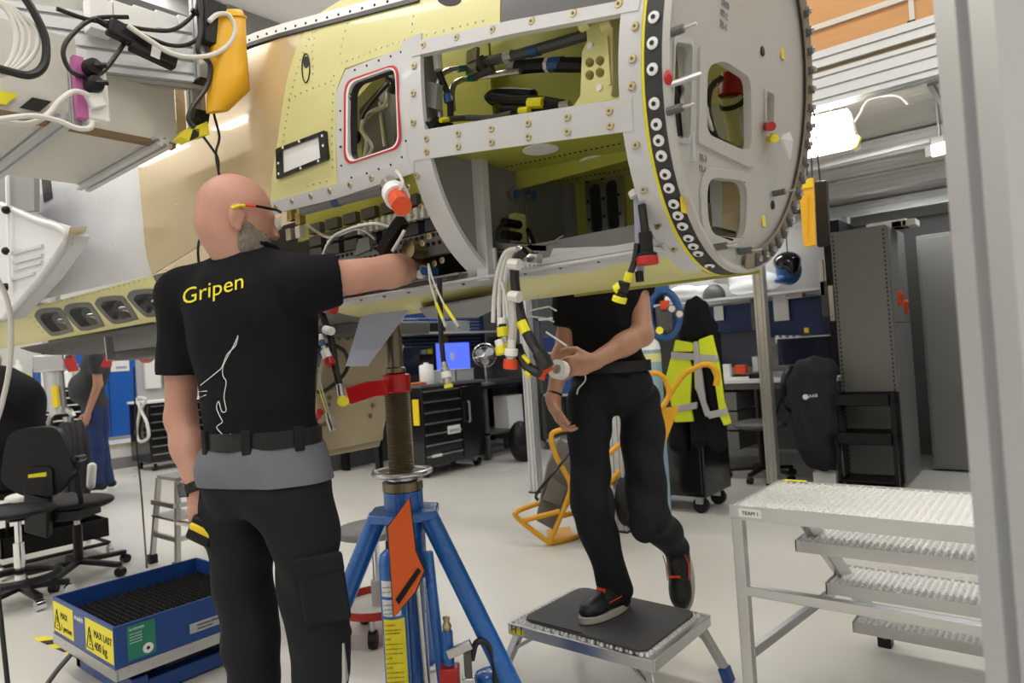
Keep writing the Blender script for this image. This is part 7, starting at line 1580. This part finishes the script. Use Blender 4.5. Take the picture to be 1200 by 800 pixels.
for (px, py, dd) in ((699, 604, -.0), (742, 592, .3)):
    w_ = T(px, py, dd); w_.z = .215; a_ = (rg*.8+awy*-.6).normalized(); k_ = MB().lathe([(.15, -.035), (.2, -.035), (.212, -.015), (.212, .015), (.2, .035), (.15, .035)], w_, a_, 28).build('wheel', 'rubber', ht, smooth=50); MB().lathe([(.04, -.028), (.15, -.02), (.15, .02), (.04, .028)], w_, a_, 24).build('wheel_rim', 'label_white', k_)
tag(MB().tube(spline([T(668, 530, .05), T(650, 552, -.1), T(632, 574, -.12), T(628, 582, -.1), T(631, 586, -.1)], 6), .01, 8).build('elastic_strap', 'cableb'), 'black elastic strap with hook hanging on the yellow trolley', 'strap')
gb = W(762, 430, d=4.75); gc = thing('gas_cylinder', 'pale blue gas cylinder with blue valve guard behind the stepping man', 'gas cylinder', (gb.x, gb.y, 0)); base = V(gb.x, gb.y, 0)
MB().lathe([(.07, 0), (.078, .02), (.078, 1.22), (.07, 1.29), (.04, 1.33), (.03, 1.35)], base, n=24).build('cylinder_body', 'cylblue', gc, smooth=50); MB().lathe([(.079, 1.16), (.079, 1.22)], base, n=24).build('collar_band', 'primer', gc)
MB().lathe([(.079, 1.245), (.079, 1.25), (.071, 1.295), (.05, 1.32)], base, n=24).build('shoulder', 'label_white', gc)
hc_ = W(778, 368, d=4.72); MB().tube(spline([hc_+rg*(.105*math.cos(t))+V(0, 0, .16*math.sin(t)) for t in [2*math.pi*i/12 for i in range(12)]], 3, True), .028, 10, True).build('valve_guard', 'bagblue', gc); MB().obx(hc_+V(0, 0, .17), rg*.04, awy*.03, (0, 0, .03)).build('guard_grip', 'bagblue', gc, bevel=.01)
MB().obx(hc_-V(0, 0, .03), rg*.05, awy*.04, (0, 0, .09)).build('valve_block', 'darkgrey', gc, bevel=.01); MB().obx(hc_+V(0, 0, .06)+tow*.05, rg*.03, awy*.005, (0, 0, .03)).build('valve_tag', 'orangered', gc)
for (px, py) in ((786, 362), (795, 368)): g_ = W(px, py, d=4.6); MB().cyl(g_, g_+tow*.03, .03, n=16).build('gauge', 'darkgrey', gc); MB().cyl(g_+tow*.03, g_+tow*.033, .022, n=16).build('gauge_face', 'panelw', gc)
MB().cyl(W(773, 387, d=4.62), W(773, 387, d=4.58), .025).build('yellow_knob', 'capyellow', gc); 
# ------------------------------------------------------------------ black cabinet on casters with the hi-vis jacket
bc = thing('rolling_cabinet', 'black steel cabinet on casters carrying the hi-vis jacket', 'cabinet', (-2.45, 4.98, 0)); MB().bx(-2.78, -2.16, 4.74, 5.22, .13, 1.36).build('body', 'gloss_black', bc, bevel=.008)
MB().bx(-2.76, -2.18, 4.725, 4.74, .16, 1.33).build('door', 'gloss_black', bc, bevel=.004); MB().bx(-2.74, -2.72, 4.71, 4.725, .6, .8).build('handle', 'steel', bc)
for x in (-2.7, -2.24):
    for y in (4.82, 5.14): MB().cyl((x, y-.02, .06), (x, y+.02, .06), .06, n=14).build('caster', 'black', bc); MB().bx(x-.03, x+.03, y-.03, y+.03, .07, .13).build('caster_fork', 'steel', bc)
jy = 4.70
jt = thing('hi_vis_jacket', 'yellow and black hi-vis jacket with grey bands hanging on the black cabinet', 'jacket', W(820, 505, y=jy))
JQ = lambda px, py, dd=0: W(px, py, y=jy+dd)
mj = orient((1, 0, 0), (0, 0, 1))
sdf_obj('hood', 'shirt', jt, [K(EL(JQ(816, 368), (.10, .055, .13)), .04), K(EL(JQ(812, 388), (.12, .055, .11)), .04), K(EL(JQ(828, 385), (.09, .05, .1)), .04)], .011, .04, warp=lambda X, Y, Z: .006*np.sin(85*X+9*Z))
sdf_obj('jacket_body', 'shirt', jt, [K(RC(JQ(800, 408), JQ(795, 520), .06, .065), .05), K(RC(JQ(828, 402), JQ(842, 520), .06, .06), .05), K(RC(JQ(812, 405), JQ(820, 515), .06, .06), .05)], .012, .05, warp=lambda X, Y, Z: .005*np.sin(60*X+7*Z))
def jp(pts, m_, nm, dd=-.085): MB().prism([JQ(x, y, dd) for x, y in pts], (0, .03, 0)).build(nm, m_, jt, bevel=.008)
jp(((791, 398), (812, 402), (812, 412), (788, 412)), 'hivis', 'yellow_panel'); jp(((786, 418), (806, 417), (810, 428), (808, 470), (812, 494), (790, 495), (780, 440)), 'hivis', 'yellow_panel', -.08)
jp(((818, 398), (834, 392), (842, 426), (848, 470), (856, 496), (848, 499), (843, 488), (836, 440), (828, 424), (820, 424)), 'hivis', 'yellow_panel'); jp(((812, 402), (818, 402), (822, 440), (822, 468), (814, 455)), 'hivis', 'yellow_panel', -.082)
jp(((786, 412), (840, 416), (841, 424), (786, 420)), 'reflect', 'reflective_band', -.09); jp(((788, 476), (816, 471), (816, 479), (790, 483)), 'reflect', 'reflective_band', -.092); jp(((828, 483), (851, 478), (853, 486), (830, 491)), 'reflect', 'reflective_band', -.092); jp(((812, 400), (817, 400), (826, 470), (834, 490), (826, 488), (815, 455)), 'reflect', 'reflective_band', -.094)
# ------------------------------------------------------------------ swivel chair with dark jacket, carton
sc = thing('swivel_chair', 'black swivel chair with round grey seat at the white workbench', 'chair', (-2.05, 6.15, 0)); c = W(895, 560, z=0); sc.location = c
sdf_obj('seat', 'darkgrey', sc, [EL(V(c.x, c.y, .49), (.24, .24, .05))], .016, .02); MB().cyl(c+V(0, 0, .08), c+V(0, 0, .45), .028).build('column', 'black', sc); star_base(sc, c, .3, a0=.9)
ck = c+V(.22, .05, 0); MB().bar(c+V(.1, 0, .44), ck+V(.06, 0, .95), .06, .02).build('back_bar', 'black', sc); sdf_obj('backrest', 'black', sc, [EL(ck+V(.08, 0, .80), (.09, .2, .22))], .016, .02)
jj = thing('dark_jacket', 'black jacket with a small white logo hung over the swivel chair', 'jacket', W(950, 545, y=6.0)); JJ = lambda px, py, dd=0: W(px, py, y=5.95+dd)
sdf_obj('jacket_body', mat('navy_black_cloth', (.013, .014, .02), .8, bump=.4, bs=12, var=.2), jj, [K(RC(JJ(950, 440), JJ(955, 520), .13, .14), .06), K(RC(JJ(940, 450), JJ(945, 500), .1, .1), .06), K(RC(JJ(962, 435), JJ(978, 500), .10, .09), .06), K(EL(JJ(955, 432), (.17, .11, .09)), .06), K(RC(JJ(940, 445), JJ(928, 470), .08, .06), .05), K(EL(JJ(962, 535), (.13, .09, .12)), .06)], .014, .06, warp=lambda X, Y, Z: .007*np.sin(48*X+15*Z))
text('SAAB', .05, JJ(946, 466, -.185), (1, 0, .1), (0, 0, 1), 'inkwhite', 'chest_logo', jj, fit=.08); p = JJ(944, 465, -.18); MB().cyl(p, p-V(0, .006, 0), .022, n=14).build('logo_disc', 'inkwhite', jj)
kx = W(968, 557, y=6.05); tag(MB().bx(kx.x-.09, kx.x+.09, 6.0, 6.12, 0, .13).build('carton', 'label_white', bevel=.003), 'small white carton on the floor below the dark jacket', 'carton')
# yellow streamer and black pouch hanging from the mezzanine beam
ys = thing('yellow_streamer', 'long yellow warning streamer hanging from the mezzanine beam', 'streamer', W(948, 290, y=3.72)); MB().prism([W(px, py, y=3.72) for px, py in ((935, 210), (953, 208), (956, 287), (942, 290))], (0, .012, 0)).build('streamer_cloth', 'bagyellow', ys, bevel=.003); MB().prism([W(px, py, y=3.715) for px, py in ((938, 212), (952, 210), (953, 219), (939, 221))], (0, .004, 0)).build('top_loop', 'yellow', ys)
for px in (946, 952): MB().cyl(W(px, 211, y=3.73), V(W(px, 211, y=3.73).x, 3.78, 2.5), .004).build('cord', 'cableb', ys)
MB().tube([W(947, 230+8*i, y=3.714) for i in range(7)], .002, 4).build('streamer_print', 'truckyellow', ys)
bp2 = thing('black_pouch', 'black fabric pouch hanging behind the yellow streamer', 'pouch', W(965, 290, y=3.9)); MB().prism([W(px, py, y=3.86) for px, py in ((954, 212), (968, 210), (971, 286), (957, 290))], (0, .05, 0)).build('pouch_body', 'black', bp2, bevel=.012); MB().cyl(W(961, 212, y=3.88), V(W(961, 212, y=3.88).x, 3.86, 2.46), .004).build('cord', 'cableb', bp2)
